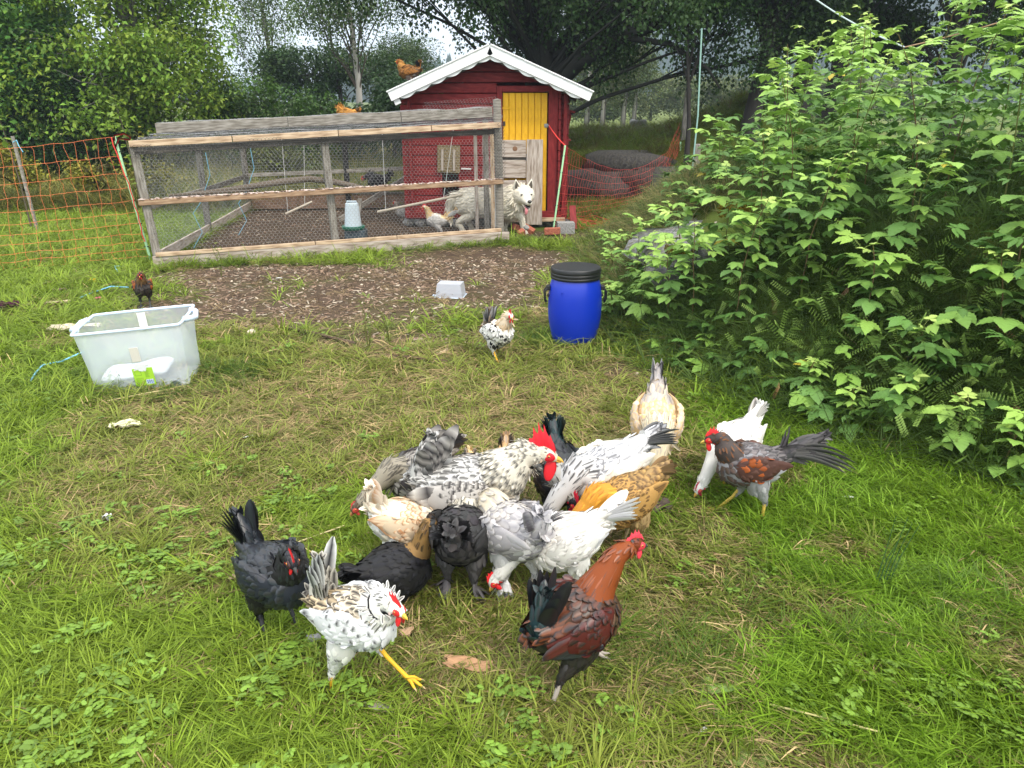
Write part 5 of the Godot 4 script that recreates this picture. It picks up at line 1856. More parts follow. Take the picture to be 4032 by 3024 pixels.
	# coverts round the root of the tail
	for i in int(26 / fl):
		var f := R(-1, 1)
		var e := e0 - 0.25 + R(-0.35, 0.30)
		var d := (V(-cos(e), sin(e), 0) + V(0, 0, f * 0.5)).normalized()
		var nn := (V(0, 0.0, signf(f) * (0.4 + absf(f))) + V(-sin(e) * 0.5, cos(e) * 0.5 - 0.4, 0)).normalized()
		nn = (nn - d * nn.dot(d)).normalized()
		var q := R(0.82, 1.15)
		pm.feather(tb + ax * R(0.0, 0.05) + V(0, R(-0.015, 0.015), f * 0.030), d, nn, R(0.055, 0.085) * (tl[1] / 0.14 * 0.5 + 0.5), 0.0145, 0.05, 0.4 + tl[5], cc[0] * q, cc[1] * q, cc[2])
	part("body", bm.mesh(), M.feather, t)
	part("plumage", pm.mesh(), M.gloss if p.get("gloss", false) else M.feather, t, Transform3D.IDENTITY, true)
	# --- head furniture
	var hxf := Transform3D(Basis(hx, hu, hz), hd)
	var red: Color = p.get("face", Color(0.62, 0.022, 0.025))
	var cz: float = p.get("comb", 0.6)
	var cb := MB.new()
	var teeth := 5
	var crow := teeth * 4 + 1
	for sd in [-1.0, 1.0]:
		var b0 := cb.v.size()
		for lvl in 3:
			for k in crow:
				var u := float(k) / (crow - 1)
				var x := lerpf(0.030, -0.026 - 0.012 * cz, u)
				var low := 0.0165 - 0.006 * u * u + (0.004 if u < 0.2 else 0.008) - 10.0 * (x - 0.002) * (x - 0.002)
				var spike := pow(absf(cos(u * PI * teeth)), 0.8)
				var hh := (0.010 + 0.014 * sin(PI * clampf(u * 0.85 + 0.12, 0, 1)) + 0.018 * (1.0 - spike) * sin(PI * clampf(u * 0.9 + 0.08, 0, 1))) * cz
				var yy := low + hh * lvl * 0.5
				var th: float = [0.0046, 0.0032, 0.0007][lvl] * (0.6 + 0.4 * cz)
				cb.push(hxf * V(x - hh * lvl * 0.18, yy, sd * th + hh * lvl * 0.10 * p.get("flop", 0.4)), (hxf.basis * V(0, 0.25 * lvl, sd)).normalized(), red * R(0.85, 1.1))
		cb.grid(b0, 3, crow)
	part("comb", cb.mesh(), M.comb, t)
	var wz: float = p.get("wattle", cz)
	for sd in [-1.0, 1.0]:
		var wm := MB.new()
		wm.col = red
		wm.ell(hxf * Transform3D(Basis(V(1, 0, 0), sd * -0.2), V(0.021, -0.016 - 0.016 * wz, sd * 0.008)), V(0.005 + 0.008 * wz, 0.007 + 0.018 * wz, 0.0042), 10, 7)
		part("wattle", wm.mesh(), M.comb, t)
		var fm := MB.new()
		fm.col = p.get("cheek", red * 0.9)
		fm.ell(hxf * Transform3D(Basis.IDENTITY, V(0.013, 0.0015, sd * 0.0135)), V(0.019, 0.0145, 0.0075), 12, 8)
		fm.col = p.get("lobe", red)
		fm.ell(hxf * Transform3D(Basis.IDENTITY, V(-0.008, -0.012, sd * 0.0185)), V(0.006, 0.009, 0.003), 8, 6)
		part("face_skin", fm.mesh(), M.comb, t)
		var em := MB.new()
		em.col = p.get("iris", Color(0.55, 0.18, 0.02))
		em.ell(hxf * Transform3D(Basis.IDENTITY, V(0.0145, 0.0055, sd * 0.0195)), V(0.0046, 0.0046, 0.0026), 10, 7)
		em.col = Color(0.005, 0.005, 0.005)
		em.ell(hxf * Transform3D(Basis.IDENTITY, V(0.0147, 0.0055, sd * 0.0212)), V(0.0025, 0.0025, 0.0016), 8, 6)
		part("eye", em.mesh(), M.eye, t)
	var km := MB.new()
	var beak: Color = p.get("beak", Color(0.60, 0.36, 0.07))
	Loft.new([[hd + hx * 0.028 - hu * 0.002, 0.0080, 0.0080], [hd + hx * 0.040 - hu * 0.003, 0.0062, 0.0062], [hd + hx * 0.050 - hu * 0.007, 0.0034, 0.0034], [hd + hx * 0.055 - hu * 0.012, 0.0008, 0.0008]], 3, hz).skin(km, 8, beak)
	Loft.new([[hd + hx * 0.028 - hu * 0.009, 0.0066, 0.0036], [hd + hx * 0.042 - hu * 0.012, 0.0042, 0.0024], [hd + hx * 0.049 - hu * 0.013, 0.001, 0.001]], 3, hz).skin(km, 8, beak * 0.85)
	part("beak", km.mesh(), M.comb, t)
	return t


func flock() -> void:
	var W := Color(0.74, 0.73, 0.69)
	var WB := Color(0.68, 0.69, 0.70)
	var CR := Color(0.72, 0.62, 0.47)
	var BK := Color(0.014, 0.014, 0.016)
	var BL := Color(0.020, 0.026, 0.034)
	var DG := Color(0.055, 0.052, 0.052)
	var LV := Color(0.36, 0.35, 0.36)
	var GO := Color(0.42, 0.21, 0.055)
	var YELLOW := Color(0.70, 0.40, 0.03)
	var SLATE := Color(0.07, 0.075, 0.08)
	var PINK := Color(0.42, 0.32, 0.24)
	rng.seed = 200
	fowl("hen", "all-black hen at the front left, looking down toward the speckled cockerel's tail", V(-0.745, 0, -2.06), -42, {"hack": 0.55, "s": 1.12, "tilt": 4, "head": V(0.16, 0.375, 0.02), "hp": -18, "hy": 16, "tail": [68.0, 0.19, 12, 22.0, 0.1, 0.03], "comb": 0.5, "wattle": 0.55, "shank": Color(0.045, 0.045, 0.05), "beak": Color(0.04, 0.04, 0.04), "cheek": Color(0.05, 0.02, 0.02), "gloss": true, "legs": [[0.0, 0], [0.04, 0]], "bh": 0.25},
		{"body": [BL, BK, 3, 0.1], "hackle": [BK, Color(0.02, 0.026, 0.03), 3, 0.2], "head": [BK, BK, 0, 0], "fluff": [BK, Color(0.028, 0.027, 0.026), 0, 0.3], "tail": [BK, Color(0.02, 0.028, 0.03), 3, 0]})
	rng.seed = 201
	fowl("cockerel", "white cockerel with black flecks and yellow legs striding at the front, one foot raised", V(-0.44, 0, -1.80), -22, {"hack": 0.6, "s": 1.0, "tilt": 4, "bh": 0.315, "head": V(0.175, 0.405, 0.02), "hp": -6, "hy": 18, "neck": 1.12, "tail": [98.0, 0.235, 8, 8.0, 0.0, -0.02], "comb": 1.0, "wattle": 0.85, "shank": YELLOW, "beak": Color(0.72, 0.46, 0.06), "legs": [[-0.085, 0], [0.16, 0.07]], "lobe": Color(0.7, 0.5, 0.45)},
		{"body": [WB, BK, 6, 0.45], "hackle": [W, BK, 3, 0.10], "head": [W, Color(0.3, 0.3, 0.3), 0, 0.12], "back": [CR * 0.95, BK, 3, 0.2], "saddle": [Color(0.58, 0.46, 0.30), BK, 3, 0.22], "wing": [WB, BK, 6, 0.4], "prim": [W, BK, 3, 0.3], "fluff": [W, BK, 6, 0.25], "cover": [Color(0.55, 0.52, 0.45), BK, 3, 0.4], "tail": [Color(0.72, 0.72, 0.70), BK, 3, 0.3]})
	rng.seed = 202
	fowl("rooster", "black rooster with orange-brown neck and rusty back walking right at the front", V(0.18, 0, -1.82), 27, {"len": 0.82, "s": 1.12, "tilt": 22, "bh": 0.255, "head": V(0.20, 0.455, 0.0), "hp": -12, "hy": 0, "neck": 0.95, "tail": [100.0, 0.21, 10, 26.0, 0.1, 0.06], "comb": 0.75, "wattle": 0.6, "face": Color(0.66, 0.05, 0.075), "shank": Color(0.34, 0.30, 0.26), "beak": Color(0.05, 0.05, 0.06), "gloss": true, "legs": [[-0.11, 0], [0.10, 0.05]], "plump": 1.1, "booted": false},
		{"body": [Color(0.060, 0.028, 0.016), Color(0.016, 0.013, 0.012), 1, 0.3], "hackle": [Color(0.23, 0.055, 0.011), Color(0.09, 0.024, 0.009), 3, 0.4], "head": [Color(0.16, 0.035, 0.012), BK, 0, 0.3], "back": [Color(0.10, 0.035, 0.018), Color(0.022, 0.015, 0.014), 1, 0.3], "saddle": [Color(0.17, 0.05, 0.018), BK, 3, 0.6], "wing": [Color(0.085, 0.016, 0.012), Color(0.025, 0.02, 0.02), 1, 0.45], "prim": [Color(0.030, 0.036, 0.042), BK, 3, 0.2], "breast": [Color(0.10, 0.05, 0.025), BK, 1, 0.3], "fluff": [Color(0.028, 0.024, 0.022), BK, 0, 0.3], "cover": [Color(0.012, 0.036, 0.038), BK, 3, 0.35], "tail": [BK, Color(0.018, 0.02, 0.022), 3, 0]})
	rng.seed = 203
	fowl("hen", "charcoal feather-footed hen seen from behind in the middle of the flock", V(-0.17, 0, -2.29), 84, {"s": 1.14, "tilt": -6, "bh": 0.245, "head": V(0.27, 0.13, 0.0), "hp": -60, "tail": [58.0, 0.14, 20, 44.0, 0.7, 0.30], "comb": 0.4, "shank": Color(0.2, 0.17, 0.13), "booted": true, "plump": 1.12, "legs": [[-0.04, 0], [-0.01, 0.0]]},
		{"body": [Color(0.040, 0.038, 0.038), BK, 1, 0.1], "hackle": [Color(0.62, 0.58, 0.48), BK, 3, 0.4], "back": [Color(0.035, 0.033, 0.034), Color(0.4, 0.38, 0.33), 0, 0.05], "fluff": [Color(0.080, 0.076, 0.078), Color(0.055, 0.052, 0.053), 0, 0.4], "tail": [Color(0.030, 0.029, 0.031), Color(0.055, 0.053, 0.055), 3, 0], "cover": [Color(0.040, 0.038, 0.039), Color(0.06, 0.057, 0.058), 1, 0.2]})
	rng.seed = 204
	fowl("hen", "lavender grey feather-footed hen with curled-over tail, beside the charcoal hen", V(0.0, 0, -2.29), 128, {"s": 1.18, "tilt": -4, "bh": 0.25, "head": V(0.28, 0.12, 0.0), "hp": -60, "tail": [72.0, 0.16, 20, 36.0, 0.65, 0.34], "comb": 0.4, "shank": Color(0.45, 0.40, 0.33), "booted": true, "plump": 1.02, "legs": [[-0.05, 0], [0.03, 0]]},
		{"body": [LV, Color(0.42, 0.40, 0.39), 1, 0.2], "hackle": [Color(0.60, 0.54, 0.42), Color(0.33, 0.31, 0.31), 3, 0.2], "back": [Color(0.50, 0.47, 0.42), Color(0.34, 0.32, 0.32), 3, 0.3], "saddle": [Color(0.45, 0.43, 0.42), Color(0.30, 0.29, 0.30), 3, 0.3], "fluff": [Color(0.56, 0.56, 0.56), Color(0.44, 0.43, 0.43), 0, 0.3], "tail": [Color(0.32, 0.31, 0.33), Color(0.42, 0.41, 0.42), 1, 0], "cover": [Color(0.37, 0.36, 0.38), Color(0.46, 0.45, 0.46), 1, 0.2]})
	rng.seed = 205
	fowl("hen", "white hen with raised feathery tail pecking behind the brown rooster", V(0.185, 0, -2.28), 196, {"s": 1.06, "tilt": -12, "bh": 0.24, "head": V(0.28, 0.12, 0.0), "hp": -55, "tail": [24.0, 0.19, 12, 24.0, 0.25, 0.02], "comb": 0.5, "shank": Color(0.50, 0.33, 0.08), "legs": [[-0.03, 0], [0.04, 0]]},
		{"body": [W, Color(0.60, 0.58, 0.55), 1, 0.12], "back": [W, Color(0.45, 0.42, 0.38), 3, 0.12], "wing": [W, Color(0.50, 0.48, 0.46), 1, 0.1], "prim": [Color(0.66, 0.66, 0.66), Color(0.5, 0.5, 0.52), 1, 0], "fluff": [W * 1.03, Color(0.6, 0.6, 0.58), 0, 0.2], "tail": [W, Color(0.66, 0.66, 0.68), 1, 0]})
	rng.seed = 206
	fowl("hen", "black hen with gold-laced neck crouched between the cockerel and the charcoal hen", V(-0.395, 0, -2.22), 28, {"neck": 0.85, "s": 1.0, "tilt": 6, "bh": 0.155, "head": V(0.165, 0.345, 0.0), "hp": -28, "hy": -72, "tail": [24.0, 0.10, 12, 22.0, 0.4, 0.05], "comb": 0.12, "wattle": 0.1, "shank": SLATE, "plump": 1.1},
		{"body": [Color(0.016, 0.016, 0.018), BK, 1, 0.1], "hackle": [Color(0.25, 0.145, 0.05), Color(0.03, 0.022, 0.014), 3, 0.1], "head": [Color(0.035, 0.022, 0.014), BK, 0, 0.3], "fluff": [BK, BK, 0, 0], "tail": [BK, BK, 0, 0]})
	rng.seed = 207
	fowl("hen", "cream-white hen with salmon-flecked back, tail up, left of the big speckled rooster", V(-0.385, 0, -2.42), 14, {"s": 1.0, "tilt": -18, "bh": 0.24, "head": V(0.26, 0.14, 0.05), "hp": -55, "tail": [84.0, 0.135, 12, 16.0, 0.05, 0.0], "comb": 0.5, "shank": Color(0.58, 0.27, 0.03), "legs": [[-0.02, 0], [-0.08, 0]]},
		{"body": [Color(0.74, 0.66, 0.53), Color(0.66, 0.50, 0.34), 0, 0.1], "back": [Color(0.72, 0.60, 0.44), Color(0.46, 0.22, 0.09), 4, 0.05], "wing": [Color(0.70, 0.55, 0.38), Color(0.48, 0.24, 0.11), 4, 0.1], "breast": [Color(0.74, 0.67, 0.56), Color(0.5, 0.28, 0.14), 4, 0.05], "fluff": [W * 1.03, W, 0, 0], "saddle": [Color(0.75, 0.68, 0.56), Color(0.68, 0.56, 0.42), 3, 0.2], "tail": [Color(0.72, 0.64, 0.53), Color(0.52, 0.32, 0.18), 3, 0]})
	rng.seed = 208
	fowl("hen", "dark grey hen pecking at the left edge of the feeding group", V(-0.37, 0, -2.81), 208, {"s": 1.08, "tilt": -14, "bh": 0.235, "head": V(0.295, 0.135, 0.0), "hp": -38, "tail": [40.0, 0.13, 12, 22.0, 0.2, 0.0], "comb": 0.3, "wattle": 0.3, "face": Color(0.48, 0.06, 0.05), "shank": SLATE, "beak": Color(0.36, 0.16, 0.07)},
		{"body": [Color(0.085, 0.078, 0.074), Color(0.05, 0.046, 0.045), 1, 0.1], "hackle": [Color(0.30, 0.27, 0.21), Color(0.075, 0.068, 0.06), 3, 0.3], "head": [Color(0.085, 0.060, 0.040), Color(0.15, 0.12, 0.09), 0, 0.3], "back": [Color(0.10, 0.09, 0.085), Color(0.30, 0.28, 0.25), 3, 0.12], "breast": [Color(0.12, 0.11, 0.10), Color(0.40, 0.38, 0.34), 3, 0.2], "tail": [Color(0.045, 0.042, 0.042), Color(0.07, 0.065, 0.063), 3, 0]})
	rng.seed = 209
	fowl("rooster", "big grey-and-white speckled rooster with large red comb in the middle of the flock", V(-0.165, 0, -2.51), -3, {"s": 1.5, "tilt": 3, "bh": 0.225, "head": V(0.225, 0.345, 0.0), "hp": -8, "hy": 12, "neck": 1.25, "tail": [108.0, 0.20, 14, 26.0, 0.0, 0.10], "comb": 1.75, "wattle": 1.5, "face": Color(0.58, 0.012, 0.022), "shank": Color(0.6, 0.42, 0.2), "beak": Color(0.62, 0.36, 0.06), "flop": 0.2, "lobe": Color(0.6, 0.42, 0.3), "coarse": 0.74, "plump": 1.04},
		{"body": [Color(0.60, 0.59, 0.56), Color(0.05, 0.048, 0.046), 3, 0.30], "hackle": [Color(0.58, 0.54, 0.45), Color(0.10, 0.095, 0.085), 2, 0.25], "head": [Color(0.55, 0.50, 0.40), Color(0.2, 0.18, 0.15), 0, 0.2], "back": [Color(0.62, 0.61, 0.59), Color(0.06, 0.058, 0.055), 3, 0.15], "saddle": [Color(0.62, 0.61, 0.58), Color(0.07, 0.066, 0.062), 3, 0.10], "wing": [Color(0.50, 0.47, 0.43), Color(0.045, 0.04, 0.04), 2, 0.35], "breast": [Color(0.56, 0.54, 0.50), Color(0.06, 0.058, 0.055), 2, 0.25], "fluff": [Color(0.36, 0.35, 0.34), Color(0.08, 0.075, 0.072), 2, 0.3], "cover": [Color(0.50, 0.49, 0.47), Color(0.035, 0.034, 0.034), 2, 0.3], "tail": [Color(0.045, 0.044, 0.045), Color(0.36, 0.34, 0.32), 2, 0]})
	rng.seed = 210
	fowl("hen", "small pale buff hen half hidden behind the big rooster, grey tail tip up", V(-0.165, 0, -2.78), -86, {"s": 0.84, "tilt": -18, "bh": 0.22, "head": V(0.24, 0.11, 0.0), "hp": -55, "tail": [52.0, 0.125, 10, 8.0, 0.0, 0.0], "comb": 0.4, "shank": YELLOW, "plump": 0.85},
		{"body": [Color(0.62, 0.42, 0.18), Color(0.70, 0.52, 0.28), 1, 0.2], "tail": [Color(0.60, 0.56, 0.50), Color(0.46, 0.40, 0.34), 3, 0], "cover": [Color(0.64, 0.45, 0.2), Color(0.7, 0.55, 0.32), 1, 0]})
	rng.seed = 211
	fowl("hen", "buff hen half hidden behind the big rooster's neck, darker tail up", V(-0.03, 0, -2.84), -92, {"s": 0.92, "tilt": -18, "bh": 0.225, "head": V(0.25, 0.11, 0.0), "hp": -55, "tail": [50.0, 0.13, 10, 12.0, 0.0, 0.0], "comb": 0.4, "shank": YELLOW},
		{"body": [Color(0.55, 0.31, 0.12), Color(0.64, 0.42, 0.20), 1, 0.2], "tail": [Color(0.26, 0.20, 0.16), Color(0.15, 0.13, 0.12), 3, 0], "cover": [Color(0.52, 0.34, 0.17), Color(0.3, 0.24, 0.19), 3, 0.2]})
	rng.seed = 212
	fowl("rooster", "black rooster with silver-streaked neck bending down right of the speckled rooster", V(0.185, 0, -2.77), -84, {"hack": 0.6, "s": 1.14, "tilt": -16, "bh": 0.245, "head": V(0.20, 0.205, -0.03), "hp": -42, "hy": -22, "tail": [56.0, 0.15, 12, 18.0, 0.1, 0.14], "comb": 1.05, "wattle": 0.95, "face": Color(0.60, 0.015, 0.04), "shank": SLATE, "beak": Color(0.08, 0.07, 0.06), "gloss": true},
		{"body": [Color(0.015, 0.018, 0.020), BK, 3, 0.1], "hackle": [Color(0.42, 0.41, 0.37), BK, 3, 0.35], "head": [BK, Color(0.2, 0.2, 0.18), 0, 0.15], "cover": [Color(0.016, 0.040, 0.042), BK, 3, 0.2], "tail": [Color(0.016, 0.045, 0.045), BK, 3, 0]})
	rng.seed = 213
	fowl("hen", "white hen with dark-edged neck and black tail plumes pecking behind the black rooster", V(0.375, 0, -2.70), 206, {"s": 1.27, "tilt": -17, "bh": 0.25, "head": V(0.27, 0.11, 0.0), "hp": -55, "tail": [30.0, 0.18, 12, 22.0, 0.2, 0.3], "comb": 0.5, "shank": Color(0.62, 0.48, 0.3), "plump": 1.08},
		{"body": [Color(0.74, 0.71, 0.64), Color(0.62, 0.56, 0.46), 0, 0.12], "hackle": [Color(0.66, 0.66, 0.66), BK, 3, 0.15], "breast": [Color(0.66, 0.66, 0.68), Color(0.10, 0.10, 0.12), 1, 0.2], "back": [Color(0.70, 0.70, 0.71), Color(0.16, 0.16, 0.17), 3, 0.25], "saddle": [Color(0.72, 0.72, 0.73), Color(0.35, 0.35, 0.36), 3, 0.2], "fluff": [W * 1.03, W, 0, 0.2], "prim": [Color(0.72, 0.70, 0.64), Color(0.6, 0.58, 0.52), 1, 0], "cover": [Color(0.60, 0.60, 0.61), Color(0.10, 0.10, 0.11), 1, 0.3], "tail": [Color(0.022, 0.022, 0.025), Color(0.2, 0.2, 0.2), 5, 0]})
	rng.seed = 214
	fowl("hen", "buff and lavender hen with grey tail pecking toward the camera at the back right", V(0.65, 0, -3.20), -98, {"s": 1.28, "tilt": -24, "bh": 0.25, "head": V(0.255, 0.085, 0.0), "hp": -62, "tail": [38.0, 0.19, 10, 8.0, 0.0, 0.0, 0.3], "comb": 0.5, "shank": YELLOW, "neck": 1.1},
		{"body": [Color(0.60, 0.42, 0.22), Color(0.42, 0.38, 0.35), 3, 0.2], "back": [Color(0.66, 0.42, 0.17), Color(0.48, 0.40, 0.32), 3, 0.15], "saddle": [Color(0.52, 0.42, 0.30), Color(0.30, 0.28, 0.28), 3, 0.35], "hackle": [Color(0.68, 0.58, 0.40), Color(0.38, 0.34, 0.28), 3, 0.15], "cover": [Color(0.38, 0.34, 0.31), Color(0.25, 0.24, 0.25), 3, 0.3], "tail": [Color(0.29, 0.285, 0.30), Color(0.36, 0.35, 0.36), 1, 0]})
	rng.seed = 215
	fowl("hen", "golden dark-laced hen with yellow-orange head pecking left behind the white hen", V(0.425, 0, -2.55), 204, {"s": 1.12, "tilt": -16, "bh": 0.245, "head": V(0.275, 0.155, 0.0), "hp": -34, "tail": [28.0, 0.115, 12, 20.0, 0.2, 0.10], "comb": 0.35, "wattle": 0.3, "shank": Color(0.52, 0.38, 0.20), "legs": [[-0.03, 0], [0.05, 0]], "coarse": 0.85},
		{"body": [Color(0.44, 0.25, 0.075), Color(0.10, 0.055, 0.020), 3, 0.12], "hackle": [Color(0.58, 0.26, 0.030), Color(0.46, 0.20, 0.03), 0, 0.2], "head": [Color(0.58, 0.25, 0.028), Color(0.5, 0.2, 0.03), 0, 0.2], "back": [Color(0.46, 0.26, 0.075), Color(0.09, 0.05, 0.02), 3, 0.10], "saddle": [Color(0.38, 0.23, 0.08), Color(0.11, 0.065, 0.03), 2, 0.10], "fluff": [Color(0.42, 0.29, 0.13), Color(0.22, 0.14, 0.06), 3, 0.2], "prim": [Color(0.36, 0.20, 0.065), Color(0.14, 0.08, 0.03), 3, 0.1], "tail": [Color(0.28, 0.18, 0.085), Color(0.10, 0.06, 0.03), 3, 0], "cover": [Color(0.34, 0.22, 0.09), Color(0.11, 0.065, 0.03), 2, 0.1]})
	rng.seed = 216
	fowl("hen", "plain white hen pecking behind the long-tailed grey rooster", V(0.985, 0, -3.08), 218, {"s": 1.06, "tilt": -22, "bh": 0.24, "head": V(0.265, 0.085, 0.0), "hp": -40, "tail": [58.0, 0.125, 12, 14.0, 0.1, 0.0], "comb": 0.4, "wattle": 0.4, "face": Color(0.52, 0.05, 0.08), "shank": YELLOW},
		{"body": [W * 1.03, W * 0.92, 0, 0.2], "tail": [W, Color(0.25, 0.22, 0.2), 3, 0]})
	rng.seed = 217
	fowl("rooster", "grey rooster with rusty shoulder and long arching dark tail at the right", V(0.97, 0, -2.83), 184, {"hack": 0.62, "s": 1.08, "tilt": 4, "bh": 0.26, "head": V(0.175, 0.37, 0.035), "hp": -14, "hy": 14, "neck": 1.0, "tail": [34.0, 0.34, 14, 34.0, 0.0, 0.66], "comb": 0.95, "wattle": 0.8, "shank": Color(0.52, 0.38, 0.07), "beak": Color(0.55, 0.40, 0.08), "legs": [[0.12, 0], [-0.06, 0]]},
		{"body": [Color(0.25, 0.25, 0.265), Color(0.32, 0.32, 0.335), 1, 0.3], "hackle": [Color(0.060, 0.048, 0.044), Color(0.20, 0.075, 0.020), 3, 0.12], "head": [Color(0.05, 0.038, 0.032), Color(0.10, 0.05, 0.03), 0, 0.3], "back": [Color(0.060, 0.056, 0.060), Color(0.17, 0.15, 0.15), 3, 0.25], "saddle": [Color(0.045, 0.042, 0.045), Color(0.16, 0.145, 0.145), 3, 0.25], "breast": [Color(0.060, 0.052, 0.052), Color(0.10, 0.065, 0.05), 3, 0.25], "wing": [Color(0.085, 0.040, 0.030), Color(0.28, 0.070, 0.018), 0, 0.4], "prim": [Color(0.28, 0.28, 0.30), Color(0.36, 0.36, 0.38), 1, 0.1], "fluff": [Color(0.31, 0.31, 0.32), Color(0.38, 0.38, 0.39), 0, 0.3], "cover": [Color(0.050, 0.048, 0.050), Color(0.075, 0.07, 0.072), 3, 0.2], "tail": [Color(0.065, 0.062, 0.064), Color(0.17, 0.16, 0.155), 5, 0]})
	rng.seed = 218
	fowl("cockerel", "white cockerel with black spots and upright black-and-white tail, alone in mid yard", V(-0.095, 0, -4.87), -52, {"s": 1.0, "tilt": 16, "bh": 0.25, "head": V(0.165, 0.41, 0.0), "hp": -4, "hy": 20, "tail": [104.0, 0.21, 9, 12.0, 0.0, 0.02], "comb": 0.9, "wattle": 0.8, "shank": YELLOW, "legs": [[0.09, 0], [-0.09, 0]], "coarse": 1.15},
		{"body": [W, BK, 4, 0.25], "hackle": [Color(0.62, 0.52, 0.38), Color(0.40, 0.25, 0.12), 3, 0.15], "head": [Color(0.68, 0.62, 0.55), Color(0.5, 0.3, 0.2), 0, 0.1], "back": [Color(0.66, 0.58, 0.48), BK, 0, 0.25], "saddle": [Color(0.42, 0.24, 0.11), BK, 3, 0.3], "fluff": [W, BK, 0, 0.4], "cover": [Color(0.10, 0.09, 0.085), Color(0.4, 0.3, 0.2), 3, 0.25], "tail": [BK, Color(0.45, 0.45, 0.45), 3, 0.3]})
	rng.seed = 219
	fowl("hen", "small black-brown hen with rust wing standing behind the plastic bin", V(-3.12, 0, -6.4), -66, {"s": 0.86, "tilt": 14, "bh": 0.24, "head": V(0.155, 0.40, 0.0), "hp": -6, "hy": 12, "tail": [66.0, 0.12, 10, 18.0, 0.2, 0.08], "comb": 0.35, "wattle": 0.75, "shank": SLATE, "coarse": 1.3},
		{"body": [Color(0.026, 0.023, 0.020), Color(0.055, 0.045, 0.038), 1, 0.3], "hackle": [Color(0.14, 0.075, 0.025), Color(0.03, 0.022, 0.016), 3, 0.25], "head": [BK, Color(0.05, 0.03, 0.02), 0, 0.3], "wing": [Color(0.26, 0.075, 0.018), Color(0.03, 0.02, 0.015), 0, 0.2], "saddle": [Color(0.16, 0.055, 0.02), BK, 0, 0.4], "prim": [Color(0.05, 0.045, 0.045), BK, 0, 0], "tail": [Color(0.025, 0.025, 0.03), BK, 0, 0]})
	rng.seed = 220
	fowl("rooster", "cream and white rooster with curved white tail walking inside the wire run", V(-0.98, 0, -10.15), 176, {"s": 1.02, "tilt": 10, "bh": 0.25, "head": V(0.185, 0.44, 0.0), "hp": -4, "tail": [44.0, 0.30, 8, 16.0, 0.0, 0.30], "comb": 0.8, "wattle": 0.7, "shank": Color(0.6, 0.5, 0.38), "coarse": 1.5, "legs": [[0.03, 0], [-0.08, 0]]},
		{"body": [Color(0.62, 0.60, 0.57), Color(0.45, 0.42, 0.40), 1, 0.2], "hackle": [Color(0.58, 0.40, 0.19), Color(0.66, 0.55, 0.36), 3, 0.2], "head": [Color(0.68, 0.60, 0.46), W, 0, 0.2], "saddle": [Color(0.55, 0.36, 0.15), Color(0.64, 0.52, 0.33), 3, 0.2], "back": [Color(0.62, 0.54, 0.42), W, 3, 0.2], "tail": [Color(0.66, 0.66, 0.64), Color(0.30, 0.28, 0.26), 3, 0]})
	rng.seed = 221
	fowl("hen", "pale grey speckled hen crouched by the henhouse wall inside the run", V(-1.62, 0, -11.7), 172, {"s": 0.92, "tilt": 0, "bh": 0.17, "head": V(0.17, 0.33, 0.0), "tail": [28.0, 0.11, 8, 18.0, 0.2, 0.0], "comb": 0.35, "shank": PINK, "coarse": 1.7},
		{"body": [Color(0.48, 0.46, 0.43), Color(0.25, 0.22, 0.19), 1, 0.3], "hackle": [Color(0.26, 0.20, 0.15), Color(0.4, 0.36, 0.3), 3, 0.3], "tail": [Color(0.30, 0.24, 0.17), DG, 3, 0]})
	rng.seed = 222
	fowl("hen", "dusky black hen standing on the ramp at the back of the run", V(-2.02, 0.36, -11.9), 182, {"s": 1.12, "tilt": 4, "bh": 0.215, "head": V(0.22, 0.25, 0.0), "hp": -20, "tail": [46.0, 0.14, 10, 20.0, 0.2, 0.05], "comb": 0.35, "shank": SLATE, "coarse": 1.7},
		{"body": [Color(0.035, 0.032, 0.034), BK, 1, 0.2], "back": [Color(0.09, 0.08, 0.082), Color(0.04, 0.036, 0.036), 1, 0.2], "tail": [BK, BK, 0, 0]})
	rng.seed = 223
	fowl("hen", "small ginger-buff hen sitting on the roof of the wire run", V(-1.97, 1.455, -9.72), 186, {"s": 0.82, "tilt": 6, "bh": 0.095, "head": V(0.135, 0.22, 0.06), "hp": -4, "hy": 60, "tail": [30.0, 0.12, 10, 20.0, 0.2, 0.0], "comb": 0.25, "wattle": 0.3, "shank": YELLOW, "coarse": 1.5, "plump": 0.95},
		{"body": [Color(0.46, 0.22, 0.045), Color(0.36, 0.16, 0.035), 1, 0.2], "hackle": [Color(0.44, 0.20, 0.04), Color(0.5, 0.27, 0.07), 0, 0.3], "tail": [Color(0.20, 0.11, 0.05), BK, 3, 0]})
	rng.seed = 224
	fowl("hen", "golden black-laced hen standing on the left slope of the henhouse roof", V(-1.42, 1.85, -11.45), 172, {"s": 1.12, "tilt": 8, "bh": 0.215, "head": V(0.155, 0.355, 0.02), "hp": 8, "hy": -15, "tail": [78.0, 0.16, 12, 26.0, 0.1, 0.15], "comb": 0.3, "wattle": 0.3, "shank": SLATE, "coarse": 1.2, "plump": 1.08},
		{"body": [Color(0.34, 0.15, 0.040), Color(0.05, 0.03, 0.018), 1, 0.1], "hackle": [Color(0.40, 0.19, 0.045), Color(0.2, 0.1, 0.03), 3, 0.2], "head": [Color(0.34, 0.15, 0.05), Color(0.25, 0.1, 0.04), 0, 0.2], "wing": [Color(0.36, 0.15, 0.035), Color(0.03, 0.02, 0.014), 1, 0.05], "fluff": [Color(0.16, 0.12, 0.10), Color(0.30, 0.26, 0.22), 0, 0.35], "cover": [Color(0.36, 0.16, 0.045), Color(0.06, 0.035, 0.02), 1, 0.1], "tail": [BK, BK, 0, 0]})


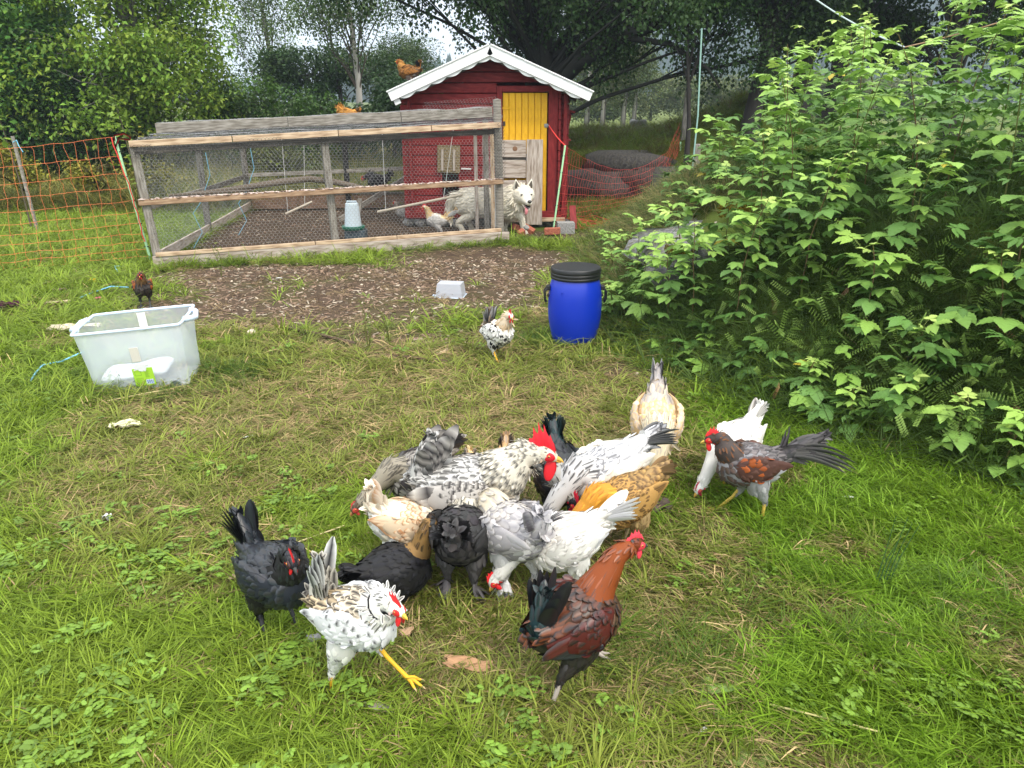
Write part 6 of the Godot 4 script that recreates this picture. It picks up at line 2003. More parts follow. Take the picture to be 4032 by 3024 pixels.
# --- the dog: one body with fur laid over it
func dog() -> void:
	rng.seed = 300
	var t := thing("dog", "fluffy white dog with open mouth stepping out from behind the corner of the run", "dog", V(-0.20, 0, -10.50), deg_to_rad(-6.0))
	var bm := MB.new()
	var fm := MB.new()
	var CRM := Color(0.74, 0.69, 0.58)
	var body := Loft.new([[V(-0.54, 0.42, 0), 0.05, 0.05], [V(-0.48, 0.41, 0), 0.15, 0.16], [V(-0.32, 0.40, 0), 0.175, 0.19], [V(-0.08, 0.385, 0), 0.175, 0.195], [V(0.10, 0.38, 0), 0.19, 0.205], [V(0.23, 0.38, 0), 0.18, 0.20], [V(0.32, 0.40, 0.01), 0.11, 0.13], [V(0.36, 0.41, 0.02), 0.02, 0.02]], 4)
	var neck := Loft.new([[V(0.14, 0.40, 0), 0.19, 0.18], [V(0.25, 0.45, 0.02), 0.185, 0.175], [V(0.33, 0.49, 0.06), 0.165, 0.155], [V(0.38, 0.505, 0.10), 0.08, 0.08]], 4)
	var hc := V(0.365, 0.505, 0.13)
	var hs := 1.42
	var hx := V(0.42, -0.12, 0.90).normalized()
	var hz := hx.cross(Vector3.UP).normalized()
	var hu := hz.cross(hx)
	var head := Loft.new([[hc + (hx * -0.08) * hs, 0.03 * hs, 0.03 * hs], [hc + (hx * -0.05) * hs, 0.090 * hs, 0.085 * hs], [hc + (hx * 0.0) * hs, 0.105 * hs, 0.092 * hs], [hc + (hx * 0.05 - hu * 0.01) * hs, 0.083 * hs, 0.072 * hs], [hc + (hx * 0.09 - hu * 0.024) * hs, 0.048 * hs, 0.042 * hs], [hc + (hx * 0.14 - hu * 0.030) * hs, 0.036 * hs, 0.030 * hs], [hc + (hx * 0.165 - hu * 0.030) * hs, 0.026 * hs, 0.022 * hs], [hc + (hx * 0.175 - hu * 0.028) * hs, 0.006 * hs, 0.006 * hs]], 4, hz)
	for l in [body, neck, head]:
		l.skin(bm, 18, CRM)
	var white := [CRM, Color(0.66, 0.60, 0.47), 0, 0.28]
	clothe(fm, body, 0.98, 0.02, 0.085, 0.016, 0.28, 0.25, func(_u: float, a: float) -> Array: return [white[0], white[1], 0, 0.28, 1.25 if sin(a) < -0.3 else 0.9], 0.25, 0.14)
	clothe(fm, neck, 0.85, 0.05, 0.095, 0.016, 0.30, 0.2, func(_u: float, _a: float) -> Array: return white, 0.25, 0.14)
	clothe(fm, head, 0.55, 0.05, 0.070, 0.014, 0.32, 0.2, func(u: float, a: float) -> Array: return [white[0], white[1], 0, 0.15, lerpf(1.0, 0.4, u * 1.6)], 0.05, 0.1)
	clothe(fm, head, 0.92, 0.50, 0.016, 0.008, 0.05, 0.3, func(_u: float, _a: float) -> Array: return [Color(0.78, 0.76, 0.70), CRM, 0, 0.2], 0.0, 0.05)
	for q in [[0.20, 0.085, 0.385, 0.0, 0.02], [0.17, -0.085, 0.08, 0.0, -0.02], [-0.40, 0.085, -0.46, 0.0, 0.0], [-0.42, -0.085, -0.36, 0.0, 0.0]]:
		var front: bool = q[0] > 0.0
		var top := V(q[0], 0.36, q[1])
		var paw := V(q[2], q[3] + 0.03, q[1] + q[4])
		var mid := top.lerp(paw, 0.5) + V(0.035 if front else -0.0, 0.02, 0)
		var st := []
		if front:
			st = [[top + V(0, 0.05, 0), 0.075, 0.085], [top.lerp(mid, 0.5), 0.06, 0.066], [mid, 0.044, 0.046], [mid.lerp(paw, 0.6), 0.034, 0.036], [paw + V(0.004, 0.0, 0), 0.036, 0.036], [paw + V(0.035, -0.012, 0), 0.026, 0.02], [paw + V(0.05, -0.018, 0), 0.006, 0.006]]
		else:
			var knee := V(q[0] + 0.07, 0.26, q[1])
			var hock := V(q[2] - 0.05, 0.145, q[1])
			st = [[top + V(-0.02, 0.04, 0), 0.085, 0.10], [knee, 0.062, 0.07], [hock, 0.036, 0.036], [hock.lerp(paw, 0.6), 0.031, 0.031], [paw, 0.036, 0.034], [paw + V(0.04, -0.012, 0), 0.026, 0.02], [paw + V(0.055, -0.018, 0), 0.006, 0.006]]
		var lg := Loft.new(st, 4)
		lg.skin(bm, 12, CRM)
		clothe(fm, lg, 0.05, 0.72, 0.045, 0.012, 0.26, 0.2, func(u: float, _a: float) -> Array: return [white[0], white[1], 0, 0.3, lerpf(1.3, 0.6, u)], 0.2, 0.12)
	# tail curled over the back
	var tail := Loft.new([[V(-0.48, 0.48, 0), 0.05, 0.05], [V(-0.57, 0.46, 0.0), 0.06, 0.06], [V(-0.62, 0.36, 0.02), 0.055, 0.055], [V(-0.63, 0.25, 0.04), 0.04, 0.04], [V(-0.62, 0.19, 0.05), 0.015, 0.015]], 4)
	tail.skin(bm, 10, CRM)
	clothe(fm, tail, 0.0, 1.0, 0.12, 0.020, 0.35, 0.4, func(_u: float, _a: float) -> Array: return white, 0.1, 0.2)
	part("body", bm.mesh(), M.feather, t)
	part("fur", fm.mesh(), M.hay, t, Transform3D.IDENTITY, true)
	var hxf := Transform3D(Basis(hx * hs, hu * hs, hz * hs), hc)
	for s in [-1.0, 1.0]:
		var em := MB.new()
		em.col = Color(0.74, 0.70, 0.60)
		Loft.new([[hxf * V(-0.02, 0.065, s * 0.062), 0.0483, 0.0284], [hxf * V(-0.015, 0.10, s * 0.070), 0.0369, 0.0199], [hxf * V(-0.012, 0.13, s * 0.075), 0.0185, 0.0114], [hxf * V(-0.012, 0.15, s * 0.076), 0.0028, 0.0028]], 3, hz).skin(em, 10, em.col)
		var ear := part("ear", em.mesh(), M.feather, t)
		var im := MB.new()
		Loft.new([[hxf * V(-0.001, 0.070, s * 0.063), 0.0312, 0.0114], [hxf * V(0.0, 0.10, s * 0.069), 0.0227, 0.0099], [hxf * V(-0.004, 0.132, s * 0.075), 0.0043, 0.0043]], 3, hz).skin(im, 8, Color(0.10, 0.085, 0.07))
		part("inner_ear", im.mesh(), M.feather, ear)
		var ey := MB.new()
		ey.col = Color(0.008, 0.006, 0.005)
		ey.ell(hxf * Transform3D(Basis(V(1, 0, 0), s * 0.35), V(0.080, 0.026, s * 0.046)), V(0.010, 0.007, 0.013), 10, 7)
		part("eye", ey.mesh(), M.eye, t)
	var nm := MB.new()
	nm.col = Color(0.008, 0.008, 0.009)
	nm.ell(hxf * Transform3D(Basis.IDENTITY, V(0.172, -0.016, 0)), V(0.015, 0.015, 0.021), 12, 8)
	part("nose", nm.mesh(), M.eye, t)
	var mm := MB.new()
	mm.col = Color(0.012, 0.008, 0.008)
	mm.ell(hxf * Transform3D(Basis(V(0, 0, 1), -0.35), V(0.115, -0.062, 0)), V(0.050, 0.012, 0.028), 12, 8)
	var mouth := part("mouth", mm.mesh(), M.eye, t)
	var jm := MB.new()
	Loft.new([[hxf * V(0.05, -0.068, 0), 0.0483, 0.0312], [hxf * V(0.10, -0.085, 0), 0.0383, 0.0199], [hxf * V(0.145, -0.098, 0), 0.0199, 0.0128], [hxf * V(0.152, -0.099, 0), 0.0043, 0.0043]], 3, hz).skin(jm, 10, CRM)
	part("lower_jaw", jm.mesh(), M.feather, mouth)
	var tm := MB.new()
	Loft.new([[hxf * V(0.09, -0.070, 0.006), 0.0241, 0.0085], [hxf * V(0.135, -0.080, 0.012), 0.0241, 0.0071], [hxf * V(0.150, -0.105, 0.018), 0.0227, 0.0071], [hxf * V(0.150, -0.132, 0.02), 0.0170, 0.0057], [hxf * V(0.148, -0.140, 0.02), 0.0043, 0.0028]], 3, hz).skin(tm, 8, Color(0.62, 0.22, 0.24))
	part("tongue", tm.mesh(), M.comb, mouth)


func yard_things() -> void:
	rng.seed = 60
	# --- blue barrel
	var b := thing("barrel", "blue plastic screw-top barrel with black lid standing by the raspberries", "barrel", V(0.445, 0.0, -5.33), 0.0)
	b.scale = Vector3.ONE * 0.97
	var blue := paint(0.004, 0.030, 0.42, 0.38)
	blue.roughness_texture = noise_map(0.03, [[0.0, 0.6, 0.6, 0.6], [1.0, 0.95, 0.95, 0.95]], 256, 4, 44)
	blue.uv1_triplanar = true
	var mb := MB.new()
	Loft.new([[V(0, 0.0, 0), 0.004, 0.004], [V(0, 0.002, 0), 0.135, 0.135], [V(0, 0.03, 0), 0.157, 0.157], [V(0, 0.08, 0), 0.170, 0.170], [V(0, 0.17, 0), 0.188, 0.188], [V(0, 0.26, 0), 0.195, 0.195], [V(0, 0.36, 0), 0.193, 0.193], [V(0, 0.43, 0), 0.184, 0.184], [V(0, 0.475, 0), 0.172, 0.172], [V(0, 0.50, 0), 0.164, 0.164], [V(0, 0.53, 0), 0.163, 0.163]], 4, V(0, 0, 1)).skin(mb, 48, Color.WHITE)
	var drum := part("drum", mb.mesh(), blue, b)
	# moulded marks: a level gauge and a line of worn raised shapes low down
	var mk := MB.new()
	for q in [[-0.62, 0.395, 0.004, 0.035], [-0.55, 0.395, 0.004, 0.035], [-0.585, 0.378, 0.02, 0.004], [-0.585, 0.412, 0.018, 0.004]]:
		mk.box(Transform3D(Basis(Vector3.UP, q[0]), V(sin(q[0]) * 0.188, q[1], cos(q[0]) * 0.188)), V(q[2], q[3], 0.006), 0.001)
	for i in 8:
		var a := 0.02 + i * 0.045
		mk.box(Transform3D(Basis(Vector3.UP, a), V(sin(a) * 0.168, 0.085, cos(a) * 0.168)), V(0.006, 0.016 if i % 3 else 0.010, 0.006), 0.001)
	part("moulded_mark", mk.mesh(), blue, drum)
	var lidm := paint(0.012, 0.013, 0.014, 0.42)
	var lm := MB.new()
	Loft.new([[V(0, 0.488, 0), 0.160, 0.160], [V(0, 0.490, 0), 0.180, 0.180], [V(0, 0.505, 0), 0.181, 0.181], [V(0, 0.509, 0), 0.177, 0.177], [V(0, 0.514, 0), 0.181, 0.181], [V(0, 0.528, 0), 0.182, 0.182], [V(0, 0.533, 0), 0.178, 0.178], [V(0, 0.540, 0), 0.182, 0.182], [V(0, 0.562, 0), 0.180, 0.180], [V(0, 0.570, 0), 0.172, 0.172], [V(0, 0.569, 0), 0.160, 0.160],
		[V(0, 0.560, 0), 0.152, 0.152], [V(0, 0.552, 0), 0.140, 0.140], [V(0, 0.556, 0), 0.105, 0.105], [V(0, 0.560, 0), 0.09, 0.09], [V(0, 0.560, 0.0), 0.004, 0.004]], 2, V(0, 0, 1)).skin(lm, 48, Color.WHITE)
	var lid := part("lid", lm.mesh(), lidm, b)
	part("lid_bar", plank_mesh(V(0.20, 0.012, 0.03), 0.005), lidm, lid, Transform3D(Basis(Vector3.UP, 0.2), V(0, 0.562, 0)))
	for s in [-1.0, 1.0]:
		var h := MB.new()
		h.col = Color.WHITE
		h.box(Transform3D(Basis(Vector3.UP, 0.0), V(s * 0.196, 0.42, 0.02)), V(0.03, 0.035, 0.05), 0.006)
		h.box(Transform3D(Basis(Vector3.UP, 0.0), V(s * 0.193, 0.365, 0.02)), V(0.02, 0.02, 0.04), 0.005)
		rope_in(h, [V(s * 0.205, 0.42, 0.045), V(s * 0.222, 0.395, 0.05), V(s * 0.220, 0.34, 0.045), V(s * 0.212, 0.315, 0.02), V(s * 0.220, 0.34, -0.01), V(s * 0.222, 0.395, -0.012), V(s * 0.205, 0.42, -0.005)], 0.008, 7)
		part("handle", h.mesh(), M.black, b)
	# --- clear plastic bin with torn label and a white pad in its bottom
	var bin := thing("storage_bin", "translucent plastic storage bin tilted on the grass, with a torn green label", "storage bin", V(-2.235, 0.0, -4.50), deg_to_rad(9.0))
	bin.rotation = V(deg_to_rad(3.0), deg_to_rad(9.0), deg_to_rad(4.0))
	var clear := StandardMaterial3D.new()
	clear.transparency = BaseMaterial3D.TRANSPARENCY_ALPHA
	clear.albedo_color = Color(0.93, 0.96, 0.99, 0.36)
	clear.roughness = 0.32
	clear.albedo_texture = noise_map(0.02, [[0.0, 0.86, 0.9, 0.95], [1.0, 1, 1, 1]], 128, 4, 51)
	clear.uv1_triplanar = true
	var lip := StandardMaterial3D.new()
	lip.transparency = BaseMaterial3D.TRANSPARENCY_ALPHA
	lip.albedo_color = Color(0.86, 0.92, 0.98, 0.82)
	lip.roughness = 0.3
	lip.albedo_texture = clear.albedo_texture
	lip.uv1_triplanar = true
	var tw := 0.300
	var td := 0.195
	var bw := 0.272
	var bd := 0.175
	var hh := 0.40
	var shell := MB.new()
	var sect := []
	for q in [[0.015, 0.0], [0.03, 0.012], [0.17, 0.25], [0.30, 0.70], [0.305, 0.735], [0.40, 1.0]]:
		sect.append([q[0], lerpf(bw, tw, q[1]), lerpf(bd, td, q[1])])
	var cols := 41
	var b0 := shell.v.size()
	for q in sect:
		for k in cols:
			var a := TAU * k / (cols - 1) + PI / 4
			var cx := clampf(cos(a) * 1.9, -1, 1)
			var cz := clampf(sin(a) * 1.9, -1, 1)
			var rr := 0.035
			var pp := V(cx * (q[1] - rr), q[0], cz * (q[2] - rr)) + V(cos(a), 0, sin(a)) * rr
			var nn := V(cx * absf(cx) if absf(cx) >= absf(cz) else cx * 0.2, 0.12, cz * absf(cz) if absf(cz) >= absf(cx) else cz * 0.2).normalized()
			shell.push(pp, nn, Color.WHITE)
	shell.grid(b0, sect.size(), cols)
	part("wall", shell.mesh(), clear, bin)
	part("bottom", plank_mesh(V(bw * 2 - 0.02, 0.004, bd * 2 - 0.02), 0.001), clear, bin, Transform3D(Basis.IDENTITY, V(0, 0.016, 0)))
	var rim := MB.new()
	var rp := []
	for k in 49:
		var a := TAU * k / 48.0 + PI / 4
		rp.append(V(clampf(cos(a) * 1.9, -1, 1) * (tw - 0.03) + cos(a) * 0.035, hh, clampf(sin(a) * 1.9, -1, 1) * (td - 0.03) + sin(a) * 0.035))
	rope_in(rim, rp, 0.009, 7)
	part("rim", rim.mesh(), lip, bin)
	for s in [-1.0, 1.0]:
		rod("handle", [V(s * (tw + 0.0), hh, -0.10), V(s * (tw + 0.035), hh - 0.005, -0.07), V(s * (tw + 0.045), hh - 0.02, 0.0), V(s * (tw + 0.035), hh - 0.005, 0.07), V(s * tw, hh, 0.10)], 0.017, lip, bin, 8)
	for x in [-0.19, 0.19]:
		var wheel := MB.new()
		wheel.tube(PackedVector3Array([V(x - 0.0, 0.022, bd - 0.02), V(x, 0.022, bd + 0.012)]), PackedFloat32Array([0.03, 0.03]), 14)
		part("wheel", wheel.mesh(), paint(0.10, 0.13, 0.13, 0.5), bin)
	var lean := atan2(td - bd, hh)
	var lab := part("label", plank_mesh(V(0.115, 0.115, 0.002), 0.0005), label_print(), bin, Transform3D(Basis(V(1, 0, 0), lean).rotated(V(0, 0, 1), 0.0), V(0.03, 0.10, lerpf(bd, td, 0.24) + 0.007)))
	var torn := MB.new()
	for i in 7:
		torn.face([V(R(-0.05, 0.0), 0.055 + R(-0.02, 0.01), 0.002 + i * 0.0004), V(R(0.0, 0.03), 0.055 + R(-0.02, 0.0), 0.002 + i * 0.0004), V(R(0.0, 0.05), 0.075 + R(0, 0.01), 0.003 + i * 0.0004), V(R(-0.05, 0.0), 0.075 + R(0, 0.02), 0.003 + i * 0.0004)], Color(0.72, 0.74, 0.76))
	part("torn_paper", torn.mesh(), M.vc, lab)
	var strip := MB.new()
	strip.box(Transform3D(Basis(V(1, 0, 0), lean), V(0.015, 0.245, lerpf(bd, td, 0.58) + 0.008)), V(0.05, 0.09, 0.003), 0.001)
	part("tape", strip.mesh(), paint(0.60, 0.58, 0.52, 0.6), bin)
	var strip2 := MB.new()
	strip2.box(Transform3D(Basis(V(1, 0, 0), -lean), V(-0.02, 0.335, -td + 0.02)), V(0.05, 0.11, 0.003), 0.001)
	part("tape", strip2.mesh(), paint(0.72, 0.72, 0.70, 0.5), bin)
	var pad := thing("white_pad", "crumpled white pad lying in the bottom of the clear bin", "pad", V(-2.27, 0.03, -4.50), deg_to_rad(9.0))
	pad.rotation = V(deg_to_rad(3.0), deg_to_rad(9.0), deg_to_rad(4.0))
	var pm := MB.new()
	Loft.new([[V(-0.21, 0.04, 0), 0.10, 0.01], [V(-0.19, 0.045, 0), 0.125, 0.028], [V(-0.05, 0.045, 0), 0.13, 0.022], [V(0.06, 0.055, 0), 0.13, 0.036], [V(0.14, 0.055, 0), 0.125, 0.034], [V(0.16, 0.045, 0), 0.10, 0.012]], 4).skin(pm, 18, Color(0.50, 0.52, 0.54))
	part("sheet", pm.mesh(), M.vc, pad)
	# --- upturned clear tub in front of the run
	var tub := thing("plastic_tub", "small upturned translucent tub on the bark-strewn earth", "tub", V(-0.545, 0.0, -6.72), deg_to_rad(-8.0))
	var frost := StandardMaterial3D.new()
	frost.transparency = BaseMaterial3D.TRANSPARENCY_ALPHA
	frost.albedo_color = Color(0.82, 0.83, 0.86, 0.62)
	frost.roughness = 0.4
	frost.albedo_texture = clear.albedo_texture
	frost.uv1_triplanar = true
	var um := MB.new()
	um.face([V(-0.105, 0.135, -0.075), V(0.105, 0.135, -0.075), V(0.105, 0.135, 0.075), V(-0.105, 0.135, 0.075)], Color.WHITE)
	for q in [[V(-0.105, 0.135, 0.075), V(0.105, 0.135, 0.075), V(0.12, 0.012, 0.09), V(-0.12, 0.012, 0.09)], [V(0.105, 0.135, 0.075), V(0.105, 0.135, -0.075), V(0.12, 0.012, -0.09), V(0.12, 0.012, 0.09)], [V(0.105, 0.135, -0.075), V(-0.105, 0.135, -0.075), V(-0.12, 0.012, -0.09), V(0.12, 0.012, -0.09)], [V(-0.105, 0.135, -0.075), V(-0.105, 0.135, 0.075), V(-0.12, 0.012, 0.09), V(-0.12, 0.012, -0.09)]]:
		um.face(q, Color.WHITE)
	part("wall", um.mesh(), frost, tub)
	var ur := MB.new()
	rope_in(ur, [V(-0.125, 0.012, 0.095), V(0.125, 0.012, 0.095), V(0.125, 0.012, -0.095), V(-0.125, 0.012, -0.095), V(-0.125, 0.012, 0.095)], 0.009, 6)
	part("rim", ur.mesh(), lip, tub)
	part("clip", plank_mesh(V(0.035, 0.016, 0.03), 0.003), lip, tub, Transform3D(Basis.IDENTITY, V(-0.14, 0.02, 0.03)))
	# --- bricks and a block at the henhouse corner
	var brick_words := ["red brick lying tilted by the dog's paws", "mortar-crusted brick under the dog", "broken orange brick bit in the grass below the run's corner", "red brick with pale face on the earth right of the dog"]
	for i in 4:
		var q: Array = [[V(0.085, 0.07, -10.42), V(0.1, 0.3, -0.35), V(0.16, 0.075, 0.10)], [V(0.215, 0.055, -10.38), V(0.2, -0.4, -0.5), V(0.17, 0.085, 0.10)], [V(0.12, 0.05, -10.12), V(0.4, 0.8, 0.5), V(0.10, 0.09, 0.07)], [V(0.53, 0.06, -10.22), V(0.0, -0.12, 0.06), V(0.21, 0.085, 0.11)]][i]
		var mb2 := MB.new()
		mb2.box(Transform3D.IDENTITY, q[2], 0.008)
		var br := part("brick", mb2.mesh(), M.brick, self, Transform3D(Basis.from_euler(q[1]), q[0]))
		tag(br, brick_words[i], "brick", "loose bricks at the henhouse corner")
	var mortar := MB.new()
	mortar.ell(Transform3D(Basis.IDENTITY, V(-0.03, 0.03, 0.03)), V(0.05, 0.03, 0.045), 9, 6)
	part("mortar", mortar.mesh(), M.concrete, get_node("brick_001"))
	var blk := MB.new()
	blk.box(Transform3D.IDENTITY, V(0.235, 0.155, 0.16), 0.008)
	tag(part("concrete_block", blk.mesh(), M.concrete, self, Transform3D(Basis(Vector3.UP, 0.05), V(0.72, 0.07, -10.45))), "grey concrete block at the foot of the green netting pole", "concrete block")
	var lean_board := board("leaning_board", V(0.86, 0.0, -10.75), V(0.84, 0.30, -10.95), 0.09, 0.03, Vector3.RIGHT, M.red, self)
	tag(lean_board, "short red board propped behind the concrete block", "board")
	# --- a tall weed and rushes standing in the yard
	for i in 3:
		var q: Array = [[-0.98, -5.05, 0.42, 30], [-0.86, -5.2, 0.30, 18], [-2.9, -7.6, 0.34, 18]][i]
		var w := thing("weed", ["tall wispy weed in the bare ground left of the spotted cockerel", "shorter wispy weed just behind the tall one", "feathery weed by the left end of the run"][i], "weed", V(q[0], 0, q[1]), 0.0, "weeds in the yard")
		var sm := MB.new()
		sm.col = Color(0.17, 0.19, 0.05)
		for k in 4:
			rope_in(sm, [V(0, 0, 0), V(R(-0.03, 0.03), q[2] * 0.5, R(-0.02, 0.02)), V(R(-0.08, 0.08), q[2] * R(0.75, 1.0), R(-0.05, 0.05))], 0.003, 4, 0.0012)
		part("stem", sm.mesh(), M.grass, w)
		for k in int(q[3]):
			var lf := MB.new()
			var u := R(0.1, 1.0)
			var qq := R(0.8, 1.2)
			lf.feather(V(R(-0.05, 0.05) * u, q[2] * u, R(-0.04, 0.04) * u), V(R(-1, 1), R(0.2, 1), R(-1, 1)).normalized(), V(R(-0.4, 0.4), 1, R(-0.4, 0.4)).normalized(), R(0.035, 0.07), R(0.005, 0.010), 0.1, 0.5, Color(0.15 * qq, 0.20 * qq, 0.04), Color(0.18 * qq, 0.22 * qq, 0.05), 3)
			part("leaf", lf.mesh(), M.grass, w)
	var rs := thing("rush_clump", "dark upright rush stems in the bright grass at the right", "rush", V(1.28, 0, -2.32))
	for k in 5:
		rod("stem", [V(k * 0.012, 0, 0), V(k * 0.014 + 0.015, 0.12, 0), V(k * 0.02 + R(0.01, 0.05), R(0.2, 0.30), 0.02)], 0.0026, paint(0.03, 0.085, 0.02, 0.6), rs, 5, 0.001)
	var dn := 0
	for q in [[-0.02, -1.62, 0.15, "broad-leaved plantain in the grass at the brown rooster's foot"], [0.52, -1.78, 0.16, "toothed dandelion rosette right of the brown rooster"], [-0.42, -1.52, 0.13, "broad dock leaves below the raised yellow foot"], [-1.62, -1.9, 0.15, "jagged dandelion rosette at the left edge of the lawn"], [0.62, -1.52, 0.10, "small lobed rosette in the dry patch at the front right"], [-0.9, -1.55, 0.14, "dandelion rosette at the front of the lawn left of the cockerel"]]:
		var w := thing("rosette_weed", q[3], "weed", V(q[0], 0.012, q[1]), R(0, 6), "leafy rosettes in the lawn")
		for k in 7:
			var lf := MB.new()
			var a := k * 0.95 + R(-0.2, 0.2)
			var qq := R(0.85, 1.15)
			lf.feather(Vector3.ZERO, V(cos(a), R(0.25, 0.6), sin(a)).normalized(), V(-cos(a) * 0.3, 1, -sin(a) * 0.3).normalized(), q[2] * R(0.6, 1.0), 0.017 * R(0.8, 1.3), 0.1, 0.5, Color(0.13 * qq, 0.235 * qq, 0.04), Color(0.22 * qq, 0.30 * qq, 0.09), 3)
			part("leaf", lf.mesh(), M.leaf, w)
		dn += 1
	litter()


func label_print() -> StandardMaterial3D:          # a torn green product label: small print, a drawing, a striped code
	var im := Image.create(128, 128, false, Image.FORMAT_RGBA8)
	im.fill(Color(0.62, 0.80, 0.22))
	for i in 9:
		im.fill_rect(Rect2i(74, 18 + i * 6, 30 - (i * 7) % 13, 2), Color(0.30, 0.45, 0.16))
	for i in 7:
		im.fill_rect(Rect2i(10, 70 + i * 7, 44 - (i * 11) % 17, 2), Color(0.30, 0.45, 0.16))
	im.fill_rect(Rect2i(12, 22, 40, 2), Color(0.36, 0.5, 0.2))
	im.fill_rect(Rect2i(12, 22, 2, 30), Color(0.36, 0.5, 0.2))
	im.fill_rect(Rect2i(50, 22, 2, 30), Color(0.36, 0.5, 0.2))
	im.fill_rect(Rect2i(12, 50, 40, 2), Color(0.36, 0.5, 0.2))
	im.fill_rect(Rect2i(70, 84, 48, 34), Color(0.85, 0.9, 0.95))
	for i in 11:
		im.fill_rect(Rect2i(73 + i * 4, 88, 1 + (i * 5) % 3, 26), Color(0.12, 0.30, 0.68))
	var m := StandardMaterial3D.new()
	m.albedo_texture = ImageTexture.create_from_image(im)
	m.uv1_triplanar = true
	m.uv1_scale = V(8.7, 8.7, 8.7)
	m.uv1_offset = V(0.5, 0.5, 0.5)
	m.roughness = 0.5
	return m


func scrap(called: String, label: String, cat: String, at: Vector3, size: Vector3, turn: float, cc: Color, crumple: float, seed_: int) -> void:
	rng.seed = seed_
	var mb := MB.new()
	var n := 7
	for i in n:
		for k in n:
			var u := i / (n - 1.0) - 0.5
			var w := k / (n - 1.0) - 0.5
			var edge := 1.0 + R(-0.16, 0.16)
			mb.push(V(u * size.x * edge, absf(R(0, 1)) * crumple + size.y * (0.4 + 0.6 * R(0, 1)), w * size.z * edge * (1.0 - 0.5 * absf(u))), V(R(-0.6, 0.6), 1, R(-0.6, 0.6)).normalized(), cc * R(0.85, 1.1))
	mb.grid(0, n, n)
	# an underside, so that it has thickness
	var m := mb.v.size()
	for i in m:
		mb.push(mb.v[i] - V(0, size.y * 0.5 + 0.002, 0), V(-mb.n[i].x, -1, -mb.n[i].z).normalized(), mb.c[i] * 0.9)
	mb.grid(m, n, n)
	at.y += high(at.x, at.z)
	tag(part(called, mb.mesh(), M.vc, self, Transform3D(Basis(Vector3.UP, turn), at)), label, cat)


func fallen_feather(label: String, at: Vector3, turn: float, le: float, c: Color) -> void:
	var mb := MB.new()
	mb.feather(Vector3.ZERO, V(1, 0.12, 0).normalized(), V(0, 1, 0), le, le * 0.16, 0.1, 0.35, c, c * 1.1, 3)
	at.y += high(at.x, at.z) + 0.02
	tag(part("fallen_feather", mb.mesh(), M.feather, self, Transform3D(Basis(Vector3.UP, turn), at)), label, "feather", "feathers fallen in the yard")


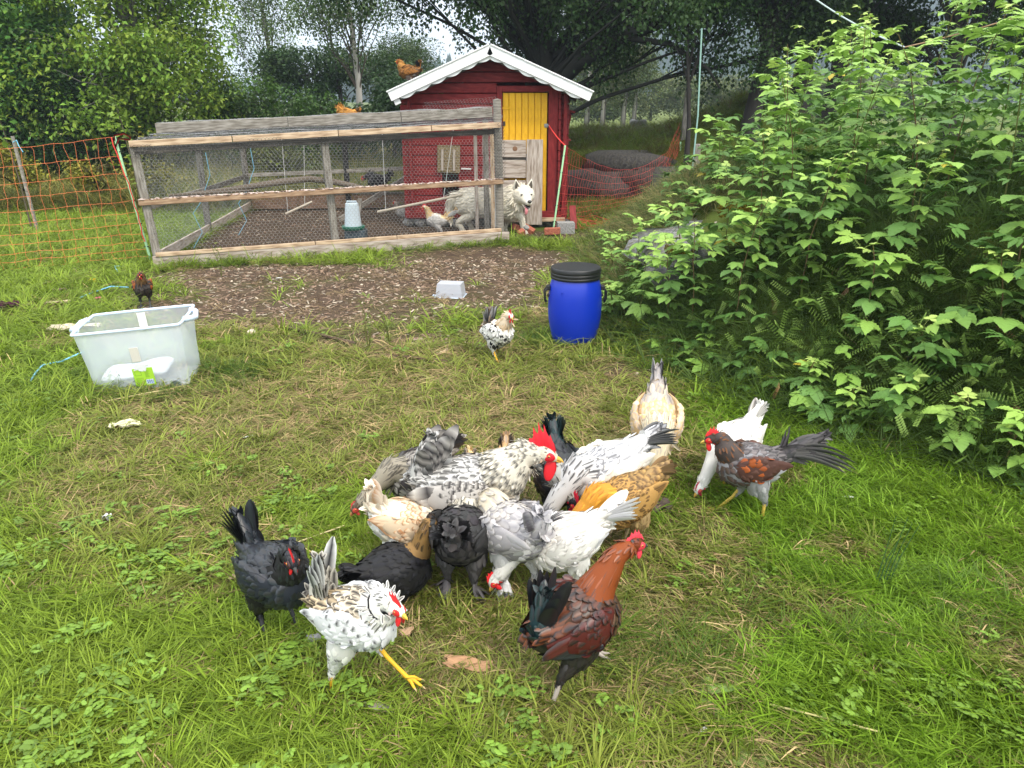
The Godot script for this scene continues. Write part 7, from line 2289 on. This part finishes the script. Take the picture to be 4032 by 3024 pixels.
func litter() -> void:
	scrap("wood_scrap", "flat piece of brown rotten wood on the grass between the two front roosters", "wood", V(-0.135, 0.015, -1.88), V(0.135, 0.012, 0.06), -0.25, Color(0.38, 0.22, 0.12), 0.004, 11)
	scrap("paper_scrap", "torn cream paper scrap lying on the left lawn", "paper", V(-2.02, 0.02, -3.70), V(0.15, 0.01, 0.09), 0.3, Color(0.66, 0.62, 0.42), 0.03, 12)
	scrap("torn_wrapper", "torn pale wrapper lying left of the plastic bin", "wrapper", V(-3.30, 0.02, -5.62), V(0.36, 0.012, 0.12), 0.2, Color(0.62, 0.55, 0.40), 0.03, 13)
	scrap("cabbage_scrap", "dark purple cabbage leaf in the grass far left", "cabbage leaf", V(-4.15, 0.03, -6.2), V(0.13, 0.012, 0.10), 0.5, Color(0.055, 0.014, 0.03), 0.05, 14)
	scrap("purple_peel", "mauve vegetable peel on the grass at left", "peel", V(-4.10, 0.02, -6.85), V(0.11, 0.01, 0.06), 0.1, Color(0.15, 0.07, 0.10), 0.02, 15)
	scrap("yellow_peel", "small yellow peel on the grass left of the dark hen", "peel", V(-3.98, 0.02, -7.2), V(0.07, 0.01, 0.06), 0.4, Color(0.70, 0.48, 0.02), 0.03, 16)
	scrap("pink_scrap", "bright pink scrap beside a pale stick in the left grass", "scrap", V(-3.6, 0.02, -6.55), V(0.05, 0.01, 0.04), 0.4, Color(0.55, 0.08, 0.20), 0.02, 17)
	scrap("vegetable_end", "chewed pale vegetable end in the left grass", "vegetable", V(-3.85, 0.02, -6.4), V(0.20, 0.012, 0.06), 0.35, Color(0.52, 0.43, 0.28), 0.02, 18)
	scrap("white_dropping", "small white crumpled lump on the lawn left of the black hen", "lump", V(-1.62, 0.02, -2.72), V(0.035, 0.012, 0.03), 0.4, Color(0.66, 0.66, 0.66), 0.02, 19)
	scrap("bark_piece", "curled brown bark piece below the raised yellow foot", "bark", V(-0.33, 0.02, -2.02), V(0.045, 0.01, 0.03), 0.7, Color(0.42, 0.28, 0.17), 0.012, 20)
	scrap("bark_piece", "dark bark piece standing in the grass near the black hen's feet", "bark", V(-0.98, 0.02, -2.32), V(0.05, 0.01, 0.022), 1.1, Color(0.36, 0.27, 0.16), 0.012, 21)
	scrap("wood_chip", "pale wood chip on the ground left of the spotted cockerel", "wood chip", V(-0.46, 0.02, -5.0), V(0.11, 0.012, 0.03), 1.2, Color(0.46, 0.34, 0.22), 0.01, 22)
	scrap("clay_lump", "dark wet earth lump right of the golden hen", "earth lump", V(0.60, 0.015, -2.82), V(0.10, 0.03, 0.06), 0.2, Color(0.10, 0.075, 0.06), 0.03, 23)
	for q in [[V(-0.62, 0.025, -1.99), 0.035, "small grey stone below the black hen"], [V(-1.72, 0.0, -4.72), 0.0, ""]]:
		if q[1] > 0.0:
			tag(part("stone", stone_mesh(2), M.concrete, self, Transform3D(Basis.IDENTITY.scaled(V(0.028, 0.036, 0.022)), q[0])), q[2], "stone")
	var eg := MB.new()
	eg.col = Color(0.62, 0.54, 0.44)
	eg.ell(Transform3D.IDENTITY, V(0.033, 0.025, 0.025), 14, 10)
	tag(part("egg_shell", eg.mesh(), M.vc, self, Transform3D(Basis(Vector3.UP, 0.3), V(-1.92, 0.035, -5.47))), "whole pale egg lying on the ground right of the plastic bin", "egg")
	# blue twine and sticks
	for q in [[[V(-2.88, 0.05, -4.95), V(-2.95, 0.03, -4.80), V(-3.03, 0.03, -4.72), V(-3.0, 0.02, -4.58), V(-2.95, 0.02, -4.45)], "bent blue twine on the grass left of the plastic bin"], [[V(-3.52, 0.04, -6.95), V(-3.65, 0.06, -6.9), V(-3.74, 0.04, -6.75), V(-3.8, 0.02, -6.6)], "curved piece of blue twine left of the dark hen"], [[V(-4.05, 0.03, -8.0), V(-4.08, 0.06, -7.85), V(-3.98, 0.03, -7.7)], "short blue twine below the run's left corner"]]:
		tag(rod("blue_twine", q[0], 0.006, M.blue_cord, self, 5), q[1], "twine", "blue twine scraps")
	for q in [[V(-1.85, 0.02, -5.75), V(-1.1, 0.03, -5.2), 0.012, Color(0.12, 0.085, 0.06), "long dark stick on the bare ground in mid yard"], [V(-0.95, 0.02, -4.98), V(-0.42, 0.025, -4.8), 0.012, Color(0.10, 0.07, 0.045), "dark half-buried stick left of the spotted cockerel's feet"], [V(-2.28, 0.04, -4.05), V(-2.0, 0.03, -4.28), 0.004, Color(0.48, 0.40, 0.2), "thin pale straw stalk in front of the plastic bin"], [V(-0.98, 0.03, -2.45), V(-0.66, 0.05, -2.66), 0.003, Color(0.5, 0.42, 0.24), "long straw stalk lying behind the black hen"], [V(0.98, 0.03, -1.62), V(0.72, 0.03, -1.72), 0.003, Color(0.5, 0.45, 0.2), "long straw stalk in the grass at front right"]]:
		var sm := MB.new()
		sm.col = q[3]
		rope_in(sm, [q[0], (q[0] as Vector3).lerp(q[1], 0.5) + V(0.01, 0.01, 0.015), q[1]], q[2], 6)
		tag(part("stick", sm.mesh(), M.bark, self), q[4], "stick", "sticks and stalks on the ground")
	var w := Color(0.68, 0.68, 0.67)
	for q in [["white feather lying on the bare earth before the run", V(-2.3, 0, -7.4), 0.5, 0.07, w], ["white feather in the bright grass right of the long-tailed rooster", V(1.42, 0, -2.95), 0.2, 0.06, w], ["grey and brown feather on the grass below the striding cockerel", V(-0.42, 0, -1.72), -0.15, 0.11, Color(0.22, 0.20, 0.19)], ["small white feather on the lawn in mid left", V(-1.35, 0, -3.55), 0.9, 0.06, w], ["white feather on the grass beside the lavender hen's foot", V(0.06, 0, -2.12), -0.9, 0.05, w], ["white feather by the dark lump right of the golden hen", V(0.53, 0, -2.9), 1.9, 0.05, w], ["curled white feather on the dry patch right of the front rooster", V(0.50, 0, -1.62), 0.8, 0.045, w], ["black feather on the run's floor near the side board", V(-3.42, 0, -8.62), 1.7, 0.13, Color(0.02, 0.02, 0.022)], ["pale feather on the run's floor near the middle post", V(-2.62, 0, -9.2), 1.2, 0.08, w], ["pale feather on the run's floor by the drinker", V(-1.75, 0, -9.6), 0.3, 0.08, w], ["small white feather on the run's floor by the side board", V(-3.2, 0, -9.1), 0.4, 0.06, w]]:
		fallen_feather(q[0], q[1], q[2], q[3], q[4])
